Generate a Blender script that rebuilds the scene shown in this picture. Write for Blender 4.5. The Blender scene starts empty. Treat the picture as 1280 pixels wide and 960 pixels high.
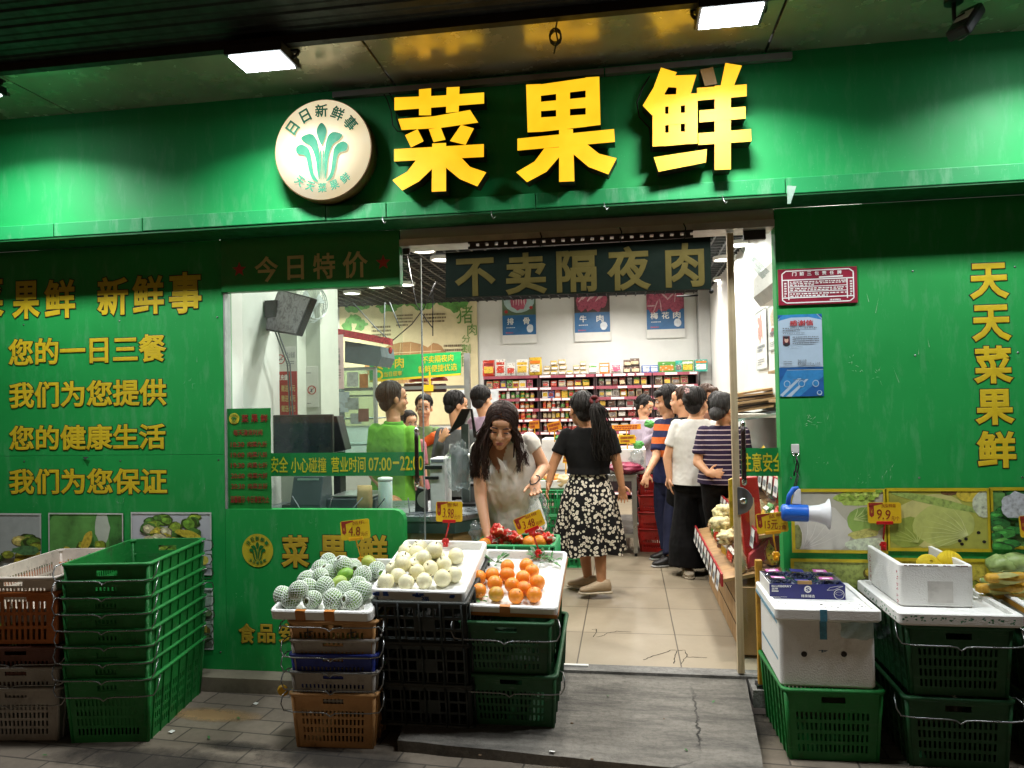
import bpy, math, random
from mathutils import Vector, Matrix, noise as NZ
S = bpy.context.scene
COL = S.collection
rnd = random.Random(11)
R = math.radians

# ---------------------------------------------------------------- camera
CAM = Vector((0.0, -4.2, 1.55))
FOC = 920.0 / 1280.0
_ya, _pi, _ro = R(8.785), R(1.2987), R(-1.1018)
_fw = Vector((-math.sin(_ya) * math.cos(_pi), math.cos(_ya) * math.cos(_pi), math.sin(_pi)))
_r0 = Vector((math.cos(_ya), math.sin(_ya), 0)); _u0 = _r0.cross(_fw)
_rt = math.cos(_ro) * _r0 + math.sin(_ro) * _u0
_up = -math.sin(_ro) * _r0 + math.cos(_ro) * _u0
cam = bpy.data.cameras.new('camera'); cam.sensor_width = 36; cam.lens = 36 * FOC
cam.clip_start = .05; cam.clip_end = 400
co = bpy.data.objects.new('camera', cam); COL.objects.link(co)
co.matrix_world = Matrix(((_rt.x, _up.x, -_fw.x, CAM.x), (_rt.y, _up.y, -_fw.y, CAM.y), (_rt.z, _up.z, -_fw.z, CAM.z), (0, 0, 0, 1)))
S.camera = co

def at(px, py, x=None, y=None, z=None):
    "a point of the photograph put on a real plane of the place"
    d = _fw + _rt * ((px - 640) / 920) - _up * ((py - 480) / 920)
    for i, v in enumerate((x, y, z)):
        if v is not None:
            return CAM + d * ((v - CAM[i]) / d[i])

# ---------------------------------------------------------------- world, exposure
w = bpy.data.worlds.new('World'); S.world = w; w.use_nodes = True
nt = w.node_tree; bg = nt.nodes['Background']
sky = nt.nodes.new('ShaderNodeTexSky'); sky.sky_type = 'NISHITA'; sky.sun_disc = False
sky.sun_elevation = R(2); sky.sun_rotation = R(200)
hs = nt.nodes.new('ShaderNodeMix'); hs.data_type = 'RGBA'; hs.inputs[0].default_value = .75
hs.inputs[7].default_value = (1.0, .86, .73, 1)          # warm glow of the street lamps in the night haze
nt.links.new(sky.outputs[0], hs.inputs[6]); nt.links.new(hs.outputs[2], bg.inputs[0])
bg.inputs[1].default_value = .068
S.view_settings.view_transform = 'Standard'; S.view_settings.look = 'None'
S.view_settings.exposure = 0; S.view_settings.gamma = 1; S.view_settings.use_curve_mapping = False
S.cycles.use_denoising = True
S.cycles.max_bounces = 8; S.cycles.transparent_max_bounces = 24
S.cycles.sample_clamp_indirect = 6
S.cycles.caustics_reflective = False; S.cycles.caustics_refractive = False

# ---------------------------------------------------------------- materials
def C(h):
    h = h.lstrip('#'); o = []
    for i in (0, 2, 4):
        c = int(h[i:i + 2], 16) / 255
        o.append(c / 12.92 if c <= .04045 else ((c + .055) / 1.055) ** 2.4)
    return (o[0], o[1], o[2], 1)

class G:
    "tiny node builder"
    def __init__(s, name):
        s.m = bpy.data.materials.new(name); s.m.use_nodes = True; s.t = s.m.node_tree
        s.b = s.t.nodes['Principled BSDF']; s.o = s.t.nodes['Material Output']
    def n(s, typ, **kw):
        x = s.t.nodes.new('ShaderNode' + typ)
        for k, v in kw.items():
            if k.startswith('i') and k[1:].isdigit(): s.set(x.inputs[int(k[1:])], v)
            else: setattr(x, k, v)
        return x
    def set(s, sock, v):
        if hasattr(v, 'outputs'): s.t.links.new(v.outputs[0], sock)
        elif isinstance(v, bpy.types.NodeSocket): s.t.links.new(v, sock)
        else: sock.default_value = v
    def P(s, **kw):
        for k, v in kw.items(): s.set(s.b.inputs[k.replace('_', ' ')], v)
    def math(s, op, a, b=0.0, c=0.0): return s.n('Math', operation=op, i0=a, i1=b, i2=c)
    def mix(s, f, a, b, typ='MIX'):
        x = s.n('Mix', data_type='RGBA', blend_type=typ)
        s.set(x.inputs[0], f); s.set(x.inputs[6], a); s.set(x.inputs[7], b); return x.outputs[2]
    def ramp(s, f, *stops):
        x = s.n('ValToRGB'); s.set(x.inputs[0], f); e = x.color_ramp.elements
        while len(e) < len(stops): e.new(.5)
        for el, (p, c) in zip(e, stops): el.position = p; el.color = c if len(c) == 4 else (*c, 1)
        return x.outputs[0]
    def obj(s): return s.n('TexCoord').outputs['Object']
    def noise(s, sc, det=4, rough=.6, vec=None, dist=0):
        return s.n('TexNoise', i0=vec if vec else s.obj(), i2=sc, i3=det, i4=rough, i8=dist).outputs[0]
    def map(s, scale, vec=None):
        return s.n('Mapping', i0=vec if vec else s.obj(), i3=scale).outputs[0]
    def bump(s, h, st=.3, d=.01):
        x = s.n('Bump'); s.set(x.inputs['Height'], h); x.inputs['Strength'].default_value = st; x.inputs['Distance'].default_value = d
        s.t.links.new(x.outputs[0], s.b.inputs['Normal'])

W1 = (1, 1, 1, 1)
_mats = {}
def mat(name, col, rough=.5, metal=0, var=.15, scale=7, bump=0, bscale=80, coat=0, spec=.5, emit=None, estr=0, sss=0, aniso=None):
    if name in _mats: return _mats[name]
    g = G(name); c = C(col) if isinstance(col, str) else col
    v = g.map(aniso) if aniso else None
    n1 = g.noise(scale, 5, .65, v)
    dark = tuple(x * (1 - var * 1.6) for x in c[:3]) + (1,)
    lite = tuple(min(1, x * (1 + var * .9)) for x in c[:3]) + (1,)
    g.P(Base_Color=g.ramp(n1, (.3, dark), (.5, c), (.72, lite)), Metallic=metal)
    g.b.inputs['Specular IOR Level'].default_value = spec
    g.P(Roughness=g.ramp(g.noise(scale * 2.3, 4), (.3, (max(0, rough - .1),) * 3), (.7, (min(1, rough + .12),) * 3)))
    if coat: g.P(Coat_Weight=coat, Coat_Roughness=.15)
    if bump: g.bump(g.noise(bscale, 4, .6, v), bump, .004)
    if emit: g.P(Emission_Color=C(emit), Emission_Strength=estr)
    if sss: g.P(Subsurface_Weight=sss); g.b.inputs['Subsurface Radius'].default_value = (.012, .005, .003)
    _mats[name] = g.m
    return g.m

def glass_mat(name, tint='#eef6f4', refl=.07, dirt=.04):
    g = G(name); t = g.t
    tr = g.n('BsdfTransparent', i0=C(tint)); gl = g.n('BsdfGlossy', i0=W1, i1=.02)
    df = g.n('BsdfDiffuse', i0=C('#c8d2d4'))
    fr = g.n('Fresnel', i0=1.45)
    m1 = g.n('MixShader'); t.links.new(g.math('MULTIPLY', g.math('MULTIPLY', fr, refl / .07).outputs[0], g.math('SUBTRACT', 1.0, g.n('NewGeometry').outputs['Backfacing']).outputs[0]).outputs[0], m1.inputs[0])
    t.links.new(tr.outputs[0], m1.inputs[1]); t.links.new(gl.outputs[0], m1.inputs[2])
    m2 = g.n('MixShader'); sm = g.noise(3.0, 6, .7, g.map((1, 1, .35)))
    t.links.new(g.ramp(sm, (.45, (dirt * .1,) * 3), (.8, (dirt * 1.2,) * 3)), m2.inputs[0])
    t.links.new(m1.outputs[0], m2.inputs[1]); t.links.new(df.outputs[0], m2.inputs[2])
    t.links.new(m2.outputs[0], g.o.inputs[0]); t.nodes.remove(g.b)
    return g.m

def lamp_mat(name, col, strength):
    g = G(name); t = g.t; e = g.n('Emission', i0=C(col), i1=strength)
    t.links.new(e.outputs[0], g.o.inputs[0]); return g.m

# ---------------------------------------------------------------- mesh builder
class MB:
    def __init__(s): s.v = []; s.f = []; s.m = []; s.s = []
    def add(s, vs, fs, m=0, sm=False):
        o = len(s.v); s.v += [Vector(p) for p in vs]
        for f in fs: s.f.append([i + o for i in f]); s.m.append(m); s.s.append(sm)
    def hexa(s, p, m=0):
        s.add(p, [(0, 3, 2, 1), (4, 5, 6, 7), (0, 1, 5, 4), (1, 2, 6, 5), (2, 3, 7, 6), (3, 0, 4, 7)], m)
    def box(s, x0, x1, y0, y1, z0, z1, m=0):
        s.hexa([(x0, y0, z0), (x1, y0, z0), (x1, y1, z0), (x0, y1, z0), (x0, y0, z1), (x1, y0, z1), (x1, y1, z1), (x0, y1, z1)], m)
    def obox(s, c, sx, sy, sz, M=None, m=0):
        M = M or Matrix(); c = Vector(c); p = []
        for z in (-1, 1):
            for x, y in ((-1, -1), (1, -1), (1, 1), (-1, 1)): p.append(c + M @ Vector((x * sx / 2, y * sy / 2, z * sz / 2)))
        s.hexa(p, m)
    def quad(s, a, b, c, d, m=0): s.add([a, b, c, d], [(0, 1, 2, 3)], m)
    def poly(s, pts, thick, m=0):
        "flat polygon pts extruded by vector thick"
        n = len(pts); t = Vector(thick); P = [Vector(p) for p in pts]
        s.add(P + [p + t for p in P], [tuple(range(n))[::-1], tuple(range(n, 2 * n))] + [(i, (i + 1) % n, n + (i + 1) % n, n + i) for i in range(n)], m)
    def loft(s, rings, m=0, cap=True, sm=True, closed=True):
        n = len(rings[0]); vs = [p for r in rings for p in r]; fs = []
        for k in range(len(rings) - 1):
            for i in range(n if closed else n - 1):
                j = (i + 1) % n; fs.append((k * n + i, k * n + j, (k + 1) * n + j, (k + 1) * n + i))
        s.add(vs, fs, m, sm)
        if cap:
            o = len(s.v) - len(vs); e = len(rings) - 1
            s.f.append([o + i for i in range(n)][::-1]); s.m.append(m); s.s.append(False)
            s.f.append([o + e * n + i for i in range(n)]); s.m.append(m); s.s.append(False)
    def tube(s, pts, r, n=8, m=0, cap=True, flat=1.0):
        pts = [Vector(p) for p in pts]; rings = []; up = None
        for i, p in enumerate(pts):
            d = (pts[min(i + 1, len(pts) - 1)] - pts[max(i - 1, 0)])
            d = d.normalized() if d.length > 1e-9 else Vector((0, 0, 1))
            if up is None: up = Vector((0, 0, 1)) if abs(d.z) < .9 else Vector((0, 1, 0))
            a = d.cross(up)
            if a.length < 1e-6: a = d.cross(Vector((1, 0, 0)))
            a.normalize(); b = a.cross(d).normalized(); up = b
            rr = r[i] if isinstance(r, (list, tuple)) else r
            rings.append([p + a * (math.cos(2 * math.pi * k / n) * rr) + b * (math.sin(2 * math.pi * k / n) * rr * flat) for k in range(n)])
        s.loft(rings, m, cap)
    def cyl(s, a, b, r0, r1=None, n=16, m=0): s.tube([a, b], [r0, r0 if r1 is None else r1], n, m)
    def lathe(s, prof, c=(0, 0, 0), M=None, n=20, m=0, cap=True):
        M = M or Matrix(); c = Vector(c)
        s.loft([[c + M @ Vector((math.cos(2 * math.pi * k / n) * r, math.sin(2 * math.pi * k / n) * r, z)) for k in range(n)] for r, z in prof], m, cap)
    def ball(s, c, r, M=None, nu=16, nv=10, m=0):
        if not hasattr(r, '__len__'): r = (r, r, r)
        M = M or Matrix(); c = Vector(c); vs = [c + M @ Vector((0, 0, -r[2]))]; fs = []
        for j in range(1, nv):
            t = math.pi * j / nv - math.pi / 2
            for i in range(nu):
                a = 2 * math.pi * i / nu
                vs.append(c + M @ Vector((r[0] * math.cos(t) * math.cos(a), r[1] * math.cos(t) * math.sin(a), r[2] * math.sin(t))))
        vs.append(c + M @ Vector((0, 0, r[2]))); e = len(vs) - 1
        for i in range(nu):
            k = (i + 1) % nu; fs.append((0, 1 + k, 1 + i)); fs.append((e, e - nu + i, e - nu + k))
            for j in range(nv - 2):
                a = 1 + j * nu; fs.append((a + i, a + k, a + nu + k, a + nu + i))
        s.add(vs, fs, m, True)
    def perf(s, F, us, vs, hole, t, m=0):
        "perforated plate: grid lines us, vs; F(u, v, w) places it; hole(i, j) leaves a cell open; thickness t"
        nu, nv = len(us), len(vs); V = []
        for w_ in (0, t):
            for v in vs:
                for u in us: V.append(F(u, v, w_))
        idx = lambda i, j, k: k * nu * nv + j * nu + i; fs = []
        H = [[hole(i, j) for j in range(nv - 1)] for i in range(nu - 1)]
        op = lambda i, j: not (0 <= i < nu - 1 and 0 <= j < nv - 1) or H[i][j]
        for i in range(nu - 1):
            for j in range(nv - 1):
                if H[i][j]: continue
                fs.append((idx(i, j, 0), idx(i + 1, j, 0), idx(i + 1, j + 1, 0), idx(i, j + 1, 0)))
                fs.append((idx(i, j, 1), idx(i, j + 1, 1), idx(i + 1, j + 1, 1), idx(i + 1, j, 1)))
                if op(i - 1, j): fs.append((idx(i, j, 0), idx(i, j + 1, 0), idx(i, j + 1, 1), idx(i, j, 1)))
                if op(i + 1, j): fs.append((idx(i + 1, j, 0), idx(i + 1, j, 1), idx(i + 1, j + 1, 1), idx(i + 1, j + 1, 0)))
                if op(i, j - 1): fs.append((idx(i, j, 0), idx(i, j, 1), idx(i + 1, j, 1), idx(i + 1, j, 0)))
                if op(i, j + 1): fs.append((idx(i, j + 1, 0), idx(i + 1, j + 1, 0), idx(i + 1, j + 1, 1), idx(i, j + 1, 1)))
        s.add(V, fs, m)
    def build(s, name, mats, parent=None, bevel=0, origin=None, seg=2):
        "link as one mesh; under a parent the vertices are given in world space and moved into its frame"
        me = bpy.data.meshes.new(name)
        inv = None
        if parent is not None: inv = INV(parent)
        elif origin is not None: inv = Matrix.Translation(-Vector(origin))
        vs = [inv @ p for p in s.v] if inv is not None else s.v
        me.from_pydata([tuple(p) for p in vs], [], s.f)
        mats = mats if isinstance(mats, (list, tuple)) else [mats]
        for x in mats: me.materials.append(x)
        me.polygons.foreach_set('material_index', s.m); me.polygons.foreach_set('use_smooth', s.s); me.update()
        o = bpy.data.objects.new(name, me); COL.objects.link(o)
        if parent is not None: o.parent = parent
        elif origin is not None: o.location = origin
        if bevel:
            b = o.modifiers.new('bevel', 'BEVEL'); b.width = bevel; b.segments = seg; b.limit_method = 'ANGLE'; b.angle_limit = R(50)
        return o

def W(o):
    M = o.matrix_basis.copy(); p = o.parent
    while p is not None: M = p.matrix_basis @ M; p = p.parent
    return M
def INV(o): return W(o).inverted()

def tag(o, label=None, cat=None, group=None, kind=None):
    if label: o['label'] = label
    if cat: o['category'] = cat
    if group: o['group'] = group
    if kind: o['kind'] = kind
    return o
def thing(name, label, cat, loc=(0, 0, 0), rotz=0, group=None):
    o = bpy.data.objects.new(name, None); COL.objects.link(o); o.empty_display_size = .05
    o.location = loc; o.rotation_euler = (0, 0, rotz)
    return tag(o, label, cat, group)
def dup(root, loc=None, rot=None, label=None, group=None):
    r = root.copy(); COL.objects.link(r)
    if loc is not None: r.location = loc
    if rot is not None: r.rotation_euler = rot
    if label: r['label'] = label
    if group: r['group'] = group
    for ch in list(root.children):
        c = ch.copy(); COL.objects.link(c); c.parent = r
        for g in list(ch.children):
            d = g.copy(); COL.objects.link(d); d.parent = c
    return r

# ---------------------------------------------------------------- writing
_gl = {}
def glyph(body, bold=0.0):
    k = (body, round(bold, 4))
    if k not in _gl:
        c = bpy.data.curves.new('g', 'FONT'); c.body = body; c.size = 1; c.resolution_u = 3
        c.bevel_depth = bold; c.bevel_resolution = 1
        o = bpy.data.objects.new('g', c); COL.objects.link(o)
        bpy.context.view_layer.update()
        me = bpy.data.meshes.new_from_object(o.evaluated_get(bpy.context.evaluated_depsgraph_get()))
        bpy.data.objects.remove(o)
        v = [tuple(p.co) for p in me.vertices]
        f = [list(q.vertices) for q in me.polygons if sum(v[i][2] for i in q.vertices) / len(q.vertices) > -1e-5]
        bpy.data.meshes.remove(me); bpy.data.curves.remove(c)
        us = sorted({i for q in f for i in q}); ix = {i: n for n, i in enumerate(us)}; v = [v[i] for i in us]; f = [[ix[i] for i in q] for q in f]
        x0 = min(p[0] for p in v); x1 = max(p[0] for p in v); y0 = min(p[1] for p in v); y1 = max(p[1] for p in v)
        _gl[k] = (v, f, x0, x1, y0, y1)
    return _gl[k]
def write(mb, body, A, B, D, bold=0.0, depth=0.0, m=0, like=None, thin=.0008):
    "writing laid on the parallelogram A (bottom left) B (bottom right) D (top left); the ink fills it; strokes swell by bold; like: bold whose box is used"
    A, B, D = Vector(A), Vector(B), Vector(D)
    bold = max(0.0, bold); v, f, x0, x1, y0, y1 = glyph(body, bold)
    if like is not None: _, _, x0, x1, y0, y1 = glyph(body, like)
    ux, uy = (B - A) / max(1e-6, x1 - x0), (D - A) / max(1e-6, y1 - y0)
    n = ux.cross(uy).normalized(); zk = thin / bold if bold > 1e-4 else 0.0
    mb.add([A + ux * (p[0] - x0) + uy * (p[1] - y0) + n * (p[2] * zk + depth) for p in v], f, m)
def rect(x0, y0, x1, y1, y=0.0):
    "A, B, D on the plane y from top-left and bottom-right picture points"
    a = at(x0, y0, y=y); b = at(x1, y1, y=y)
    return Vector((a.x, y, b.z)), Vector((b.x, y, b.z)), Vector((a.x, y, a.z))
def letters(name, items, mats, parent, y, bold=.03, outline=0, depth=0.0, oy=.0015):
    "items: (text, x0, y0, x1, y1) picture boxes on plane y; one lettering mesh; outline makes a dark edge behind"
    mb = MB()
    for it in items:
        A, B, D = rect(*it[1:5], y=y)
        if outline:
            write(mb, it[0], A + Vector((0, oy, 0)), B + Vector((0, oy, 0)), D + Vector((0, oy, 0)), bold + outline, 0, 1, like=bold)
        write(mb, it[0], A, B, D, bold, depth, 0)
    return mb.build(name, mats, parent)
def scribble(mb, A, B, D, rows, m=0, fill=.9, h=.45, seed=1, gap=.25):
    "rows of tiny broken dashes for print too small to read"
    r = random.Random(seed); A, B, D = Vector(A), Vector(B), Vector(D); u = B - A; v = D - A
    for k in range(rows):
        y0 = (rows - k - 1) / rows + .1 / rows; y1 = y0 + h / rows; x = 0; end = fill * (1 if k < rows - 1 else r.uniform(.4, 1))
        while x < end:
            wd = r.uniform(.02, .06); x1 = min(end, x + wd)
            mb.quad(A + u * x + v * y0, A + u * x1 + v * y0, A + u * x1 + v * y1, A + u * x + v * y1, m); x = x1 + r.uniform(.2, 1) * .03 * (gap / .25)
# ================================================================ materials of the setting
def green_paint(name, base, dusty=0.0):
    g = G(name); n = g.noise(1.6, 6, .7); n2 = g.noise(14, 5, .7, g.map((1, 1, .25)))
    c = g.ramp(n, (.25, tuple(x * .86 for x in C(base)[:3])), (.75, tuple(min(1, x * 1.1) for x in C(base)[:3])))
    c = g.mix(g.ramp(n2, (.52, (0, 0, 0)), (.80, (dusty,) * 3)), c, C('#8fb79a'))
    sp = g.noise(120, 2, .5); c = g.mix(g.ramp(sp, (.72, (0, 0, 0)), (.76, (.35 * min(1, dusty + .3),) * 3)), c, C('#a9c9ae'))
    g.P(Base_Color=c, Roughness=g.ramp(n, (.3, (.52,) * 3), (.7, (.72,) * 3)))
    g.bump(g.noise(3, 3, .5), .12, .02)
    return g.m
M_fascia = green_paint('fascia_green', '#0f9a4e', .2)
M_lip = green_paint('fascia_lip_green', '#12914e', .5)
M_wall = green_paint('wall_green', '#0b923f', .25)
M_sign_green = mat('banner_green', '#0c8038', .45, var=.08)
M_black = mat('black_plastic', '#141516', .42, var=.2)
M_dark = mat('dark_metal', '#2a2b2c', .45, .5, var=.2)
M_steel = mat('steel', '#a5a6a4', .34, .9, var=.05, scale=2.5)
M_chrome = mat('chrome', '#d8d8d6', .12, 1, var=.05)
M_white = mat('white_paint', '#d9d9d4', .5, var=.06)
M_wallin = mat('interior_wall_white', '#dcdcd8', .55, var=.05, scale=2)
g = G('white_foam'); n_ = g.noise(5, 7, .7); vo_ = g.n('TexVoronoi', i0=g.obj(), i2=150.0)
c_ = g.mix(g.ramp(n_, (.56, (0, 0, 0)), (.78, (.55,) * 3)), C('#e4e4e0'), C('#a79d8c')); c_ = g.mix(g.ramp(g.noise(55, 4, .7), (.66, (0, 0, 0)), (.72, (.5,) * 3)), c_, C('#8f8472'))
g.P(Base_Color=c_, Roughness=.78); g.bump(vo_.outputs[0], .35, .003); M_foam = g.m
M_yellow_ink = mat('yellow_ink', '#cbb01e', .5, var=.1)
M_ink_dark = mat('dark_outline_ink', '#1a1a10', .6, var=.1)
M_gold_ink = mat('pale_gold_ink', '#c9b878', .5, var=.08)
M_red_ink = mat('red_ink', '#b3201c', .5, var=.1)
M_white_ink = mat('white_ink', '#e8e8e4', .5, var=.04)
M_grey_ink = mat('grey_ink', '#6b7076', .6, var=.05)
M_blackink = mat('black_ink', '#26262a', .6, var=.05)
M_paper = mat('paper_white', '#dad9d4', .65, var=.05)
M_glass = glass_mat('shop_glass', '#f9fcfb', .045)
M_glass_dirty = glass_mat('dusty_glass', '#f6fbf9', .035, .04)

def tiles_mat(name, bw, bh, a, b, mortar, msize, rough, vary=.12, dirt=.35, off=0, bump=.3, rot=0, loc=(0, 0, 0)):
    g = G(name); mp = g.n('Mapping', i0=g.obj()); mp.inputs[2].default_value = (0, 0, rot); mp.inputs[1].default_value = loc
    br = g.n('TexBrick', offset=off, i0=mp, i1=C(a), i2=C(b), i3=C(mortar), i4=1.0, i5=msize, i6=.1, i7=0.0, i8=bw, i9=bh)
    st = g.noise(.9, 7, .72); st2 = g.noise(22, 5, .7)
    c = g.mix(g.ramp(st, (.42, (0, 0, 0)), (.75, (dirt,) * 3)), br.outputs[0], tuple(x * .45 for x in C(b)[:3]) + (1,))
    c = g.mix(g.ramp(st2, (.3, (vary,) * 3), (.6, (0, 0, 0))), c, tuple(x * .5 for x in C(a)[:3]) + (1,))
    g.P(Base_Color=c, Roughness=g.ramp(st, (.3, (rough,) * 3), (.7, (min(1, rough + .2),) * 3)))
    h = g.math('SUBTRACT', g.math('MULTIPLY', st2, .25).outputs[0], br.outputs[1])
    g.bump(h, bump, .006)
    return g.m
M_pave = tiles_mat('paving', .30, .15, '#7d7263', '#685e51', '#3a352d', .005, .85, .45, .6, .5, .6, R(4))
M_floor = tiles_mat('beige_floor_tile', .60, .60, '#978b76', '#8f836f', '#4a4135', .004, .38, .06, .22, 0, .12, 0, (.32, -.15, 0))
M_back = mat('plinth_stone', '#77705f', .8, var=.25, scale=5, bump=.4, bscale=40)
def concrete(name, base):
    g = G(name); n = g.noise(2.6, 9, .78, g.map((.6, 3.2, 1))); n2 = g.noise(40, 5, .7)
    c = g.ramp(n, (.36, tuple(x * .40 for x in C(base)[:3])), (.5, C(base)[:3]), (.64, tuple(min(1, x * 1.5) for x in C(base)[:3])))
    c = g.mix(g.ramp(n2, (.3, (.5,) * 3), (.55, (0, 0, 0))), c, tuple(x * .4 for x in C(base)[:3]) + (1,))
    vo = g.n('TexVoronoi', feature='DISTANCE_TO_EDGE', i0=g.mix(.16, g.obj(), g.n('TexNoise', i0=g.obj(), i2=2.2, i3=6.0, i4=.7).outputs[1]), i2=.62)
    cr = g.ramp(vo.outputs[0], (0, (1, 1, 1)), (.004, (0, 0, 0)))
    wb = g.ramp(g.noise(1.1, 2), (.50, (0, 0, 0)), (.60, (1, 1, 1)))
    ck = g.mix(1.0, cr, wb, 'MULTIPLY')
    c = g.mix(ck, c, C('#191817')); g.P(Base_Color=c, Roughness=.82)
    g.bump(g.math('SUBTRACT', g.math('MULTIPLY', g.noise(30, 8, .75), .8).outputs[0], ck), .9, .016)
    return g.m
M_conc = concrete('worn_concrete', '#6d6961')

# ================================================================ ground, ramp, interior shell
def sheet(name, x0, x1, y0, y1, z, m, kind='structure'):
    b = MB(); b.quad((x0, y0, z), (x1, y0, z), (x1, y1, z), (x0, y1, z))
    return tag(b.build(name, m), kind=kind)
tag(sheet('pavement', -40, 40, -60, -.1, -.14, M_pave))
sheet('shop_floor', -5.1, 1.8, .15, 8.2, 0, M_floor)
XL, XR, YB, ZC = -2.52, at(887, 480, y=7.8).x, 7.8, 3.2
b = MB()                                                          # concrete ramp up to the doorway
rl0 = at(497, 925, z=-.085); rr0 = at(957, 972, z=-.10)
tl = Vector((-1.22, .05, -.012)); tr = Vector((.62, .05, -.012))
n = 14; rows = []
for k in range(n + 1):
    t = k / n; row = []
    for i in range(n + 1):
        s_ = i / n
        lo = rl0.lerp(rr0, s_); hi = tl.lerp(tr, s_); p = lo.lerp(hi, t)
        p.z += .006 * NZ.noise(Vector((p.x * 3, p.y * 3, 1))) * (1 if 0 < k < n else .4)
        p.y += (.008 * NZ.noise(Vector((p.x * 9, 0, 4))) + .008 * NZ.noise(Vector((p.x * 31, 0, 7)))) * (1 if k == 0 else 0); p.x += (.004 * NZ.noise(Vector((p.y * 8, 3, 4))) + .006 * NZ.noise(Vector((p.y * 30, 3, 4)))) * (1 if i in (0, n) else 0)
        row.append(p)
    rows.append(row)
vs = [p for r_ in rows for p in r_]; fs = []
for k in range(n):
    for i in range(n): fs.append((k * (n + 1) + i, k * (n + 1) + i + 1, (k + 1) * (n + 1) + i + 1, (k + 1) * (n + 1) + i))
b.add(vs, fs, 0)
for rr in ([rows[0][i] for i in range(n + 1)], [rows[k][0] for k in range(n, -1, -1)], [rows[k][n] for k in range(n + 1)]):
    for p, q in zip(rr, rr[1:]): b.quad(Vector((p.x, p.y, -.16)), Vector((q.x, q.y, -.16)), q, p)
tag(b.build('doorway_ramp', M_conc), kind='structure')
b = MB(); b.box(-1.30, .82, .045, .15, -.1, .003); b.box(.63, .82, -.12, .045, -.1, -.008)
tag(b.build('doorway_threshold', [concrete('threshold_stone', '#7d7b76')]), kind='structure')
b = MB(); b.box(-1.30, -.25, .10, .125, 0, .012); tag(b.build('threshold_strip', M_white), kind='structure')
b = MB(); b.box(-8, -1.30, -.13, .05, -.3, -.055); b.box(.82, 6, -.13, .05, -.3, -.01)
tag(b.build('wall_plinth', M_back), kind='structure')

def wall(name, pts, m):
    b = MB(); b.quad(*pts); return tag(b.build(name, m), kind='structure')
wall('interior_wall_back', [(-5.0, YB, 0), (XR, YB, 0), (XR, YB, ZC + .4), (-5.0, YB, ZC + .4)], M_wallin)
wall('interior_wall_left', [(XL, .1, 0), (XL, 1.45, 0), (XL, 1.45, ZC + .4), (XL, .1, ZC + .4)], M_wallin)
XF = -5.0
wall('interior_wall_far_left', [(XF, 1.45, 0), (XF, YB, 0), (XF, YB, ZC + .4), (XF, 1.45, ZC + .4)], M_wallin)
wall('interior_wall_front_left', [(XF, 1.45, 0), (XL, 1.45, 0), (XL, 1.45, ZC + .4), (XF, 1.45, ZC + .4)], M_wallin)
b = MB(); b.box(at(501, 400, y=0).x + .003, at(972, 420, y=0).x - .003, .004, .1, 2.518, 3.6); tag(b.build('interior_header', M_wallin), kind='structure')
wall('interior_wall_right', [(XR, YB, 0), (XR, .1, 0), (XR, .1, ZC + .4), (XR, YB, ZC + .4)], M_wallin)
M_ceil = mat('dark_ceiling', '#3b3c3e', .7, var=.2)
wall('interior_ceiling', [(-5.0, .1, ZC + .35), (-5.0, YB, ZC + .35), (XR, YB, ZC + .35), (XR, .1, ZC + .35)], mat('ceiling_slab', '#0f0f10', .8))
b = MB()                                                          # open grid ceiling
for i in range(43): x = -4.99 + i * .152; b.box(x, x + .018, .12, YB, ZC, ZC + .05)
for i in range(50): y = .2 + i * .152; b.box(-5.0, XR, y, y + .018, ZC + .001, ZC + .049)
tag(b.build('ceiling_grid', mat('ceiling_grid_bars', '#3a3c3e', .5, .2)), kind='structure')
c0 = at(885, 480, y=7.3); c1 = at(874, 480, y=7.62)
b = MB(); b.box(c1.x, XR - .005, 7.45, 7.79, 0, ZC); tag(b.build('corner_column', mat('grey_column', '#a5a5a2', .5, var=.05)), kind='structure')

# ================================================================ overhead: soffit panels and the dark canopy
ZS = 3.345
ye = at(640, 30, z=ZS).y
M_soff = mat('soffit_panel', '#c2bba6', .22, .5, var=.12, scale=3)
seams = [-9.0, at(56, 124, z=ZS).x, at(472, 77, z=ZS).x, at(965, 45, z=ZS).x, 3.2, 6.0]
for a, c in zip(seams, seams[1:]):
    b = MB(); b.box(a + .006, c - .006, ye, -.19, ZS, ZS + .012)
    tag(b.build('soffit_panel', M_soff, bevel=.002), kind='structure')
b = MB(); b.box(-9, 6, ye - .05, ye - .004, ZS - .012, ZS + .3); b.box(-9, 6, ye - .05, 0, ZS + .2, ZS + .4)
tag(b.build('soffit_edge_beam', mat('edge_beam_dark', '#1b1713', .6, .2, var=.3)), kind='structure')
b = MB(); pr = []
for i in range(46):
    y = ye - .05 - i * .11; z = ZS + .03 + i * .012; pr += [(y, z), (y - .05, z), (y - .06, z + .008), (y - .10, z + .008)]
for (y0, z0), (y1, z1) in zip(pr, pr[1:]): b.quad((-12, y0, z0), (-12, y1, z1), (9, y1, z1), (9, y0, z0))
tag(b.build('canopy_underside', mat('canopy_dark', '#0e0b09', .6, .1, var=.3)), kind='structure')

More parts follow.
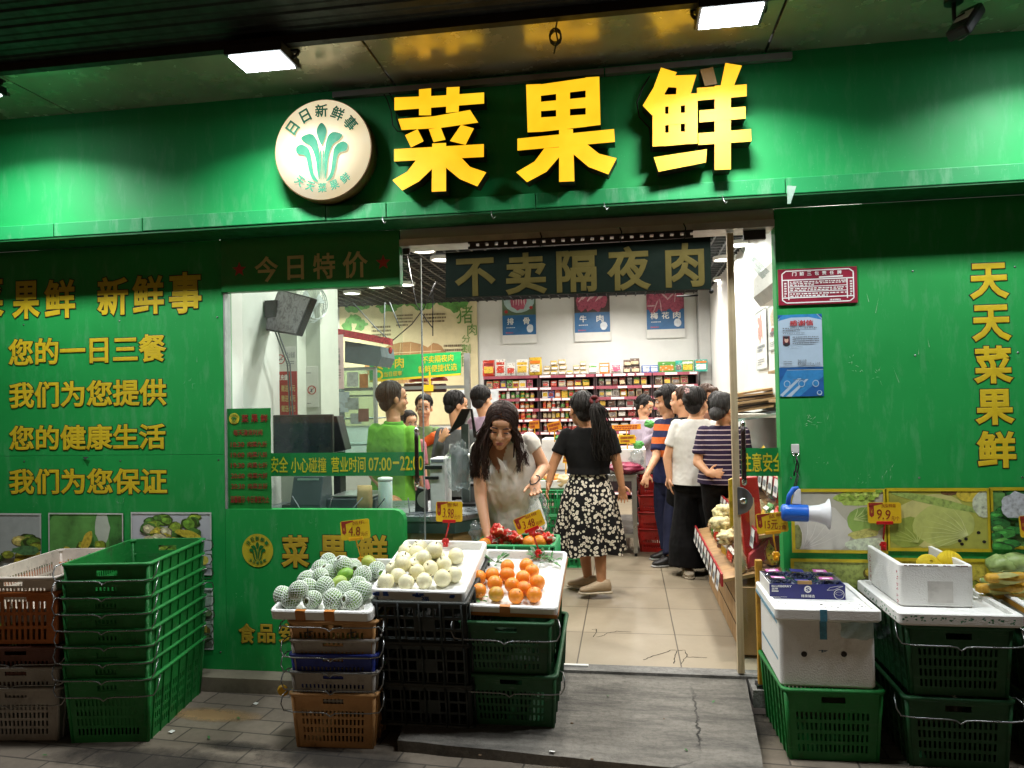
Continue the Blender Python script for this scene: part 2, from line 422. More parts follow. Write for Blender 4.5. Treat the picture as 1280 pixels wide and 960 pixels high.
# ================================================================ fascia board
YF = -.22
f0, f1 = at(640, 262, y=YF - .045).z, 3.35
zt = at(640, 246, y=YF).z
fa = thing('fascia_board', 'long bright green fascia board over the shop front', 'fascia', (-1.5, YF, f0))
b = MB()
vs = []; nx, nz = 90, 10
for k in range(nz + 1):
    for i in range(nx + 1):
        x = -7 + 12 * i / nx; z = zt + (f1 - zt) * k / nz
        vs.append((x, YF + .006 * NZ.noise(Vector((x * 1.3, 3, z * 1.1))) , z))
fs = [(k * (nx + 1) + i, k * (nx + 1) + i + 1, (k + 1) * (nx + 1) + i + 1, (k + 1) * (nx + 1) + i) for k in range(nz) for i in range(nx)]
b.add(vs, fs, 0, True); b.box(-7, 5, YF + .01, -.012, f0 + .01, f1)
b.build('face_panel', M_fascia, fa)
js = [-7, at(74, 290, y=YF).x, at(184, 285, y=YF).x, at(411, 275, y=YF).x, at(486, 271, y=YF).x, at(671, 262, y=YF).x, at(980, 243, y=YF).x, 5]
for a, c in zip(js, js[1:]):
    b = MB(); dz = rnd.uniform(-.004, .004); b.box(a + .002, c - .002, YF - .045, YF + .02, f0 + dz, zt + dz * .5)
    b.build('lip', M_lip, fa, bevel=.004)
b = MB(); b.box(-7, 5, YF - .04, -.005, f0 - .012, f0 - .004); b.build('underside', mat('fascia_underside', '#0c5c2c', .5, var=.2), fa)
for px, py in ((616, 270), (757, 259), (905, 251), (480, 276)):
    p = at(px, py, y=YF - .05); b = MB()
    b.tube([p + Vector((-.008, 0, .025)), p + Vector((-.004, -.012, 0)), p + Vector((.006, -.014, -.018)), p + Vector((.016, -.008, -.006))], .0035, 6)
    b.build('hook', M_steel, fa)
p = at(984, 244, y=YF - .05); b = MB()                             # torn flap of film at a joint
b.add([p + Vector((0, 0, .05)), p + Vector((.035, -.05, .03)), p + Vector((.01, -.02, -.05)), p + Vector((0, 0, -.045))], [(0, 1, 2, 3)])
b.build('torn_flap', mat('torn_film', '#8fa596', .6), fa)
b = MB()                                                          # grey wiring duct along the top
for a, c in ((418, 755), (758, 990)):
    A = at(a, 150, y=-.235).x; B_ = at(c, 100, y=-.235).x; b.box(A, B_, -.262, -.226, 3.29, 3.322)
b.build('cable_duct', mat('grey_duct', '#8d8d88', .5), fa)

# ================================================================ floodlights
M_flood = lamp_mat('flood_glow', '#f4faff', 26.0)
def floodlight(cx, cy, label, power):
    t = thing('floodlight', label, 'floodlight', (cx, cy, 3.27), 0, 'floodlights under the canopy edge')
    x, y, z = cx, cy, 3.27
    b = MB(); b.box(x - .15, x + .15, y - .105, y + .105, z + .004, z + .05)
    for i in range(9): b.box(x - .13 + i * .031, x - .122 + i * .031, y - .09, y + .09, z + .05, z + .066)
    b.build('housing', M_dark, t, bevel=.006)
    b = MB(); b.box(x - .132, x + .132, y - .088, y + .088, z - .002, z + .003); b.build('lens', M_flood, t)
    b = MB(); b.box(x - .15, x + .15, y + .105, y + .125, z + .008, z + .03); b.build('driver_box', mat('driver_grey', '#6f6f62', .5), t)
    b = MB()
    for s_ in (-1, 1):
        b.tube([(x + s_ * .155, y + .02, z + .02), (x + s_ * .165, y + .05, z + .05), (x + s_ * .165, y + .06, ZS - .002)], .008, 6)
    b.box(x - .17, x + .17, y + .045, y + .075, ZS - .008, ZS - .002)
    b.build('bracket', M_dark, t)
    L = bpy.data.lights.new('flood_lamp', 'AREA'); L.shape = 'RECTANGLE'; L.size = .26; L.size_y = .17; L.energy = power; L.color = (.95, .98, 1.0); L.spread = R(144)
    lo = bpy.data.objects.new('flood_lamp', L); COL.objects.link(lo); lo.parent = t; lo.location = (0, 0, -.012)
    return t
PW = 30
q = at(328, 78, z=3.27); floodlight(q.x, q.y, 'lit white floodlight above the round logo sign', PW)
q3 = at(913, 21, z=3.27); floodlight(q3.x, q3.y, 'lit white floodlight above the last yellow character', PW)
floodlight(at(-17, 126, z=3.27).x, q.y + .01, 'lit floodlight cut off by the left picture edge', PW * .9)
floodlight(q3.x + 1.58, q3.y, 'floodlight housing in the top right picture corner', PW * .9)

t = thing('security_camera', 'dark grey tilted security lamp with a white label at top right', 'security camera', at(1205, 30, z=3.22))
p = at(1207, 28, z=3.22); d = (at(1196, 46, z=3.12) - at(1222, 8, z=3.3)); d.normalize()
b = MB(); q_ = d.to_track_quat('Z', 'Y').to_matrix().to_4x4()
b.obox(p, .10, .055, .20, q_); b.build('body', M_dark, t, bevel=.014)
b = MB(); b.obox(p + q_ @ Vector((.0, .0295, -.01)), .065, .004, .075, q_); b.obox(p + q_ @ Vector((.0, -.0295, -.01)), .065, .004, .075, q_); b.build('label_plate', M_white, t, bevel=.002)
b = MB(); b.lathe([(.022, 0), (.022, .004), (.012, .006)], p + q_ @ Vector((0, -.03, .07)), q_ @ Matrix.Rotation(R(90), 4, 'X'), 14); b.build('lens', M_steel, t)
b = MB(); a_ = at(1192, 3, z=3.33); b.tube([Vector((a_.x, a_.y, ZS)), a_ + Vector((0, 0, -.08)), p + Vector((0, 0, .04))], .010, 8); b.cyl((a_.x, a_.y, ZS - .02), (a_.x, a_.y, ZS - .001), .04)
b.build('bracket', M_dark, t)

# ================================================================ lit signs on the fascia
def glow(name, c0, c1, s0):
    g = G(name); n = g.noise(3.2, 3, .5)
    g.P(Base_Color=tuple(x * .42 for x in C(c0)[:3]) + (1,), Roughness=.6, Emission_Color=g.ramp(n, (.3, C(c1)[:3]), (.65, C(c0)[:3])), Emission_Strength=s0)
    return g.m
M_lit = glow('lit_yellow_acrylic', '#ffcc28', '#ffb010', 1.2)
M_lit_dim = mat('unlit_yellow_acrylic', '#a87a1c', .4)
M_ret = mat('letter_side', '#2a2416', .5, .2)
LY = -.345
def zpt(ox, x, y): return at(ox + x / 2.6667, y / 2.6667, y=LY)
def sign_char(label, ox, strokes, dim=()):
    P = [[zpt(ox, *q) for q in s_] for s_ in strokes]
    c = P[0][0]; t = thing('channel_letter', label, 'sign letter', (c.x, LY, c.z), 0, 'glowing yellow characters of the main sign')
    b = MB(); e = MB(); dm = MB()
    for k, p in enumerate(P):
        ar = sum(p[i].x * p[(i + 1) % len(p)].z - p[(i + 1) % len(p)].x * p[i].z for i in range(len(p)))
        if ar > 0: p = p[::-1]
        off = Vector((0, .0006 * (k % 6), 0))
        (dm if k in dim else b).add([q + off for q in p][::-1], [tuple(range(len(p)))])
        e.poly([q + Vector((0, .004, 0)) for q in p], (0, .085 + .0003 * k, 0), 0)
    b.build('lit_face', M_lit, t)
    if dim: dm.build('unlit_face', M_lit_dim, t)
    e.build('return', M_ret, t)
    for p in P[:3] + P[-1:]:
        s = MB(); m_ = sum(p, Vector()) / len(p); s.cyl((m_.x, LY + .08, m_.z), (m_.x, YF + .02, m_.z), .008, n=6); s.build('stand_off', M_dark, t)
sign_char('glowing yellow character 菜 next to the round logo', 400, [
    [(248, 325), (395, 319), (547, 308), (547, 345), (395, 357), (248, 368)], [(330, 298), (370, 294), (370, 384), (330, 384)], [(422, 291), (465, 289), (462, 372), (420, 376)],
    [(260, 396), (380, 387), (500, 366), (527, 408), (400, 426), (272, 433)], [(283, 450), (325, 430), (345, 470), (303, 491)], [(362, 430), (402, 424), (418, 465), (378, 473)],
    [(470, 416), (513, 428), (485, 483), (433, 470)], [(247, 497), (546, 480), (546, 523), (247, 538)], [(374, 478), (420, 476), (420, 637), (372, 639)],
    [(322, 530), (380, 530), (380, 556), (330, 604), (274, 635), (241, 600), (290, 572)], [(412, 528), (468, 522), (500, 556), (554, 574), (524, 621), (465, 596), (412, 552)]])
sign_char('glowing yellow character 果 in the middle of the fascia', 400, [
    [(687, 282), (736, 280), (737, 439), (692, 441)], [(885, 258), (931, 255), (935, 416), (886, 422)], [(735, 281), (887, 259), (887, 301), (735, 319)],
    [(735, 339), (887, 324), (887, 359), (735, 370)], [(735, 391), (887, 381), (887, 422), (735, 439)], [(787, 310), (833, 304), (833, 400), (787, 400)],
    [(658, 462), (980, 430), (983, 473), (658, 502)], [(797, 430), (843, 430), (848, 604), (797, 606)],
    [(748, 494), (806, 490), (800, 520), (755, 572), (690, 607), (654, 574), (715, 538)], [(835, 486), (890, 480), (930, 512), (989, 527), (961, 581), (895, 556), (836, 506)]])
sign_char('glowing yellow character 鲜 at the right of the fascia', 800, [
    [(70, 225), (123, 241), (82, 312), (40, 384), (9, 352), (45, 292)], [(100, 252), (188, 249), (168, 316), (120, 317), (122, 292), (90, 290)],
    [(42, 316), (84, 314), (84, 486), (42, 488)], [(150, 312), (192, 310), (192, 478), (150, 480)], [(95, 316), (136, 314), (136, 482), (96, 484)],
    [(80, 315), (155, 312), (155, 350), (80, 355)], [(80, 380), (155, 375), (155, 411), (80, 418)], [(80, 443), (155, 438), (155, 480), (80, 487)],
    [(46, 524), (223, 497), (220, 541), (62, 572)], [(200, 232), (243, 222), (258, 279), (216, 286)], [(285, 209), (340, 218), (312, 288), (268, 288)],
    [(190, 292), (356, 280), (356, 320), (190, 335)], [(198, 368), (352, 355), (352, 395), (198, 408)], [(195, 444), (370, 430), (371, 471), (195, 483)], [(249, 285), (303, 283), (303, 564), (249, 566)]], dim=(9,))

dc = at(403, 187, y=-.34); rw = (at(464, 190, y=-.34).x - at(343, 182, y=-.34).x) / 2
ls = thing('round_logo_sign', 'round pale yellow lightbox sign with a green leaf logo', 'sign', dc)
Mx = Matrix.Rotation(R(90), 4, 'X')
b = MB(); b.lathe([(rw, 0), (rw, -.10), (rw * .97, -.105)], dc + Vector((0, .004, 0)), Mx, 56); b.build('rim', mat('lightbox_rim', '#7a5f30', .5, .2), ls)
b = MB(); b.lathe([(.001, 0), (rw * .985, -.001), (rw * .985, -.006)], dc, Mx, 56)
b.build('face', glow('lit_cream_acrylic', '#fff0cc', '#ffe2a8', .72), ls)
def logo(parent, c, r, m, y, inkname='emblem'):
    "leaf emblem: three upward leaves and stems with the two arcs of characters"
    b = MB()
    def leaf(pts, k):
        n = len(pts); o = []
        for i in range(n):
            p0, p1, p2, p3 = (Vector(pts[(i + j - 1) % n]) for j in range(4))
            for t_ in (0, .25, .5, .75): o.append(.5 * ((2 * p1) + (p2 - p0) * t_ + (2 * p0 - 5 * p1 + 4 * p2 - p3) * t_ * t_ + (3 * p1 - p0 - 3 * p2 + p3) * t_ ** 3))
        pts = o; b.add([Vector((c.x + u * r, y - k * .0003, c.z + v * r)) for u, v in pts], [tuple(range(len(pts)))])
    leaf([(0, .52), (.08, .44), (.10, .32), (.03, .12), (0, .08), (-.03, .12), (-.10, .32), (-.08, .44)], 0)
    for s_ in (-1, 1):
        def cur(P): return [(s_ * u, v) for u, v in P][::s_]
        leaf(cur([(.12, .22), (.24, .32), (.42, .26), (.36, .16), (.22, .06), (.13, -.18), (.10, -.42), (.06, -.60), (.045, -.40), (.06, -.05)]), 1)
        leaf(cur([(.27, .02), (.42, .12), (.53, .06), (.50, -.06), (.34, -.12), (.27, -.40), (.20, -.58), (.08, -.64), (.18, -.46), (.22, -.20)]), 2)
        leaf(cur([(.02, .02), (.045, -.1), (.035, -.4), (.02, -.62), (.01, -.4)]), 3)
    up = '日日新鲜事'; lo = '天天菜果鲜'
    for k, ch in enumerate(up):
        a = R(142 - k * 26); e = Vector((math.cos(a - R(90)), 0, math.sin(a - R(90)))); f_ = Vector((math.cos(a), 0, math.sin(a)))
        p = Vector((c.x, y, c.z)) + f_ * r * .76; h = r * .13; wd = h * (.75 if ch == '日' else 1)
        write(b, ch, p - e * wd - f_ * h, p + e * wd - f_ * h, p - e * wd + f_ * h, .025)
    for k, ch in enumerate(lo):
        a = R(-128 + k * 19); e = Vector((math.cos(a + R(90)), 0, math.sin(a + R(90)))); f_ = Vector((-math.cos(a), 0, -math.sin(a)))
        p = Vector((c.x, y, c.z)) - f_ * r * .76; h = r * .095
        write(b, ch, p - e * h - f_ * h, p + e * h - f_ * h, p - e * h + f_ * h, .03)
    return b.build(inkname, m, parent)
logo(ls, dc, rw, mat('teal_film', '#066a4a', .7, emit='#0c8f66', estr=.06), dc.y - .0085)
t = MB()                                                          # loose wires by the letters and on the soffit
for P_ in ([(480, 118), (484, 125), (489, 140), (491, 157), (497, 164), (505, 165)], [(482, 112), (488, 118), (494, 130), (496, 150), (500, 160)]):
    t.tube([at(a, c, y=-.25) for a, c in P_], .0035, 5)
tag(t.build('sign_cable', M_black, origin=at(490, 140, y=-.25)), 'thin black wires looping beside the first yellow character', 'cable')
t = MB(); t.tube([at(a, c, y=-.26) for a, c in [(812, 95), (803, 110), (796, 128), (799, 146), (812, 160), (814, 190)]], .004, 5)
tag(t.build('sign_cable', M_black, origin=at(800, 130, y=-.26)), 'thin black wire bent round the left side of the last yellow character', 'cable')
t = MB(); p = at(694, 44, z=3.28)
for k in range(3):
    t.tube([p + Vector((.028 * math.cos(a / 10 * 6.28), .008 * k, .034 * math.sin(a / 10 * 6.28) - .004 * k)) for a in range(11)], .0035, 5)
t.tube([p + Vector((.01, 0, .065)), p + Vector((.002, 0, .03)), p + Vector((.012, 0, -.03)), p + Vector((0, 0, -.055)), p + Vector((-.008, 0, -.09))], .004, 5)
tag(t.build('coiled_cable', M_black, origin=p), 'small coil of black cable hanging from the soffit', 'cable')
# ================================================================ shopfront walls, window, doors
def picture(name, A, B, D, parent, base, shapes, y0=0, frame=None, step=.0005):
    "a printed photo: base colour with printed shapes; shapes: (kind, colour material, data) in 0..1 of the print"
    A, B, D = Vector(A), Vector(B), Vector(D); u, v = B - A, D - A; nrm = u.cross(v).normalized()
    b = MB(); mats = [base]; b.quad(A, B, B + v, D, 0)
    if frame:
        fw, fm = frame; mats.append(fm); fu = fw / u.length; fv = fw / v.length
        for (a0, a1, c0, c1) in ((0, 1, 0, fv), (0, 1, 1 - fv, 1), (0, fu, fv, 1 - fv), (1 - fu, 1, fv, 1 - fv)):
            q = [A + u * s_ + v * t_ + nrm * .004 for s_, t_ in ((a0, c0), (a1, c0), (a1, c1), (a0, c1))]; b.quad(*q, 1)
    k = 0
    for s_ in shapes:
        kind, m = s_[0], s_[1]
        if m not in mats: mats.append(m)
        mi = mats.index(m); k += 1
        if kind == 'e':
            cx, cy, rx, ry = s_[2:6]; wob = s_[6] if len(s_) > 6 else .1; rot = s_[7] if len(s_) > 7 else 0
            n_ = 18; pts = []
            for i in range(n_):
                a = 2 * math.pi * i / n_; q = 1 + wob * NZ.noise(Vector((cx * 31 + math.cos(a) * 1.5, cy * 17 + math.sin(a) * 1.5, k)))
                ex, ey = rx * q * math.cos(a), ry * q * math.sin(a); X = cx + ex * math.cos(rot) - ey * math.sin(rot); Y = cy + ex * math.sin(rot) + ey * math.cos(rot)
                pts.append((min(1, max(0, X)), min(1, max(0, Y))))
        else: pts = s_[2]
        b.add([A + u * X + v * Y + nrm * (step * k * .25 + .0004) for X, Y in pts], [tuple(range(len(pts)))], mi)
    return b.build(name, mats, parent)
def pm(h, var=.35, sc=45): return mat('print_' + h[1:], h, .55, var=var, scale=sc)
def veg_shapes(seed, cols, n, x0=.02, x1=.98, y0=0, y1=.6, r0=.05, r1=.12):
    r = random.Random(seed); o = []
    for i in range(n):
        y = y0 + (y1 - y0) * (1 - i / n) * r.uniform(.75, 1); x = r.uniform(x0, x1); q = r.uniform(r0, r1)
        c = r.choice(cols)
        o.append(('e', pm(C2D(c, .55)), x, y - .006, q * 1.04, q * 1.04, .3))
        o.append(('e', pm(c), x, y, q, q * r.uniform(.6, 1.1), .3, r.uniform(0, 3)))
        o.append(('e', pm(C2D(c, 1.25)), x - q * .25, y + q * .25, q * .4, q * .3, .5))
    return o
def C2D(h, k):
    h = h.lstrip('#'); return '#' + ''.join('%02x' % max(0, min(255, int(int(h[i:i + 2], 16) * k))) for i in (0, 2, 4))

def veins(h, cx, cy, n, l, a0, a1, wd=.006, bend=.2):
    m = pm(h, .1); o = []
    for i in range(n):
        a = a0 + (a1 - a0) * i / max(1, n - 1); p = [(cx + math.cos(a + bend * t_) * l * t_, cy + math.sin(a + bend * t_) * l * t_) for t_ in (0, .5, 1)]
        s_ = math.sin(a) * wd; c_ = math.cos(a) * wd; P = [(p[0][0] - s_, p[0][1] + c_), (p[0][0] + s_, p[0][1] - c_), (p[1][0] + s_ * .7, p[1][1] - c_ * .7), p[2], (p[1][0] - s_ * .7, p[1][1] + c_ * .7)]
        o.append(('p', m, [(min(1, max(0, x_)), min(1, max(0, y_))) for x_, y_ in P]))
    return o
XWL = at(279, 400, y=0).x; XWR = at(501, 400, y=0).x; ZWB = at(400, 637, y=0).z; ZH = at(390, 361, y=0).z
XDR = at(972, 420, y=0).x; ZT = f0 - .0125
lw = thing('green_wall_panel', 'green wall panel with yellow slogans and vegetable photos left of the window', 'wall', (XWL - 1.2, 0, -.06))
b = MB(); zs = at(140, 569, y=0).z
b.box(-7, XWL - .002, 0, .10, -.06, zs - .001); b.box(-7, XWL - .002, .0012, .10, zs + .001, ZT); b.build('panel', M_wall, lw)
letters('lettering', [('菜', -38, 347, 5, 396), ('果', 15, 352, 50, 398), ('鲜', 55, 350, 94, 397), ('新', 121, 347, 160, 394), ('鲜', 165, 345, 205, 392), ('事', 211, 341, 252, 391),
    ('您的一日三餐', 10, 424, 208, 452), ('我们为您提供', 11, 478, 208, 507), ('您的健康生活', 11, 532, 207, 562), ('我们为您保证', 11, 586, 209, 618)],
    [M_yellow_ink, M_ink_dark], lw, -.003, .028, .022)
M_pframe = mat('photo_border', '#c9ccc6', .5)
YV = ['#8f9a35', '#b9a83a', '#6f8b2c', '#a89a2d', '#54752a']
for (x0, y0, x1, y1, sh, base) in (
    (-95, 641, 52, 733, veg_shapes(3, YV + ['#c9bb6a', '#a3a84a'], 60, y1=.74, r0=.05, r1=.09) + [('e', pm('#54834f'), .9, .5, .12, .06, .5)], pm('#aab2ad', .15, 3)),
    (61, 641, 155, 733, [('e', pm('#5d9a4a', .3, 5), .35, .55, .5, .5, .3), ('e', pm('#b9c4b4', .1, 5), .72, .8, .1, .25, .3)] + veg_shapes(5, ['#8a9a2e', '#3c6a2e', '#c2b045', '#7a8f35'], 34, .2, .85, .05, .6, .05, .085) + [('e', pm('#5577a0'), .56, .36, .12, .13, .2), ('e', pm('#c9b23c'), .53, .62, .06, .14, .2, -.4), ('e', pm('#c7a93a'), .24, .2, .1, .1, .2)], pm('#3f7d38', .5, 6)),
    (164, 640, 265, 719, veg_shapes(9, ['#6e9a35', '#8faa3a', '#c2b342', '#4f7d34', '#cfc9a0'], 44, .2, .82, .34, .95, .06, .10) + [('e', pm('#c9b93a'), .72, .66, .16, .06, .2, -.3), ('e', pm('#c8be4e'), .9, .25, .08, .08, .2)], pm('#b9bcc2', .08, 3)),
    (-95, 742, 52, 822, veg_shapes(13, YV, 20, y1=.8), pm('#7d8f5c')), (61, 742, 155, 822, veg_shapes(14, YV, 20, y1=.8), pm('#a9b3a2')),
    (164, 733, 267, 812, veg_shapes(15, ['#7f9a8f', '#8f9f52', '#b7ab48', '#5d7d4d'], 34, y1=.95), pm('#8fa392'))):
    A, B, D = rect(x0, y0, x1, y1, y=-.004)
    picture('printed_photo', A, B, D, lw, base, sh, frame=(.008, M_pframe))
def scratches(parent, y, pts, seed=3, name='scuff_mark', m=None):
    r = random.Random(seed); b = MB()
    for (px, py, L, k) in pts:
        p = at(px, py, y=y)
        for i in range(k):
            a = r.uniform(0, 6.28) if L < .05 else r.uniform(1.3, 1.9); q = p + Vector((r.uniform(-.03, .03) * min(1, k), 0, r.uniform(-.03, .03) * min(1, k)))
            l = L * r.uniform(.4, 1); d = Vector((math.cos(a) * l, 0, math.sin(a) * l)); n_ = Vector((-d.z, 0, d.x)).normalized() * r.uniform(.0006, .0016)
            b.quad(q - n_, q + d * .5 - n_ * .3, q + d, q + n_)
    return b.build(name, m or mat('scuff_pale', '#7fb08a', .7), parent)
scratches(lw, -.0035, [(255, 610, .06, 2), (236, 480, .03, 6), (150, 630, .03, 6), (250, 450, .05, 1), (40, 628, .02, 4)])
b = MB(); p = at(103, 571, y=-.004); b.add([p, p + Vector((.05, -.006, .0)), p + Vector((.03, -.012, -.018))], [(0, 1, 2)]); b.build('peeling_film', mat('film_back', '#1d2a20', .6), lw)

wp = thing('window_panel', 'low green panel with round logo and gold characters under the window', 'wall panel', ((XWL + XWR) / 2, 0, -.06))
b = MB(); r_ = .06; pr = [(XWL, -.06), (XWR, -.06), (XWR, ZWB - r_)] + [(XWR - r_ + r_ * math.cos(a), ZWB - r_ + r_ * math.sin(a)) for a in (R(30), R(60), R(90))] + [(XWL, ZWB)]
b.poly([(x, 0.002, z) for x, z in pr], (0, .06, 0)); b.build('panel', M_wall, wp)
letters('lettering', [('菜', 351, 669, 387, 710), ('果', 398, 669, 435, 710), ('鲜', 447, 668, 485, 709), ('食', 298, 779, 319, 805), ('品', 322, 780, 344, 804), ('安', 348, 779, 370, 804), ('全', 374, 779, 396, 804)],
    [mat('gold_ink', '#b79a2a', .5), M_ink_dark], wp, -.0015, .034, .02)
lc = at(322, 688, y=-.001); b = MB(); b.lathe([(.001, 0), (at(341.5, 688, y=0).x - lc.x, 0)], lc, Mx, 40, cap=False); b.build('logo_disc', mat('logo_yellow', '#bfae2c', .5), wp)
logo(wp, lc, at(341, 688, y=0).x - lc.x, mat('logo_green', '#116a2d', .5), -.0032, 'logo_emblem')
scratches(wp, -.0015, [(345, 660, .012, 5), (390, 655, .015, 9), (300, 740, .015, 5), (450, 650, .02, 3), (430, 730, .01, 4)])

hd = thing('header_sign', 'green header board 今日特价 with two red stars above the window', 'sign', ((XWL + XWR) / 2, -.01, ZH))
b = MB(); b.box(XWL - .004, XWR + .002, -.012, .05, ZH, ZT); b.build('board', M_sign_green, hd, bevel=.003)
letters('lettering', [('今', 318, 321, 348, 352), ('日', 359, 320, 380, 349), ('特', 391, 317, 419, 348), ('价', 428, 315, 460, 347)], [M_gold_ink], hd, -.0145, .022)
b = MB()
for px, py, r0 in ((299, 337, 9), (479, 328, 9.5)):
    c = at(px, py, y=-.0145); q = at(px + r0, py, y=-.0145).x - c.x; pts = []
    for i in range(10): a = R(90 + 36 * i); k = q if i % 2 == 0 else q * .42; pts.append(c + Vector((math.cos(a) * k, 0, math.sin(a) * k)))
    b.add(pts + [c], [(i, (i + 1) % 10, 10) for i in range(10)])
b.build('star', mat('star_red', '#b23a2c', .5), hd)

# glass: fixed pane and the two sliding leaves
def pane(b, x0, x1, z0, z1, y, t=.008): b.box(x0, x1, y, y + t, z0, z1)
wg = thing('window_pane', 'large fixed glass window over the low green panel', 'window', ((XWL + XWR) / 2, .03, ZWB))
b = MB(); pane(b, XWL + .012, XWR - .002, ZWB + .001, ZH - .001, .03); b.build('glass', M_glass_dirty, wg)
b = MB(); b.box(XWL, XWL + .011, .002, .07, ZWB + .002, ZH - .002); b.build('frame', mat('frame_pale', '#a9ada9', .4, .4), wg)
GY = .075
gx0 = at(480, 600, y=GY).x; gx1 = at(527, 450, y=GY).x
dl = thing('glass_door', 'sliding glass door leaf overlapping the window, pushed open left', 'glass door', (gx1 - .5, GY, 0))
b = MB(); pane(b, gx1 - 1.15, gx1, .012, 2.42, GY); b.build('glass', M_glass, dl)
b = MB(); b.box(gx1, gx1 + .006, GY - .002, GY + .012, .012, 2.42); b.build('edge_strip', mat('glass_edge', '#8f9a98', .3, .3), dl)
M_band = mat('band_green', '#138240', .45, var=.06)
zb0 = at(400, 595, y=GY).z; zb1 = at(400, 566, y=GY).z
b = MB(); b.box(at(338, 580, y=GY).x, gx1, GY - .003, GY - .0015, zb0, zb1); b.build('warning_band', M_band, dl)
letters('band_lettering', [('注意安全', 315, 571, 360, 591), ('小心碰撞', 363.5, 572, 408, 591), ('营业时间', 414, 571, 457, 590.5), ('07:00', 460.5, 572, 489.5, 588.5), ('—', 491, 577, 499, 580), ('22:00', 500, 570, 529, 588)], [mat('band_yellow', '#d8c52a', .5)], dl, GY - .0045, .012)
def pull(parent, x, z0, z1, y):
    b = MB(); b.tube([(x, y - .05, z0 - .03), (x, y - .052, z0 + .02), (x, y - .052, z1 - .02), (x, y - .05, z1 + .03)], .0125, 12); b.build('handle', mat('dark_handle', '#2b1f1c', .3, .3), parent)
    for z in (z0 - .012, z1 + .012):
        b = MB(); b.tube([(x, y - .05, z), (x, y - .001, z)], .009, 10); b.ball((x, y - .05, z + (.02 if z > z0 + .1 else -.02)), (.015, .015, .022), None, 10, 8); b.build('handle_mount', M_chrome, parent)
hp = at(521, 570, y=GY - .05); pull(dl, hp.x, at(521, 598, y=GY - .05).z, at(521, 545, y=GY - .05).z, GY)
rx0 = at(915, 560, y=GY).x
dr = thing('glass_door', 'sliding glass door leaf with pale metal edge on the right of the doorway', 'glass door', (rx0 + .3, GY, 0))
b = MB(); pane(b, rx0 + .03, rx0 + 1.1, .012, 2.47, GY); b.build('glass', glass_mat('door_glass_right', '#f9fcfc', .06, .035), dr)
b = MB(); b.box(rx0, rx0 + .036, GY - .014, GY + .022, .012, 2.47); b.box(rx0 + .013, rx0 + .022, GY - .017, GY - .0142, .03, 2.45)
b.build('edge_strip', mat('champagne_metal', '#c2b28f', .4, .3, var=.1), dr, bevel=.002)
zc0, zc1 = at(950, 595, y=GY).z, at(950, 560, y=GY).z
b = MB(); b.box(rx0 + .047, rx0 + 1.0, GY - .003, GY - .0015, zc0, zc1); b.build('warning_band', M_band, dr)
letters('band_lettering', [('注意安全', 926, 566, 980, 590)], [_mats['band_yellow']], dr, GY - .0045, .016)
hp = at(929.5, 567, y=GY - .05); pull(dr, hp.x, at(930, 595, y=GY - .05).z, at(930, 538, y=GY - .05).z, GY)
lk = at(930, 626, y=GY - .02); b = MB()
pts = [Vector((lk.x - .035, GY - .022, lk.z + .075))] + [Vector((lk.x - .035 + .085 * math.cos(R(a)), GY - .022, lk.z + .078 * math.sin(R(a)))) for a in range(85, -95, -15)] + [Vector((lk.x - .035, GY - .022, lk.z - .078))]
b.poly(pts, (0, .02, 0)); o = b.build('lock', mat('lock_grey', '#5d5e5f', .4, .4), dr, bevel=.004)
b = MB(); b.ball((lk.x - .005, GY - .028, lk.z), (.02, .012, .02), None, 14, 8); b.build('lock', M_chrome, o)
b = MB(); sx = at(952, 330, y=GY + .02)                            # leftover tape on the glass
for (px, py, L, a) in ((935, 318, .10, -50), (945, 335, .14, -52), (950, 332, .12, -48)):
    p = at(px, py, y=GY + .012); M_ = Matrix.Rotation(R(-a), 4, 'Y'); b.obox(p, L, .001, .028, M_)
b.build('old_tape', glass_mat('old_tape', '#eef2f2', .04, .35), dr)
b = MB(); p = at(943, 292, y=GY - .02); b.box(p.x - .06, p.x + .06, GY - .03, GY - .002, p.z - .035, p.z + .035); b.build('door_closer', M_black, dr, bevel=.004)
b = MB(); p = at(508, 312, y=GY - .02); b.box(p.x - .02, p.x + .02, GY - .03, GY - .002, p.z - .03, p.z + .03); b.build('top_clamp', M_black, dl, bevel=.004)

# door track and the board hung in front of it
tk = thing('door_track', 'dark slotted metal door track across the top of the doorway', 'door track', ((XWR + XDR) / 2, .02, 2.49))
b = MB(); b.box(XWR + .004, XDR - .004, -.02, .16, 2.475, 2.515); b.build('rail', mat('rail_aluminium', '#b4b2ab', .4, .5), tk)
b = MB()
x = at(588, 310, y=-.03).x; xe = at(866, 291, y=-.03).x; k = 0
while x < xe:
    b.box(x, x + .035, -.045, -.022, 2.445, 2.462); x += .055
b.box(at(588, 310, y=-.03).x - .01, xe, -.05, -.021, 2.462, 2.474); b.box(at(588, 310, y=-.03).x - .01, xe, -.05, -.021, 2.43, 2.445); b.build('slotted_bar', M_black, tk)
hb = thing('hanging_board', 'dark green hanging board 不卖隔夜肉 in the doorway', 'sign', at(722, 334, y=-.10))
zb = [at(557, 316, y=-.10), at(888, 296, y=-.10), at(889, 361, y=-.10), at(557, 372, y=-.10)]
b = MB(); b.poly([zb[3], zb[2], zb[1], zb[0]], (0, .04, 0)); b.build('board', mat('board_dark_green', '#0b1a10', .7, var=.12, spec=.15), hb)
mb = MB()
for ch, x0, y0, x1, y1 in (('不', 568, 324, 620, 369), ('卖', 631, 317, 684, 367), ('隔', 695, 314, 747, 364), ('夜', 758, 309, 814, 362), ('肉', 831, 305, 881, 358)):
    write(mb, ch, *rect(x0, y0, x1, y1, y=-.1025), .03)
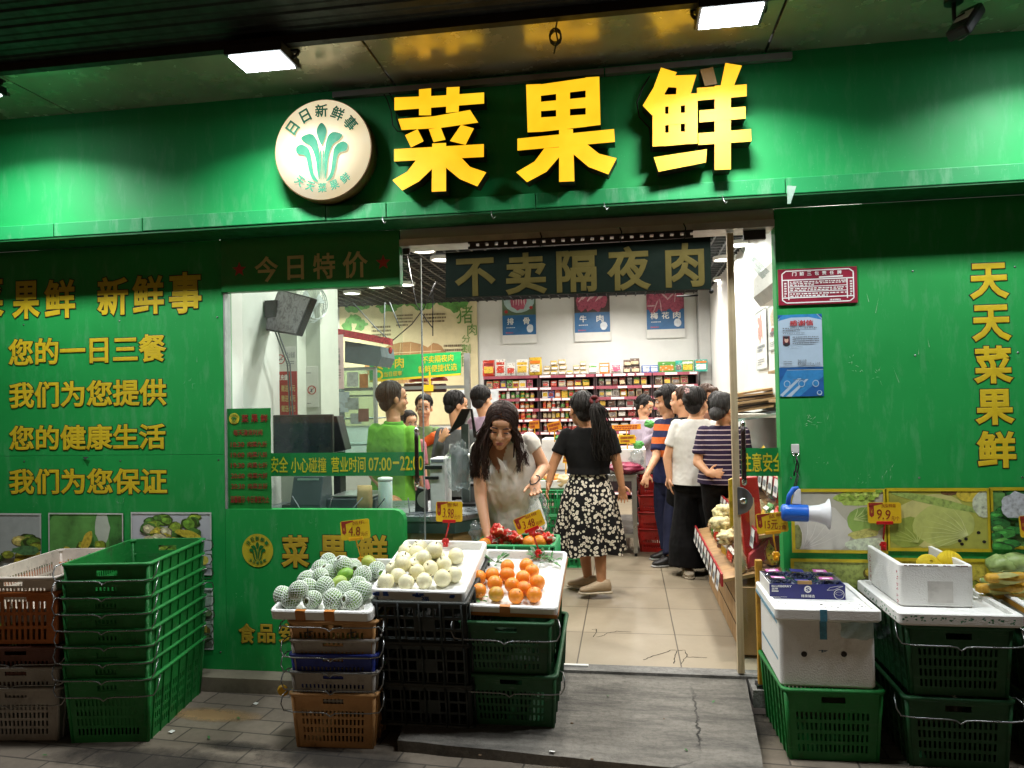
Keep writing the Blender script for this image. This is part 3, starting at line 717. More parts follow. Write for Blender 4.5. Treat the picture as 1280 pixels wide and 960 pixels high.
mb.build('lettering', mat('board_gold_ink', '#5f5529', .7, spec=.15), hb)
b = MB()
for px, py in ((675, 303), (775, 297), (855, 292)):
    p = at(px, py, y=-.08); b.tube([p + Vector((0, .02, .06)), p + Vector((.01, 0, .03)), p + Vector((0, 0, -.03))], .004, 5)
b.build('hanger', M_black, hb)
b = MB(); p = at(888, 361, y=-.07); b.tube([p + Vector((-.16, .25, .0)), p + Vector((-.06, .1, -.02))], .006, 6); b.build('pull_cord', M_black, hb); b = MB(); b.ball(p + Vector((.005, .01, -.012)), .014, None, 8, 6); b.build('cord_knob', M_black, hb)

# right-hand wall
rw_ = thing('green_wall_panel', 'green wall panel with vertical yellow characters right of the doorway', 'wall', (XDR + 1, 0, -.01))
b = MB(); b.box(XDR, 4.5, 0, .06, -.01, ZT); b.box(XDR, XDR + .03, .0605, .10, -.01, ZT); b.build('panel', M_wall, rw_)
letters('lettering', [('天', 1211, 330, 1262, 373), ('天', 1214, 382, 1265, 426), ('菜', 1216, 433, 1267, 479), ('果', 1218, 487, 1269, 531), ('鲜', 1220, 539, 1271, 585)], [M_yellow_ink, M_ink_dark], rw_, -.003, .034, .022)
scratches(rw_, -.0025, [(1016, 525, .03, 14), (1095, 470, .03, 7), (1070, 462, .02, 6), (1117, 480, .14, 1), (1098, 395, .10, 1), (1082, 380, .07, 1), (1145, 440, .05, 1), (1165, 440, .06, 1), (1060, 450, .02, 4),
    (1110, 590, .035, 5), (1080, 598, .012, 8), (1040, 525, .05, 1), (1028, 578, .012, 6)], 5, m=mat('scuff_pale2', '#9cc79f', .7))
M_yb = mat('photo_yellow_border', '#c2ae1e', .5)
def fphoto(x0, y0, x1, y1, base, shapes, x1w=None):
    A, B, D = rect(x0, y0, x1, y1, y=-.004)
    picture('printed_photo', A, B, D, rw_, base, shapes, frame=(.017, M_yb))
fphoto(988, 611, 1110, 692, pm('#b7b3a0', .12, 4), [('e', pm('#cfccc0', .1, 9), .3, .35, .33, .4, .2), ('e', pm('#a9c25a'), .66, .85, .2, .12, .5), ('e', pm('#8faf55', .2, 9), .78, .5, .2, .22, .15, -.3), ('e', pm('#c2bf6a'), .75, .3, .16, .07, .3, .2), ('e', pm('#cbd6b8'), .86, .12, .3, .12, .1), ('e', pm('#8a8f52'), .06, .25, .05, .2, .2)] + veins('#e6e4da', .12, .06, 6, .5, .35, 1.5) + veins('#c5d68a', .66, .52, 5, .26, -.3, 1.2) + [('e', pm(c_), .54 + .035 * i, .86 + .05 * (i % 3), .035, .04, .8, i) for i, c_ in enumerate(['#8fb03f', '#b9cf62', '#7da035'] * 4)])
fphoto(1106, 610, 1240, 690, pm('#a7aa4a', .2, 6), [('e', pm('#c5c27a', .15, 9), .42, .5, .36, .42, .15, -.3), ('e', pm('#93a548', .2, 9), .2, .3, .2, .24, .2), ('e', pm('#b8c26c', .12, 14), .55, .42, .3, .33, .08, -.35), ('e', pm('#9ab25a', .3, 50), .5, .78, .5, .06, .2, -.35),
    ('e', pm('#6b4f2a'), .62, .93, .09, .05, .2), ('e', pm('#c9b53c'), .8, .9, .12, .12, .1), ('e', pm('#c2cbb0'), .95, .75, .12, .22, .1)] + [('e', pm('#1e1c18'), x_, y_, .018, .024, .2) for x_, y_ in ((.76, .2), (.72, .12), (.88, .3), (.93, .16), (.70, .17))] + veins('#d5dc96', .78, .26, 9, .5, 1.7, 3.6, .005) + veins('#b9c774', .3, .14, 6, .3, 1.2, 2.8, .005))
fphoto(1236, 609, 1420, 688, pm('#5d8f48', .4, 12), veg_shapes(22, ['#2f7a34', '#3f8f3c', '#5fa24a', '#2a6a30'], 40, y1=.95, r0=.05, r1=.09) + [('e', pm('#b9bfc4'), .2, .72, .14, .2, .4)])
fphoto(988, 698, 1110, 800, pm('#9fae5a'), veg_shapes(24, YV, 14, y1=.9)); fphoto(1106, 697, 1240, 800, pm('#c2b23a'), veg_shapes(25, YV, 10, y1=.8)); fphoto(1236, 696, 1420, 800, pm('#8fa04a'), veg_shapes(26, YV, 14, y1=.9))

# notices on the right wall
pl = thing('notice_plaque', 'dark red engraved plaque beside the doorway above the blue notice', 'plaque', at(1022, 358, y=-.01))
A, B, D = at(973.5, 382, y=-.012), at(1072.5, 378, y=-.012), at(971.5, 337, y=-.012); Bx = Vector((B.x, -.012, A.z)); D = Vector((A.x, -.012, D.z))
b = MB(); M_maroon = mat('maroon_board', '#8c1f35', .4)
b.box(A.x, Bx.x, -.012, -.002, A.z, D.z); b.build('board', M_maroon, pl, bevel=.002)
u, v = Bx - A, D - A; b = MB(); o = Vector((0, -.0016, 0))
def ln(a0, c0, a1, c1, t=.006):
    p, q = A + u * a0 + v * c0 + o, A + u * a1 + v * c1 + o; d = (q - p).normalized(); n_ = Vector((-d.z, 0, d.x)) * t * .5
    b.quad(p - n_, q - n_, q + n_, p + n_)
fr = [(.10, .06), (.90, .06), (.95, .14), (.95, .86), (.90, .94), (.10, .94), (.05, .86), (.05, .14), (.10, .06)]
for p_, q_ in zip(fr, fr[1:]): ln(*p_, *q_)
ln(.05, .69, .95, .69); ln(.13, .14, .13, .69); ln(.87, .14, .87, .69); ln(.05, .2, .95, .2); ln(.13, .5, .87, .5, .004); ln(.13, .36, .87, .36, .004)
for k, ch in enumerate('门前三包责任牌'):
    p = A + u * (.18 + k * .095) + v * .80 + o; write(b, ch, p, p + u * .055, p + v * .11, .03)
for a0, c0, a1, c1, r_, s_ in ((.15, .52, .86, .66, 3, 1), (.15, .38, .86, .48, 2, 2), (.15, .22, .86, .34, 2, 3), (.65, .08, .9, .16, 1, 4)):
    scribble(b, A + u * a0 + v * c0 + o, A + u * a1 + v * c0 + o, A + u * a0 + v * c1 + o, r_, 0, 1, .55, s_)
for a0 in (.075, .905): scribble(b, A + u * a0 + v * .22 + o, A + u * (a0 + .03) + v * .22 + o, A + u * a0 + v * .64 + o, 6, 0, 1, .6, 5, .1)
b.quad(*[A + u * x_ + v * y_ + o for x_, y_ in ((.52, .72), (.82, .73), (.82, .77), (.52, .76))])
b.build('lettering', M_white_ink, pl)

nt_ = thing('notice_poster', 'pale blue notice sheet with a small portrait photo under the red plaque', 'poster', at(1001, 445, y=-.004))
A, B, D = at(975, 496, y=-.004), at(1030, 496, y=-.004), at(974, 394, y=-.004); B = Vector((B.x, -.004, A.z)); D = Vector((A.x, -.004, D.z)); u, v = B - A, D - A
M_bp = mat('pale_blue_paper', '#a9bfd0', .5, var=.05); M_bd = mat('blue_print', '#2f7fb8', .5, var=.15, scale=20); M_bd2 = mat('deep_blue_print', '#1c5a9a', .5, var=.15, scale=20)
sh = [('p', M_bd, [(0, 0), (1, 0), (1, .32), (0, .32)]), ('p', M_bd2, [(0, .16), (.18, .33), (0, .33)]), ('p', M_bd2, [(.45, 0), (1, 0), (1, .24)]), ('p', M_bp, [(0, .02), (.42, .22), (.5, .22), (.06, 0)]), ('p', M_bp, [(.14, 0), (.6, .21), (.66, .21), (.26, 0)]),
      ('p', M_bd2, [(0, .33), (1, .33), (1, .355), (0, .355)]), ('p', M_bd, [(0, .93), (1, .93), (.88, 1), (.1, 1)]), ('p', M_bp, [(.02, .36), (.98, .36), (.98, .93), (.7, .965), (.3, .965), (.02, .93)]), ('p', M_bd2, [(.0, .95), (.12, 1), (0, 1)]), ('p', M_bd2, [(.9, 1), (1, .95), (1, 1)])]
for x_ in (.17, .5, .82): sh += [('e', M_bp, x_, .155, .075, .042, .0), ('e', M_bd, x_, .155, .06, .033, 0)]
sh += [('e', M_bp, .9, .04, .06, .03, 0), ('e', M_bd2, .9, .045, .04, .02, 0)]
sh += [('p', mat('portrait_red', '#5a1624', .5), [(.1, .63), (.26, .63), (.26, .74), (.1, .74)]), ('e', mat('portrait_skin', '#c9a593', .6), .18, .695, .045, .035, .1), ('e', M_blackink, .18, .722, .05, .018, .1), ('e', M_blackink, .18, .637, .07, .02, .2)]
picture('sheet', A, B, D, nt_, M_bp, sh)
b = MB(); o = Vector((0, -.006, 0))
write(b, '感谢信', *[A + u * x_ + v * y_ + o for x_, y_ in ((.26, .86), (.80, .86), (.26, .93))], .02, 0, 1)
for x0, y0, x1, y1, r_ in ((.1, .8, .9, .85, 2), (.1, .765, .9, .785, 1), (.32, .64, .92, .74, 4), (.1, .42, .45, .44, 1), (.1, .39, .45, .41, 1), (.62, .365, .92, .38, 1), (.3, .2, .95, .215, 1), (.2, .6, .75, .61, 1)):
    scribble(b, A + u * x0 + v * y0 + o, A + u * x1 + v * y0 + o, A + u * x0 + v * y1 + o, r_, 0, 1, .5, int(x0 * 100 + y0 * 9))
write(b, '96110', *[A + u * x_ + v * y_ + o for x_, y_ in ((.42, .425), (.62, .425), (.42, .45))], .01, 0, 0)
write(b, '63398110 x 110', *[A + u * x_ + v * y_ + o for x_, y_ in ((.42, .385), (.93, .385), (.42, .412))], .01, 0, 0)
b.build('print', [M_grey_ink, M_red_ink], nt_)

hk = thing('wall_hook', 'white stick-on wall hook holding the megaphone cord', 'hook', at(994, 560, y=-.01))
b = MB(); p = at(994, 562, y=-.004); b.box(p.x - .021, p.x + .021, -.008, -.001, p.z - .02, p.z + .03); b.build('plate', M_white, hk, bevel=.003)
b = MB(); b.tube([p + Vector((-.018, -.006, -.008)), p + Vector((-.014, -.014, -.028)), p + Vector((0, -.017, -.036)), p + Vector((.014, -.014, -.028)), p + Vector((.018, -.006, -.008))], .0035, 6); b.build('wire_bow', M_chrome, hk)
mg = thing('megaphone', 'blue and white megaphone hanging from a black cord on the right wall', 'megaphone', at(1005, 640, y=-.12))
c = at(995, 641, y=-.12); ex = Vector((1, -.12, -.02)).normalized(); MM = ex.to_track_quat('Z', 'Y').to_matrix().to_4x4()
b = MB(); b.lathe([(.001, -.075), (.030, -.075), (.042, -.066), (.045, -.05), (.045, .055), (.043, .06)], c, MM, 24); b.build('body', mat('megaphone_blue', '#1f62c4', .35, var=.06), mg)
b = MB(); b.lathe([(.040, .055), (.041, .075), (.045, .11), (.058, .145), (.078, .158), (.080, .163), (.074, .160), (.052, .142), (.038, .11), (.030, .06)], c, MM, 28, cap=False); b.build('horn', mat('megaphone_white', '#dfe1e2', .35, var=.04), mg)
g0 = c + Vector((-.02, 0, .045)); b = MB(); b.tube([g0 + Vector((-.02, 0, 0)), g0 + Vector((-.012, 0, .045)), g0 + Vector((.012, 0, .082)), g0 + Vector((.036, 0, .086))], [.012, .013, .013, .010], 8); b.build('grip', _mats['megaphone_blue'], mg)
b = MB(); b.poly([g0 + Vector((.0, -.012, .0)), g0 + Vector((.045, -.012, 0)), g0 + Vector((.045, -.012, .08)), g0 + Vector((.03, -.012, .083)), g0 + Vector((.012, -.012, .06))], (0, .024, 0)); b.build('trigger', _mats['megaphone_white'], mg, bevel=.003)
b = MB(); b.tube([p + Vector((0, -.014, -.032)), p + Vector((.003, -.016, -.07)), p + Vector((-.006, -.02, -.11)), p + Vector((.006, -.03, -.14)), g0 + Vector((.02, 0, .085))], .004, 6)
b.tube([p + Vector((.002, -.016, -.033)), p + Vector((.012, -.02, -.09)), p + Vector((.002, -.02, -.13)), g0 + Vector((.01, 0, .08))], .003, 6)
b.tube([p + Vector((.0, -.018, -.10)), p + Vector((-.012, -.02, -.12)), p + Vector((-.014, -.02, -.14))], .005, 6); b.build('cord', M_black, mg)
yp = thing('yellow_pole', 'yellow tape-wrapped pole standing behind the white foam box', 'pole', at(951, 838, y=-.06))
a0, a1 = at(952, 842, y=-.07), at(951, 700, y=-.07); b = MB(); b.box(a0.x - .018, a0.x + .018, -.085, -.045, -.01, a1.z); b.build('post', mat('yellow_tape', '#b5851d', .5, var=.25, scale=20), yp, bevel=.004)
b = MB(); b.box(a0.x - .03, a0.x + .03, -.1, -.03, -.012, .01); b.build('foot', M_dark, yp)
# ================================================================ crates
def rr(w, d, r, z, n=5):
    o = []
    for cx, cy, a0 in ((w / 2 - r, -d / 2 + r, -90), (w / 2 - r, d / 2 - r, 0), (-w / 2 + r, d / 2 - r, 90), (-w / 2 + r, -d / 2 + r, 180)):
        for i in range(n): a = R(a0 + 90 * i / (n - 1)); o.append(Vector((cx + r * math.cos(a), cy + r * math.sin(a), z)))
    return o
def plastic(name, col, rough=.42):
    g = G(name); c = C(col); ro = g.n('VectorMath', operation='ADD', i0=g.obj(), i1=g.math('MULTIPLY', g.n('ObjectInfo').outputs['Random'], 7.0).outputs[0]).outputs[0]
    n = g.noise(4, 6, .7, ro); col_ = g.ramp(n, (.3, tuple(x * .72 for x in c[:3])), (.55, c[:3]), (.75, tuple(min(1, x * 1.2 + .01) for x in c[:3])))
    st = g.noise(9, 5, .75, g.map((1, 1, 7), ro)); col_ = g.mix(g.ramp(st, (.60, (0, 0, 0)), (.74, (.40,) * 3)), col_, tuple(x * .5 + .22 for x in c[:3]) + (1,))
    di = g.noise(14, 7, .75, ro); col_ = g.mix(g.ramp(di, (.56, (0, 0, 0)), (.72, (.55,) * 3)), col_, C('#3a3226'))
    g.P(Base_Color=col_, Roughness=g.ramp(di, (.3, (rough,) * 3), (.7, (.75,) * 3))); g.bump(g.noise(60, 4, .6), .2, .003); return g.m
M_cg = plastic('crate_green', '#12752f'); M_cb = plastic('crate_black_green', '#121a16')
M_cw = plastic('crate_grey', '#9a948c'); M_ct = plastic('crate_tan', '#b98a55'); M_cbl = plastic('crate_blue', '#1c2f86')
M_cr = plastic('crate_cream', '#cfc3b6'); M_co = plastic('crate_orange', '#b5652a'); M_cbr = plastic('crate_brown', '#5e3428'); M_cgd = plastic('crate_deep_green', '#0b4a22')
M_wire = mat('wire_steel', '#8f9190', .3, .9)
def crate_body(b, w, d, h, tap, front_rows, nc=16, t=.004, hole=True, side_rows=None, lattice=False):
    def wall(ax, sg, width, other, rows, hand, nc):
        us = [-1.0, -.80]; k = nc * 2 - 1
        us += [-.80 + 1.6 * (i + 1) / (k + 1) for i in range(k)] + [.80, 1.0]
        vs = sorted(set([0, .05] + [q for r_ in rows for q in r_] + ([.80, .885] if hand else []) + [1.0]))
        def F(u, v, w_):
            q = tap * (1 - v); a = u * (width / 2 - q); c = sg * (other / 2 - q - w_)
            return (a, c, v * h) if ax == 'y' else (c, a, v * h)
        def ho(i, j):
            u = (us[i] + us[i + 1]) / 2; v = (vs[j] + vs[j + 1]) / 2
            if hand and abs(u) < .24 and .80 < v < .885: return True
            if abs(u) > .8 or i % 2 == 0: return False
            return any(a < v < c for a, c in rows)
        b.perf(F, us, vs, ho, t)
    wall('y', -1, w, d, front_rows, hole, nc); wall('y', 1, w, d, front_rows, hole, nc)
    sr = side_rows if side_rows is not None else front_rows
    wall('x', -1, d, w, sr, False, nc + 8); wall('x', 1, d, w, sr, False, nc + 8)
    b.box(-w / 2 + tap + t, w / 2 - tap - t, -d / 2 + tap + t, d / 2 - tap - t, .002, .008)
    e = .016                                                     # rolled rim and corner posts
    o = rr(w + .012, d + .012, .03, h - .020); o2 = rr(w + 2 * e, d + 2 * e, .034, h - .012); o3 = rr(w + 2 * e, d + 2 * e, .034, h - .002); o4 = rr(w + e, d + e, .03, h + .001); i1 = rr(w - .008, d - .008, .028, h); i2 = rr(w - .008, d - .008, .028, h - .020)
    b.loft([o, o2, o3, o4, i1, i2, o], 0, cap=False)
    for sx in (-1, 1):
        for sy in (-1, 1):
            q = tap; p0 = Vector((sx * (w / 2 - q - .004), sy * (d / 2 - q - .004), 0)); p1 = Vector((sx * (w / 2 - .004), sy * (d / 2 - .004), h - .01)); b.tube([p0, p1], .010, 8)
    for sx in (-1, 1):                                           # ribs on the long sides
        for i in range(7):
            y = (-.42 + .14 * i) * d; q0 = tap
            b.hexa([(sx * (w / 2 - q0), y - .003, 0), (sx * (w / 2 - q0 + .007), y - .003, 0), (sx * (w / 2 - q0 + .007), y + .003, 0), (sx * (w / 2 - q0), y + .003, 0),
                    (sx * (w / 2 + .0), y - .003, h - .02), (sx * (w / 2 + .007), y - .003, h - .02), (sx * (w / 2 + .007), y + .003, h - .02), (sx * (w / 2), y + .003, h - .02)][:: 1] if sx > 0 else
                   [(sx * (w / 2 - q0 + .007), y - .003, 0), (sx * (w / 2 - q0), y - .003, 0), (sx * (w / 2 - q0), y + .003, 0), (sx * (w / 2 - q0 + .007), y + .003, 0),
                    (sx * (w / 2 + .007), y - .003, h - .02), (sx * (w / 2), y - .003, h - .02), (sx * (w / 2), y + .003, h - .02), (sx * (w / 2 + .007), y + .003, h - .02)])
def bail(w, d, h, sy=-1, drop=.085, m=None, parent=None):
    b = MB(); y = sy * d / 2; o = []
    for s_ in (-1, 1):
        o.append([(s_ * (w / 2 + .012), y - sy * .07, h - .012), (s_ * (w / 2 + .034), y - sy * .04, h - .004), (s_ * (w / 2 + .046), y + sy * .0, h - .016), (s_ * (w / 2 + .046), y + sy * .02, h - .05), (s_ * (w / 2 + .030), y + sy * .026, h - drop + .006), (s_ * (w / 2 - .02), y + sy * .028, h - drop), (s_ * .05, y + sy * .03, h - drop)])
    b.tube(o[0] + [(-.022, y + sy * .03, h - drop - .004), (-.004, y + sy * .03, h - drop - .018), (.018, y + sy * .03, h - drop - .003)] + o[1][::-1], .0034, 6)
    return b
def crate(name, label, m, w=.44, d=.66, h=.335, tap=.02, rows=None, loc=(0, 0, 0), rot=(0, 0, 0), handles=1, group=None, nc=16, mats=None, sr=None):
    t = thing(name, label, 'crate', (0, 0, 0), 0, group)
    b = MB(); crate_body(b, w, d, h, tap, rows or [(.12, .22), (.27, .37), (.42, .52), (.57, .67)], nc, side_rows=sr); b.build('body', mats or m, t)
    if handles:
        bail(w, d, h, -1).build('wire_handle', M_wire, t)
        if handles > 1: bail(w, d, h, 1).build('wire_handle', M_wire, t)
    t.location = loc; t.rotation_euler = rot
    return t
ORD = ['lowest', 'second', 'third', 'fourth', 'fifth', 'sixth', 'seventh', 'topmost']
# tall stack of nested green crates at the left
rz = R(8.5); bx, by = -2.668, -.49
first = None
for k in range(8):
    loc = (bx + rnd.uniform(-.004, .004), by + rnd.uniform(-.004, .004), -.14 + k * .0825); rot = (0, 0, rz + rnd.uniform(-.012, .012))
    lab = 'green nested basket crate, %s of the eight in the tall left stack' % ORD[k]
    if first is None: first = crate('produce_crate', lab, M_cg, .43, .66, .33, .022, loc=loc, rot=rot, handles=2, group='green crates nested in the tall left stack')
    else: dup(first, loc, rot, lab)
# mixed stack at the picture's left edge
ax, ay = -3.155, -.50; zr = lambda py: at(60, py, y=-.86).z
base = [(M_cw, 862, 'grey slotted crate at the bottom of the far left stack'), (M_cw, 836, 'grey crate second from the bottom of the far left stack'), (M_cbr, 810, 'dark brown crate in the middle of the far left stack')]
for k, (m, py, lab) in enumerate(base):
    h = zr(py) + .14 if k == 0 else .24
    crate('produce_crate', lab, m, .46, .70, h, .02, loc=(ax, ay, zr(py) - h), rot=(0, 0, rz * .8), handles=1, group='mixed crates stacked at the left edge')
crate('produce_crate', 'rusty orange slotted crate under the cream crate at the left edge', M_co, .45, .70, .27, .006, [(.08, .28), (.34, .54), (.60, .80)], (ax, ay, zr(808)), (0, 0, rz * .8), 0, 'mixed crates stacked at the left edge', 12)
crate('produce_crate', 'cream coloured empty crate on top of the far left stack', M_cr, .455, .72, .24, .03, [(.3, .5), (.55, .75)], (ax - .005, ay, zr(722) - .24), (0, 0, rz * .8), 0, 'mixed crates stacked at the left edge', 18)
# stack under the guavas
cx, cy = -1.47, -.42
zc = lambda py: at(410, py, y=-.75).z
crate('produce_crate', 'tan slotted crate at the bottom of the stack under the guavas', M_ct, .42, .64, zc(867) + .14, .02, loc=(cx, cy, -.14), rot=(0, 0, R(3)), handles=1, group='nested crates under the guava tray')
for m, py, hh, lab in ((M_cw, 840, .2, 'grey crate just above the tan crate under the guavas'), (M_cbl, 818, .2, 'dark blue crate in the middle of the stack under the guavas'), (M_cw, 799, .2, 'pale grey crate above the blue crate under the guavas')):
    crate('produce_crate', lab, m, .42, .64, hh, .018, loc=(cx + rnd.uniform(-.006, .006), cy, zc(py) - hh), rot=(0, 0, R(3 + rnd.uniform(-1, 1))), handles=1, group='nested crates under the guava tray')
tc = crate('produce_crate', 'tan crate with black painted marks directly under the guava tray', M_ct, .43, .64, .22, .015, [(.45, .72)], (cx, cy, zc(776) - .22), (0, 0, R(3)), 0, 'nested crates under the guava tray', 14)
o = bail(.43, .64, .22, -1, .028).build('wire_handle', M_wire); o.parent = tc
for x_ in (-.12, .10):
    b = MB(); write(b, '七', (x_ - .02, -.3225, .135), (x_ + .025, -.3225, .135), (x_ - .02, -.3225, .18), .02); o = b.build('lettering', M_blackink); o.parent = tc
b = MB(); b.lathe([(.02, 0), (.03, .012), (.02, .024)], at(355, 862, y=-.70), Mx, 14); b.build('produce_leftover', mat('yellow_rind', '#c79a1e', .5), origin=at(355, 862, y=-.70)); tag(COL.objects[-1], 'yellow scrap caught on the left rim of the stack under the guavas', 'scrap')

TILT = R(9)
def stack_frame(px0, py0, px1, py1, zb, d):
    a = at(px0, py0, z=zb); c = at(px1, py1, z=zb); m = (a + c) / 2
    return m, Matrix.Translation(m) @ Matrix.Rotation(TILT, 4, 'X') @ Matrix.Translation((0, d / 2, 0))
# black crates under the pears
m, Fd = stack_frame(478, 908, 586, 908, -.065, .62)
def lattice_crate(name, label, m, w, d, h, group):
    t = thing(name, label, 'crate', (0, 0, 0), 0, group); b = MB()
    for ax in (0, 1):
        for sg in (-1, 1):
            wd, ot = (w, d) if ax == 0 else (d, w); n_ = 9 if ax == 0 else 13
            us = [-1, -.94]
            for i in range(n_): us += [-.94 + 1.88 * (i + .82) / n_, -.94 + 1.88 * (i + 1) / n_]
            us[-1] = .94; us += [1]
            vs = [0, .08, .30, .36, .58, .64, .86, 1]
            F = (lambda u, v, w_, wd=wd, ot=ot, sg=sg: (u * wd / 2, sg * (ot / 2 - w_), v * h)) if ax == 0 else (lambda u, v, w_, wd=wd, ot=ot, sg=sg: (sg * (ot / 2 - w_), u * wd / 2, v * h))
            b.perf(F, us, vs, lambda i, j, us=us, vs=vs: (i % 2 == 1 and 0 < i < len(us) - 2 and j in (1, 3, 5)) and not (j == 3 and abs(us[i]) < .25), .010)
            for i in range(5):
                u = -.9 + .45 * i
                p0, p1 = F(u, .02, -.008), F(u, .98, -.008); b.tube([p0, p1], .006, 6)
    for z in (.004, h - .004): b.loft([rr(w + .02, d + .02, .02, z - .006), rr(w + .02, d + .02, .02, z + .006), rr(w - .02, d - .02, .015, z + .006), rr(w - .02, d - .02, .015, z - .006), rr(w + .02, d + .02, .02, z - .006)], 0, cap=False)
    b.build('body', m, t); b = MB(); b.box(-w / 2 + .012, w / 2 - .012, -d / 2 + .012, d / 2 - .012, .012, .02); b.build('base', m, t)
    return t
first = None
for k in range(3):
    M_ = Fd @ Matrix.Translation((rnd.uniform(-.006, .006), 0, k * .217)); lab = '%s black lattice crate under the tray of pears' % ('lowest', 'middle', 'upper')[k]
    if first is None: first = lattice_crate('black_crate', lab, M_cb, .47, .60, .213, 'black crates under the pears')
    o = first if k == 0 else dup(first, label=lab)
    o.location = M_.translation; o.rotation_euler = (TILT, 0, 0)
topD = Fd @ Matrix.Translation((0, 0, .627))
# green crates under the oranges
m, Fe = stack_frame(594, 905, 690, 908, -.065, .66)
ed = crate('produce_crate', 'green slotted crate at the bottom of the orange stack on the ramp', M_cgd, .44, .70, .283, .018, loc=Fe.translation, rot=(TILT, 0, 0), handles=1, group='green crates under the oranges', sr=[(.15, .3), (.4, .55), (.6, .75)])
M_ = Fe @ Matrix.Translation((-.012, -.01, .276)); eu = dup(ed, M_.translation, (TILT, 0, 0), 'green slotted crate directly under the tray of oranges')
topE = Fe @ Matrix.Translation((0, 0, .537))

def foam_tray(label, Mw, w=.47, d=.66, h=.06, tape=None, blue=False):
    t = thing('foam_tray', label, 'foam tray', (0, 0, 0), 0, 'white foam lids used as fruit trays')
    b = MB(); b.loft([rr(w - .03, d - .03, .02, 0), rr(w - .004, d - .004, .026, .008), rr(w, d, .028, h - .006), rr(w - .008, d - .008, .026, h), rr(w - .036, d - .036, .018, h), rr(w - .044, d - .044, .016, h - .008), rr(w - .05, d - .05, .015, .016)], 0, sm=False)
    b.build('body', M_foam, t)
    if tape:
        for x in tape[1]: b = MB(); b.box(x - .026, x + .026, -d / 2 - .0012, -d / 2 - .0002, .006, h + .0008); b.box(x - .026, x + .026, -d / 2 - .0012, -d / 2 + .02, h + .0002, h + .0012); b.build('tape', tape[0], t)
    t.matrix_world = Mw; L, Q, _ = Mw.decompose(); t.location = L; t.rotation_euler = Q.to_euler()
    return t
M_otape = mat('orange_tape', '#b5702c', .4); M_bl = mat('blue_print_on_foam', '#2f55a8', .5)
def tray_matrix(fl, fr, rl, yf, yr, w):
    "tray frame from the picture points of its front corners and rear left corner"
    a, c, r_ = at(*fl, y=yf), at(*fr, y=yf), at(*rl, y=yr)
    ex = (c - a).normalized(); dy = (r_ - a); dy -= ex * dy.dot(ex); dep = dy.length; ey = dy.normalized(); ez = ex.cross(ey)
    o = (a + c) / 2 + ey * dep / 2
    return Matrix(((ex.x, ey.x, ez.x, o.x), (ex.y, ey.y, ez.y, o.y), (ex.z, ey.z, ez.z, o.z), (0, 0, 0, 1))), (c - a).length, dep
TE, wE, dE = tray_matrix((576, 756), (697, 761), (611, 686), -.64, -.02, 0)
TD, wD, dD = tray_matrix((462, 737), (581, 741), (503, 674), -.66, -.06, 0)
TC, wC, dC = tray_matrix((336, 763), (463, 766), (404, 697), -.77, -.14, 0)
dn = lambda M_, h: M_ @ Matrix.Translation((0, 0, -h))
trE = foam_tray('white foam lid with orange tape holding the oranges', dn(TE, .06), wE, dE, .06, (M_otape, (-.02,)))
b = MB(); b.box(-wE / 2 + .002, wE / 2 - .002, -dE / 2 - .0014, -dE / 2 - .0002, .008, .026); b.box(wE / 2 + .0002, wE / 2 + .0014, -dE / 2 + .01, dE / 2 - .01, .01, .03); o = b.build('tape', M_otape); o.parent = trE
trD = foam_tray('white foam lid with blue print holding the pears', dn(TD, .06), wD, dD, .06)
b = MB(); r_ = random.Random(4)
for i in range(14):
    x = r_.choice((-wD / 2 + .03, wD / 2 - .06)) + r_.uniform(-.02, .05) if i < 9 else r_.uniform(-.03, .05); z = r_.uniform(.035, .055); b.box(x, x + r_.uniform(.008, .03), -dD / 2 - .0012, -dD / 2 - .0002, z - .012, z)
for k, ch in enumerate('福'): write(b, ch, (.02, -dD / 2 - .0015, .008), (.06, -dD / 2 - .0015, .008), (.02, -dD / 2 - .0015, .034), .02)
o = b.build('blue_print', M_bl); o.parent = trD
trC = foam_tray('white foam lid with brown tape holding the netted guavas', dn(TC, .055), wC, dC, .055, (M_otape, (.05, -.1)))

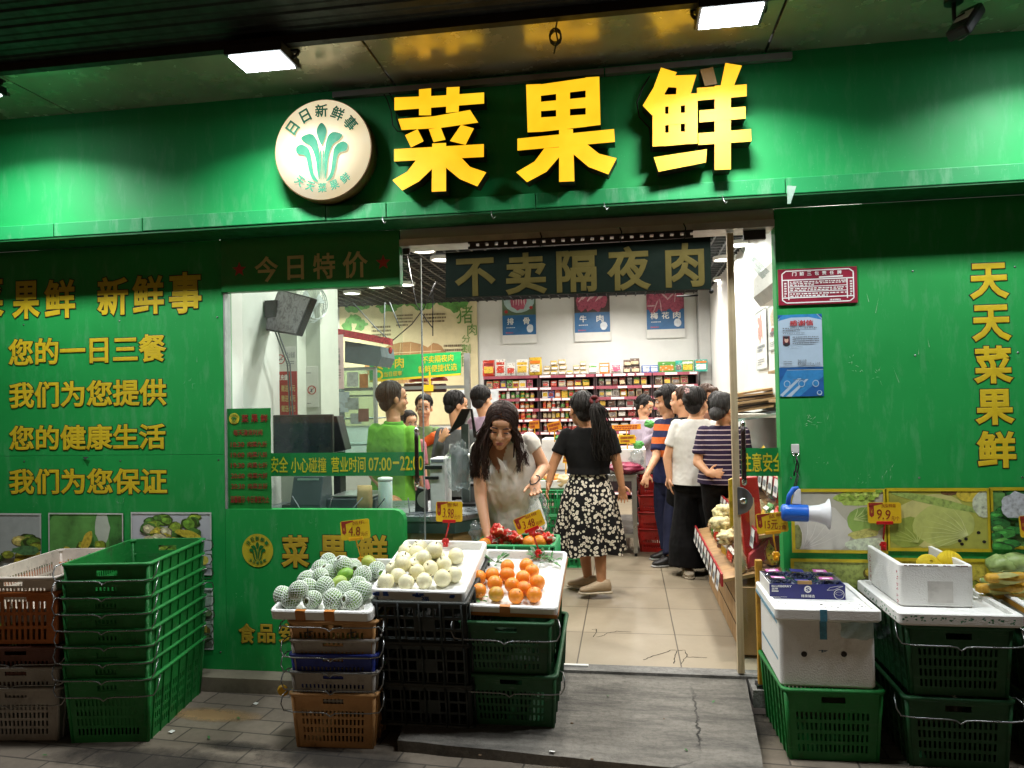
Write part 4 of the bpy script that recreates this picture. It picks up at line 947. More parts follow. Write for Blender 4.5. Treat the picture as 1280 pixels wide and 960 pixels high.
# ---------------------------------------------------------------- fruit
placed = []
def settle(px, py, Mt, r, floor=.0, pool=None):
    "rest a fruit of radius r on the tray along the picture ray, lifted until it clears its neighbours"
    inv = Mt.inverted(); o = inv @ CAM; h = floor + r
    for _ in range(60):
        p = at(px, py, y=0); d = inv @ p - o; t_ = (h - o.z) / d.z; q = o + d * t_; wq = Mt @ q
        if all((wq - a).length > (r + rb) * .77 for a, rb in pool): break
        h += .003
    pool.append((wq, r)); return wq
inner = lambda M_, h: M_ @ Matrix.Translation((0, 0, -h + .016))
def fruit_mesh(name, m, prof, n=18, wob=.02, seed=0):
    b = MB(); vs = len(prof)
    b.lathe(prof, n=n, m=0)
    for v in b.v: v += v.normalized() * wob * v.length * NZ.noise(v * 18 + Vector((seed, 0, 0)))
    return b
def skin(name, c, c2, rough, bump, bs, dots=None, sc=9):
    g = G(name); n = g.noise(sc, 4, .6); rn = g.n('ObjectInfo').outputs['Random']; col = g.ramp(g.math('ADD', n, g.math('MULTIPLY', rn, .22).outputs[0]).outputs[0], (.36, C(c2)[:3]), (.72, C(c)[:3]))
    col = g.mix(g.ramp(g.noise(5, 3, .6), (.60, (0, 0, 0)), (.78, (.45,) * 3)), col, tuple(x * .55 for x in C(c2)[:3]) + (1,))
    if dots: col = g.mix(g.ramp(g.noise(160, 2, .5), (.62, (0, 0, 0)), (.70, (.6,) * 3)), col, C(dots))
    g.P(Base_Color=col, Roughness=rough, Subsurface_Weight=.12); g.b.inputs['Subsurface Radius'].default_value = (.01, .006, .003)
    g.bump(g.n('TexVoronoi', i0=g.obj(), i2=bs).outputs[0], bump, .002); return g.m
M_or = skin('orange_peel', '#e58c26', '#d87818', .38, .35, 190); M_pear = skin('pear_skin', '#e4dfbc', '#d9d1a2', .45, .06, 60, '#b5a972'); M_stem = mat('stem_brown', '#4c3a20', .7)
M_guava = skin('guava_green', '#7fae3f', '#5f9232', .45, .2, 40); M_net = mat('foam_net_white', '#cbd4c8', .7, var=.04)
M_leaf = mat('leaf_green', '#2f6a28', .45, var=.3, scale=20)
def make_orange():
    t = thing('orange', 'ripe orange heaped on the white foam lid', 'orange', (0, 0, 0), 0, 'oranges on the foam lid'); r = .041
    fruit_mesh('o', M_or, [(.001, -r * .93)] + [(r * math.cos(R(a)), r * .95 * math.sin(R(a))) for a in range(-75, 76, 15)] + [(.001, r * .91)], 20, .03).build('peel', M_or, t)
    b = MB(); b.lathe([(.001, r * .93), (.005, r * .925), (.004, r * .905)], n=8); b.build('stem_end', M_stem, t); return t
pool = []; first = None; Mt = inner(TE, .06)
for k, (zx, zy) in enumerate([(850, 300), (915, 312), (990, 320), (1060, 315), (850, 250), (910, 272), (975, 278), (1022, 292), (1072, 268), (900, 240), (957, 240), (1018, 252), (958, 208), (1052, 225), (1030, 205), (940, 300), (1030, 330)][:15]):
    px, py = 320 + zx / 3.0476, 640 + zy / 3.0476; q = settle(px, py, Mt, .040, 0, pool)
    if first is None: first = make_orange(); o = first
    else: o = dup(first)
    o.location = q; o.rotation_euler = (rnd.uniform(-1.9, .5), rnd.uniform(-1, 1), rnd.uniform(0, 6)); s_ = rnd.uniform(.94, 1.04); o.scale = (s_,) * 3
    if k == 1: o['label'] = 'orange with a greenish patch in the front row of the heap'; del o['group']; o.children[0].data = o.children[0].data.copy(); o.children[0].data.materials[0] = skin('orange_peel_green', '#c78a22', '#8f8a2c', .4, .35, 190, None, 25)
def make_pear():
    t = thing('pear', 'round pale yellow pear in the heap on the foam lid', 'pear', (0, 0, 0), 0, 'pears on the foam lid'); r = .043
    fruit_mesh('p', M_pear, [(.001, -r * .86), (r * .3, -r * .93), (r * .68, -r * .78), (r * .93, -r * .4), (r, 0), (r * .93, r * .42), (r * .7, r * .76), (r * .35, r * .92), (r * .12, r * .86), (.001, r * .80)], 20, .03, 3).build('skin', M_pear, t)
    b = MB(); b.tube([(0, 0, r * .8), (.002, 0, r * .98), (.006, 0, r * 1.12)], [.003, .0025, .003], 6); b.build('stem', M_stem, t); return t
pool = []; first = None; Mt = inner(TD, .06)
PZ = [(495, 265), (572, 268), (641, 262), (711, 252), (756, 238), (762, 168), (524, 218), (541, 244), (613, 228), (664, 214), (715, 198), (560, 182), (616, 186), (692, 176), (571, 150), (611, 158), (668, 160), (625, 137), (680, 146), (602, 205), (558, 200), (640, 176)]
for k, (zx, zy) in enumerate(PZ):
    px, py = 320 + zx / 3.0476, 640 + zy / 3.0476; q = settle(px, py, Mt, .041, 0, pool)
    if first is None: first = make_pear(); o = first
    else: o = dup(first)
    o.location = q; o.rotation_euler = (rnd.uniform(-.7, .9), rnd.uniform(-.7, .7), rnd.uniform(0, 6)); s_ = rnd.uniform(.93, 1.05); o.scale = (s_,) * 3
    if k == 5: o['label'] = 'pale pear lying alone at the right rear of the foam lid'; del o['group']
def net_mesh(rx, rz_, n=16, r=.0026, turns=.36, rows=11):
    b = MB()
    for sg in (-1, 1):
        for i in range(n):
            P = []
            for k in range(rows + 1):
                a = R(-66 + 132 * k / rows); th = 2 * math.pi * (i / n + sg * turns * (k / rows - .5)); q = 1.035
                P.append((rx * q * math.cos(a) * math.cos(th), rx * q * math.cos(a) * math.sin(th), rz_ * q * math.sin(a)))
            b.tube(P, r, 4, cap=False)
    for s_ in (-1, 1):
        P = [(rx * .40 * math.cos(2 * math.pi * i / 16), rx * .40 * math.sin(2 * math.pi * i / 16), s_ * rz_ * .955) for i in range(17)]; b.tube(P, .005, 5)
    return b
def make_guava(net=True, lab=None, m=None):
    t = thing('guava', lab or 'green guava in a white foam net on the left foam lid', 'guava', (0, 0, 0), 0, 'netted guavas on the foam lid' if net else None); rx, rz_ = .042, .047
    fruit_mesh('g', None, [(.001, -rz_)] + [(rx * math.cos(R(a)) * (1 + .06 * math.sin(R(a) * 2)), rz_ * math.sin(R(a))) for a in range(-75, 76, 15)] + [(.001, rz_ * .97)], 18, .06, 7).build('skin', m or M_guava, t)
    b = MB(); b.lathe([(.007, rz_ * .96), (.008, rz_ * 1.02), (.003, rz_ * 1.0)], n=8); b.build('calyx', M_stem, t)
    if net: net_mesh(rx, rz_).build('foam_net', M_net, t)
    return t
pool = []; first = None; Mt = inner(TC, .055)
for k, (zx, zy) in enumerate([(190, 850), (275, 870), (485, 885), (690, 885), (880, 890), (430, 770), (610, 750), (430, 690), (800, 790), (985, 800), (930, 740), (640, 620), (985, 650), (900, 560), (1130, 590), (560, 570), (640, 500), (700, 560), (790, 545), (340, 790), (560, 650)]):
    px, py = 330 + zx / 8, 640 + zy / 8; q = settle(px, py - 1, Mt, .046, 0, pool)
    if first is None: first = make_guava(); o = first
    else: o = dup(first)
    o.location = q; o.rotation_euler = (rnd.uniform(-1.6, 1.6), rnd.uniform(-1.2, 1.2), rnd.uniform(0, 6)); s_ = rnd.uniform(.97, 1.12); o.scale = (s_,) * 3
for (zx, zy), lab, m in (((815, 630), 'bare bright green guava lying on top of the netted ones', None), ((750, 710), 'bare light green guava wedged below the other bare one', skin('guava_light', '#a3b95a', '#86a548', .45, .2, 40)), ((1050, 505), 'bare yellowish guava at the back beside the price tag stem', skin('guava_yellow', '#a9ac45', '#8f9c3f', .45, .2, 40))):
    q = settle(330 + zx / 8, 640 + zy / 8, Mt, .040, 0, pool); o = make_guava(False, lab, m); o.location = q; o.rotation_euler = (R(70), R(20), rnd.uniform(0, 6)); o.scale = (.9, .9, 1.0)
def leaf(b, p, d, l, wd, up=Vector((0, 0, 1)), m=0):
    d = Vector(d).normalized(); s_ = d.cross(up).normalized(); n_ = s_.cross(d); p = Vector(p)
    P = [(0, 0, 0), (.25, .36, .06), (.55, .5, .12), (.8, .3, .10), (1, 0, .02)]
    vs = [p + d * (a * l) + n_ * (h * l) for a, w_, h in P] + [p + d * (a * l) + s_ * (w_ * wd) + n_ * (h * l - .12 * w_ * wd) for a, w_, h in P[1:4]] + [p + d * (a * l) - s_ * (w_ * wd) + n_ * (h * l - .12 * w_ * wd) for a, w_, h in P[1:4]]
    b.add(vs, [(0, 5, 1), (1, 5, 6, 2), (2, 6, 7, 3), (3, 7, 4), (0, 1, 8), (1, 2, 9, 8), (2, 3, 10, 9), (3, 4, 10)], m, True)
def sprig(label, px, py, Mt, n, seed):
    r = random.Random(seed); p = settle(px, py, Mt, .014, 0, [(Vector((9, 9, 9)), .01)]); t = thing('leaf_sprig', label, 'leaves', p)
    b = MB(); L = MB(); ez = (Mt.to_3x3() @ Vector((0, 0, 1)))
    for i in range(n):
        a = r.uniform(0, 6.28); d = (Mt.to_3x3() @ Vector((math.cos(a), math.sin(a) * .7, r.uniform(.1, .7)))).normalized(); q = p + d * r.uniform(.02, .05); b.tube([p, q], .0015, 4); leaf(L, q, d + Vector((0, 0, r.uniform(-.5, .2))), r.uniform(.03, .055), r.uniform(.014, .022), ez)
    b.build('stem', mat('stem_green', '#4d6b2c', .6), t); L.build('leaves', M_leaf, t)
Mt = inner(TE, .06)
sprig('small leafy sprig left behind the oranges', 320 + 915 / 3.0476, 640 + 192 / 3.0476, Mt, 16, 1)
sprig('leafy green sprig below the red price tag stand', 320 + 1082 / 3.0476, 640 + 178 / 3.0476, Mt, 22, 2)
sprig('drooping round-leaved sprig at the right rear of the oranges', 320 + 1122 / 3.0476, 640 + 192 / 3.0476, Mt, 9, 3)
sprig('tiny leaf bits under the front left orange', 320 + 838 / 3.0476, 640 + 333 / 3.0476, Mt, 5, 4)

# ---------------------------------------------------------------- price tags
M_card = mat('price_card_yellow', '#d8b21a', .45, var=.05); M_badge = mat('price_badge_maroon', '#8f2a1c', .5); M_pen = mat('marker_red', '#8a1f14', .5); M_redp = mat('red_plastic', '#b5121a', .3); M_yelp = mat('yellow_plastic', '#d59a12', .35)
def price_tag(label, TL, TR, BL, y, foot, plastic_m, l1, l2, yf=None, clip=True, group='handwritten yellow price tags'):
    A, B, D = at(*BL, y=y), None, at(*TL, y=y); Tq = at(*TR, y=y); u = Tq - D; v = D - A; B = A + u
    t = thing('price_tag', label, 'price tag', at(*foot, y=yf if yf is not None else y), 0, group)
    nrm = u.cross(v).normalized(); b = MB(); r_ = .09
    pts = []
    for cx_, cy_, a0 in ((1 - r_ * .7, r_, -90), (1 - r_ * .7, 1 - r_, 0), (r_ * .7, 1 - r_, 90), (r_ * .7, r_, 180)):
        for a in (0, 45, 90): pts.append(A + u * (cx_ + r_ * .7 * math.cos(R(a0 + a))) + v * (cy_ + r_ * math.sin(R(a0 + a))))
    b.poly([p - nrm * .001 for p in pts], nrm * .002); card = b.build('card', M_card, t)
    q = lambda x_, y_, k=.0014: A + u * x_ + v * y_ + nrm * k
    b = MB(); b.add([q(.04, .78), q(.04, .98), q(.46, .98), q(.46, .93)], [(0, 3, 2, 1)]); b.add([q(.05, .38), q(.12, .28), q(.19, .38), q(.19, .84), q(.05, .84)], [(0, 1, 2, 3, 4)]); b.build('badge', M_badge, card)
    b = MB(); write(b, '￥', q(.09, .48, .002), q(.15, .48, .002), q(.09, .66, .002), .0)
    b.build('badge_mark', M_card, card)
    b = MB(); write(b, l2[0], q(.25, .22, .0022), q(.66, .17, .0022), q(.28, .68, .0022), .0); write(b, l2[1], q(.69, .14, .0022), q(.93, .12, .0022), q(.70, .36, .0022), .0)
    if l1: write(b, l1, q(.42, .74, .0022), q(.84, .76, .0022), q(.42, .92, .0022), .0)
    b.build('handwriting', M_pen, card)
    f = at(*foot, y=yf if yf is not None else y); m_ = A + u * .5
    b = MB(); b.obox(m_ + v * .02 + nrm * -.001, u.length * .5, .012, .018, u.to_track_quat('X', 'Z').to_matrix().to_4x4()); b.build('card_holder', plastic_m, t, bevel=.003)
    b = MB(); b.tube([m_, m_.lerp(f, .25), f + Vector((0, 0, .03))], .0045, 8); b.build('stem', plastic_m, t)
    b = MB(); b.box(f.x - .014, f.x + .014, f.y - .012, f.y + .012, f.z - .02, f.z + .026); b.box(f.x - .006, f.x + .006, f.y - .03, f.y + .03, f.z - .008, f.z + .008); b.cyl(f + Vector((-.02, 0, .01)), f + Vector((.02, 0, .01)), .009, n=10); b.build('clamp', plastic_m, t, bevel=.003)
    return t
price_tag('yellow price tag reading 4.8 on a yellow stem above the guavas', (425, 652), (461, 648), (427, 676), -.20, (451, 702), M_yelp, '芭乐', ('4.8', '元/斤'), -.16)
price_tag('yellow price tag reading 3.98 on a red stem behind the pears', (545, 627), (578, 627), (545, 652), -.10, (557, 679), M_redp, '雪梨', ('3.98', '元/斤'))
price_tag('tilted yellow price tag reading 3.48 on a red stem behind the oranges', (641, 650), (675, 636), (648, 669), -.06, (673, 693), M_redp, '甜橙', ('3.48', '元/斤'), -.05)
price_tag('yellow price tag reading 15元2盒 on a yellow stem above the blueberries', (944, 643), (983, 639), (947, 668), -.12, (970, 696), M_yelp, '蓝莓', ('15元', '2盒'))
price_tag('yellow price tag reading 9.9 on a red stem on the foam box', (1084, 628), (1126, 628), (1085, 654), -.02, (1104, 683), M_redp, '凤梨释迦', ('9.9', '元/个'), .0)
price_tag('yellow price tag cut off at the right edge of the picture', (1273, 645), (1310, 643), (1276, 672), -.10, (1295, 705), M_redp, '玉米', ('2.98', '元/斤'))

# ================================================================ right-hand group
gy = -.34
gc = crate('produce_crate', 'green slotted crate under the taped white foam box', M_cg, .43, .52, .335, .02, loc=(.945, gy, -.14), rot=(0, 0, R(2)), handles=0, group='green crates right of the ramp')
M_ = None
for k, (lab, z) in enumerate((('dark green crate at the bottom beneath the yellow fruit box', -.14), ('dark green crate holding up the foam lid of the yellow fruit box', .185))):
    o = crate('produce_crate', lab, M_cgd, .44, .56, .32, .02, loc=(1.445, -.33, z), rot=(0, 0, R(-1 + k)), handles=1, group='green crates right of the ramp') if k == 0 else dup(o, (1.45, -.335, z), (0, 0, 0), lab)
for k, (lab, z) in enumerate((('dark crate at the bottom of the stack under the corn', -.14), ('dark crate directly under the corn tray at the right edge', .165))):
    o = crate('produce_crate', lab, M_cgd, .48, .56, .30, .02, loc=(2.03, -.30, z), rot=(0, 0, R(-3)), handles=1, group='green crates right of the ramp') if k == 0 else dup(o, (2.035, -.305, z), (0, 0, R(-3)), lab)
fb = thing('foam_box', 'white foam box with two holes and blue tape on a green crate', 'foam box', (.935, gy, .196))
def open_box(b, w, d, h, z0, t, cx=0, cy=0, bt=.02, r=.02):
    O = lambda ww, dd, rr_, z: [p + Vector((cx, cy, z0)) for p in rr(ww, dd, rr_, z)]
    b.loft([O(w - .015, d - .015, r, 0), O(w, d, r, .01), O(w, d, r, h - .004), O(w - .008, d - .008, r, h), O(w - 2 * t, d - 2 * t, r * .6, h), O(w - 2 * t, d - 2 * t, r * .6, bt)], 0, sm=False)
b = MB(); open_box(b, .42, .50, .305, .196, .025, .935, gy); b.build('body', M_foam, fb)
b = MB()
for px in (1017, 1067):
    p = at(px, 818, y=gy - .251); b.lathe([(.001, .001), (.0115, .001), (.013, .0015), (.0135, 0)], p, Mx, 16)
b.build('vent_hole', mat('hole_dark', '#2b241f', .9), fb)
M_btape = mat('blue_tape', '#4f93b0', .35, var=.25, scale=30); b = MB()
p0, p1 = at(1036, 764, y=gy - .253), at(1046, 800, y=gy - .253); b.box(p0.x, p1.x, gy - .2525, gy - .2505, p1.z, p0.z); b.build('tape', M_btape, fb); b = MB()
for zz in (.47, .30): b.box(.7235, .7248, gy - .2, gy + .2, zz, zz + .012)
b.build('tape', M_btape, fb); b = MB(); write(b, '新', (p0.x + .004, gy - .2535, p0.z - .04), (p1.x - .004, gy - .2535, p0.z - .04), (p0.x + .004, gy - .2535, p0.z - .006), .02)
q = at(1041, 815, y=gy - .252); write(b, '4', (q.x - .02, gy - .252, q.z - .004), (q.x - .02, gy - .252, q.z + .008), (q.x + .02, gy - .252, q.z - .004), .0)
b.build('tape_print', mat('tape_ink', '#1f4f6a', .5), fb)
fl = thing('foam_tray', 'white foam lid with blue taped edges under the blueberry box', 'foam tray', (.94, gy, .503))
b = MB(); open_box(b, .47, .53, .055, .503, .028, .94, gy, .045); b.build('body', M_foam, fl)
b = MB(); b.box(.7035, .7048, gy - .25, gy + .25, .507, .522); b.box(p0.x, p1.x, gy - .2665, gy - .2652, .505, .559); b.build('tape', M_btape, fl)
b = MB(); r_ = random.Random(8)
for i in range(46): x = r_.uniform(.74, 1.14); y = r_.uniform(gy - .23, gy - .10); s_ = r_.uniform(.001, .0035); b.box(x - s_ * 1.6, x + s_ * 1.6, y - s_, y + s_, .5482, .5490)
b.build('dirt_specks', mat('dirt', '#2c2418', .8), fl)
b = MB(); b.box(.76, 1.17, gy - .28, gy - .269, .455, .53); 
sh = MB(); n_ = 10; vs = []
for k in range(7):
    for i in range(n_ + 1): x = .99 + .21 * i / n_; z = .505 - .075 * k / 6 * (1 - .35 * abs(i / n_ - .4)); vs.append((x, gy - .272 - .012 * math.sin(i * 1.7 + k) - .01 * k / 6, z))
sh.add(vs, [(k * (n_ + 1) + i, k * (n_ + 1) + i + 1, (k + 1) * (n_ + 1) + i + 1, (k + 1) * (n_ + 1) + i) for k in range(6) for i in range(n_)], 0, True)
M_film = glass_mat('thin_plastic_film', '#cfe0dd', .10, .16)
sh.build('plastic_film', M_film, fl)
# blueberries
q = at(971, 748, z=.549); bxx, bxy = .722, q.y
bb = thing('blueberry_box', 'dark blue printed carton holding clear blueberry punnets', 'fruit box', (bxx + .17, bxy + .13, .549))
M_nav = mat('navy_carton', '#20246e', .45, var=.08); wb, db, hb_ = .355, .27, .072
b = MB(); b.box(bxx, bxx + wb, bxy, bxy + .004, .549, .549 + hb_, 0); b.box(bxx, bxx + wb, bxy + db - .004, bxy + db, .549, .549 + hb_, 0); b.box(bxx, bxx + .004, bxy + .004, bxy + db - .004, .549, .549 + hb_, 1); b.box(bxx + wb - .004, bxx + wb, bxy + .004, bxy + db - .004, .549, .549 + hb_, 0); b.box(bxx + .004, bxx + wb - .004, bxy + .004, bxy + db - .004, .549, .553, 1)
b.build('carton', [M_nav, M_paper], bb)
b = MB(); y = bxy - .0015
def wr(s_, x0, z0, x1, z1, bo=.02): write(b, s_, (bxx + x0, y, .549 + z0), (bxx + x1, y, .549 + z0), (bxx + x0, y, .549 + z1), bo)
wr('BLUEBERRY', .01, .056, .105, .066, .03); wr('蓝莓', .01, .043, .04, .053, .02); scribble(b, (bxx + .01, y, .551), (bxx + .09, y, .551), (bxx + .01, y, .561), 2)
b.box(bxx + .01, bxx + .042, y - .0004, y, .583, .588)
cxx, czz = bxx + .18, .549 + .048; b.lathe([(.001, 0), (.017, 0.0004)], (cxx, y, czz), Mx, 24, cap=False); wr('精果臻选', .148, .008, .212, .022, .01)
for a0 in range(0, 360, 20):
    a = R(a0); a1 = R(a0 + 20); c0 = Vector((bxx + .325, y, .549 + .026))
    b.quad(*[c0 + Vector((math.cos(t_) * r2, 0, math.sin(t_) * r2)) for t_, r2 in ((a, .022), (a1, .022), (a1, .0245), (a, .0245))])
    b.quad(*[c0 + Vector((math.cos(t_) * r2, 0, .004 + math.sin(t_) * r2 * .5)) for t_, r2 in ((a, .015), (a1, .015), (a1, .0165), (a, .0165))])
for pts in ([(.27, .045), (.283, .058), (.32, .066), (.345, .066), (.32, .056), (.30, .047)],):
    P = [Vector((bxx + x_, y, .549 + z_)) for x_, z_ in pts]
    for p_, q_ in zip(P, P[1:] + P[:1]): d = (q_ - p_).normalized(); n2 = Vector((-d.z, 0, d.x)) * .0008; b.quad(p_ - n2, q_ - n2, q_ + n2, p_ + n2)
b.build('print', M_white_ink, bb); b = MB(); wr('S', .170, .038, .190, .058, .03); b.build('emblem', M_nav, bb)
b = MB(); b.box(bxx + .135, bxx + .20, bxy - .002, bxy + .008, .549 + hb_ + .0, .549 + hb_ + .016); b.build('tab', mat('kraft', '#a3814f', .7), bb)
M_clear = glass_mat('clear_punnet', '#eef2f6', .10, .03); M_berry = mat('blueberry', '#252a45', .55, var=.3, scale=60); M_pink = mat('label_pink', '#b3529b', .45, var=.3, scale=60)
pb = MB()
for i in range(46):
    pb.ball((rnd.uniform(-.048, .048), rnd.uniform(-.038, .038), rnd.uniform(.010, .032)), rnd.uniform(.0062, .0085), None, 8, 6)
first = None; pn = 0
PL = ('front left', 'front middle', 'front right', 'rear left', 'rear middle', 'rear right')
for j in range(2):
    for i in range(3):
        lab = 'clear punnet of blueberries, %s of the six in the carton' % PL[j * 3 + i]
        z = .588 + (.012 if j else .004) - (.012 if i == 1 and j == 0 else 0); p = Vector((bxx + .062 + i * .116, bxy + .062 + j * .125, z))
        if first is None:
            t = thing('punnet', lab, 'fruit punnet', (0, 0, 0), 0, 'blueberry punnets in the carton'); first = t
            o = pb.build('blueberries', M_berry, t); o['kind'] = 'stuff'
            b = MB(); b.loft([rr(.10, .085, .012, 0), rr(.112, .096, .014, .036), rr(.118, .102, .014, .037), rr(.118, .102, .014, .040), rr(.105, .09, .012, .046)], 0, sm=False); b.build('clear_box', M_clear, t)
            b = MB(); b.quad((-.045, -.02, .0465), (.02, -.028, .0465), (.022, .02, .0465), (-.04, .028, .0465)); b.quad((-.03, -.012, .0468), (.004, -.016, .0468), (.006, .0, .0468), (-.028, .004, .0468), 1); b.build('label_sheet', [M_pink, M_white_ink], t); o = t
        else: o = dup(first, label=lab)
        o.location = p; o.rotation_euler = (R(rnd.uniform(-3, 5)), R(rnd.uniform(-4, 4)), R(rnd.uniform(-5, 5)))
        if i == 1:
            o.children[2].data = o.children[2].data.copy(); o.children[2].data.materials[0] = M_nav; o.children[2].data.materials[1] = M_nav
for o in [gc, fb, fl, bb] + [q for q in COL.objects if q.name.startswith('punnet')]: o.location.x -= .042
# foam lid and open box with netted yellow fruit
l2 = thing('foam_tray', 'white foam lid with green printed edge under the open foam box', 'foam tray', (1.45, -.33, .505))
b = MB(); open_box(b, .52, .62, .055, .507, .03, 1.45, -.335, .035); b.build('body', M_foam, l2)
b = MB(); r_ = random.Random(5)
for i in range(12):
    x = 1.21 + i * .04; z = .545 - r_.uniform(0, .012)
    for k in range(5): a = r_.uniform(-.012, .012); c_ = r_.uniform(-.012, .006); b.quad((x + a, -.6462, z + c_), (x + a + r_.uniform(.004, .012), -.6462, z + c_ + r_.uniform(-.004, .004)), (x + a + .008, -.6462, z + c_ + .006), (x + a, -.6462, z + c_ + .004))
for i in range(8):
    y = -.6 + i * .06
    for k in range(4): a = r_.uniform(-.02, .02); c_ = r_.uniform(.0, .04); b.quad((1.1888, y + a, .512 + c_), (1.1888, y + a, .518 + c_), (1.1888, y + a + .012, .518 + c_), (1.1888, y + a + .010, .512 + c_))
b.build('green_print', mat('green_print', '#1c7a4a', .5), l2)
o_ = MB(); o_.box(1.2, 1.68, -.652, -.6475, .50, .535)
f2 = thing('foam_box', 'open white foam box with red side print holding yellow netted fruit', 'foam box', (1.42, -.25, .545))
b = MB(); open_box(b, .325, .50, .195, .545, .022, 1.42, -.215); b.build('body', M_foam, f2)
b = MB(); b.box(1.38, 1.49, -.4672, -.4655, .565, .665); b.build('clear_tape', mat('tape_clear', '#c9c6c0', .25), f2)
b = MB(); r_ = random.Random(6)
for i in range(6):
    for yy in (-.44, -.05):
        z = .56 + i * .027
        for k in range(4): a = r_.uniform(-.010, .010); c_ = r_.uniform(-.009, .009); b.quad((1.2562, yy + a, z + c_), (1.2562, yy + a + .008, z + c_), (1.2562, yy + a + .008, z + c_ + .005), (1.2562, yy + a, z + c_ + .004))
b.build('red_print', mat('red_print', '#b3304a', .5), f2)
b = MB()
for i in range(26): x = r_.uniform(1.27, 1.57); b.quad((x, -.4656, .735), (x + r_.uniform(.004, .02), -.4656, .734), (x + .012, -.4656, .7385), (x, -.4656, .739))
b.build('red_stain', mat('stain', '#6a2a1c', .8), f2)
M_ynet = mat('yellow_foam_net', '#d6bd1e', .6, var=.08)
b = MB(); r0 = .052; b.ball((0, 0, 0), (r0 * .95,) * 3, None, 16, 10); core = b
fr = None
for k, (px, py, h, lab) in enumerate(((1160, 703, .0, 'yellow netted fruit at the left of the open foam box'), (1178, 708, -.02, 'yellow netted fruit low in the middle of the foam box'), (1187, 701, .01, 'yellow netted fruit at the right of the foam box'))):
    if fr is None:
        t = thing('netted_fruit', lab, 'fruit', (0, 0, 0), 0, 'yellow netted fruit in the open foam box'); fr = t
        core.build('fruit', skin('cust_skin', '#b5a32a', '#a08f22', .5, .2, 50), t); nb = MB()
        for i in range(26):
            a = R(-78 + 156 * i / 25); P = [(r0 * 1.02 * math.cos(a) * math.cos(2 * math.pi * j / 22), r0 * 1.02 * math.cos(a) * math.sin(2 * math.pi * j / 22), r0 * 1.02 * math.sin(a) + .0018 * math.sin(j * 3.14)) for j in range(23)]; nb.tube(P, .0030, 4, cap=False)
        nb.build('foam_net', M_ynet, t); o = t
    else: o = dup(fr, label=lab)
    o.location = at(px, py, y=-.24) + Vector((0, 0, -.012 + h * .3)); o.rotation_euler = (R(60 + 30 * k), R(40 * k), R(50 * k)); s_ = (.95, .98, 1.08)[k]; o.scale = (s_, s_, s_)
b = MB(); b.box(1.30, 1.55, -.40, -.08, .562, .66); tag(b.build('packing_paper', mat('packing_paper', '#b9a58f', .8, bump=.6, bscale=20), bevel=.02, origin=(1.42, -.24, .56)), 'crumpled brown paper padding below the yellow netted fruit', 'packing')
# corn tray at the right edge
ct = thing('foam_tray', 'white foam tray with orange and red tape full of corn and gourds', 'foam tray', (2.04, -.30, .47))
Rz = Matrix.Translation((2.045, -.28, .47)) @ Matrix.Rotation(R(-4), 4, 'Z')
b = MB(); b.loft([[Rz @ p for p in rr(w_, d_, .02, z)] for w_, d_, z in ((.48, .60, 0), (.50, .62, .01), (.52, .64, .10), (.51, .63, .106), (.47, .59, .106), (.46, .58, .04))], 0, sm=False); b.build('body', M_foam, ct)
b = MB(); b.loft([[Rz @ p for p in rr(.521 + .0005, .641, .02, z)] for z in (.068, .094)], 0, cap=False); b.build('tape', mat('amber_tape', '#b5852f', .4), ct)
b = MB(); b.loft([[Rz @ p for p in rr(.509, .629, .02, z)] for z in (.012, .040)], 0, cap=False); b.build('tape', mat('red_tape', '#a31f22', .4), ct)
M_corn = mat('corn_yellow', '#c79a2c', .5, var=.2, scale=40, bump=.9, bscale=120, aniso=(1, 1, .4)); M_husk = mat('corn_husk', '#a9a862', .55, var=.2, scale=30, aniso=(1, .15, 1))
fr = None
for k, (px, py, rzz, lab) in enumerate(((1262, 722, 25, 'ear of corn on top at the back of the tray'), (1250, 735, 20, 'ear of corn lying in the middle of the tray'), (1272, 742, 30, 'ear of corn in front at the right edge'), (1268, 730, 10, 'ear of corn in the middle right of the tray'), (1250, 747, 14, 'pale husked ear of corn at the front left of the tray'))):
    if fr is None:
        t = thing('corn_ear', lab, 'corn', (0, 0, 0), 0, 'ears of corn on the right tray'); fr = t
        b = MB()
        for rw in range(14):
            pass
        b.loft([[Vector((math.cos(2 * math.pi * i / 16) * r0 * (1 + .05 * (i % 2)), y, math.sin(2 * math.pi * i / 16) * r0 * (1 + .05 * (i % 2)))) for i in range(16)] for y, r0 in ((-.10, .008), (-.085, .019), (-.04, .024), (.03, .025), (.09, .022), (.105, .012))], 0); b.build('cob', M_corn, t)
        b = MB()
        for i in range(5): a = 2 * math.pi * i / 5; d = Vector((math.cos(a) * .02, 0, math.sin(a) * .02)); leaf(b, Vector((0, .09, 0)) + d * .6, Vector((0, -1, 0)) + d * 4, .13, .03, d.normalized())
        b.build('husk', M_husk, t); o = t
    else: o = dup(fr, label=lab)
    o.location = at(px, py, y=-.36 + .04 * k) * 1.0; o.location.z = max(o.location.z, .56); o.rotation_euler = (R(-4), 0, R(rzz + 60))
    if k == 4: o.children[0].data = o.children[0].data.copy(); o.children[0].data.materials[0] = M_husk
M_gourd = mat('gourd_green', '#8fa562', .45, var=.25, scale=14)
fr = None
for k, (px, py, lab) in enumerate(((1252, 706, 'curly pale green vegetable at the back left of the corn tray'), (1270, 703, 'smooth pale green vegetable at the back of the corn tray'))):
    b = MB(); p = at(px, py, y=-.05); b.ball(p, (.075, .06, .05), None, 18, 12)
    for v in b.v: v += (v - p).normalized() * (.022 if k == 0 else .004) * NZ.noise(v * (38 if k == 0 else 8))
    tag(b.build('vegetable', M_gourd, origin=p), lab, 'vegetable')
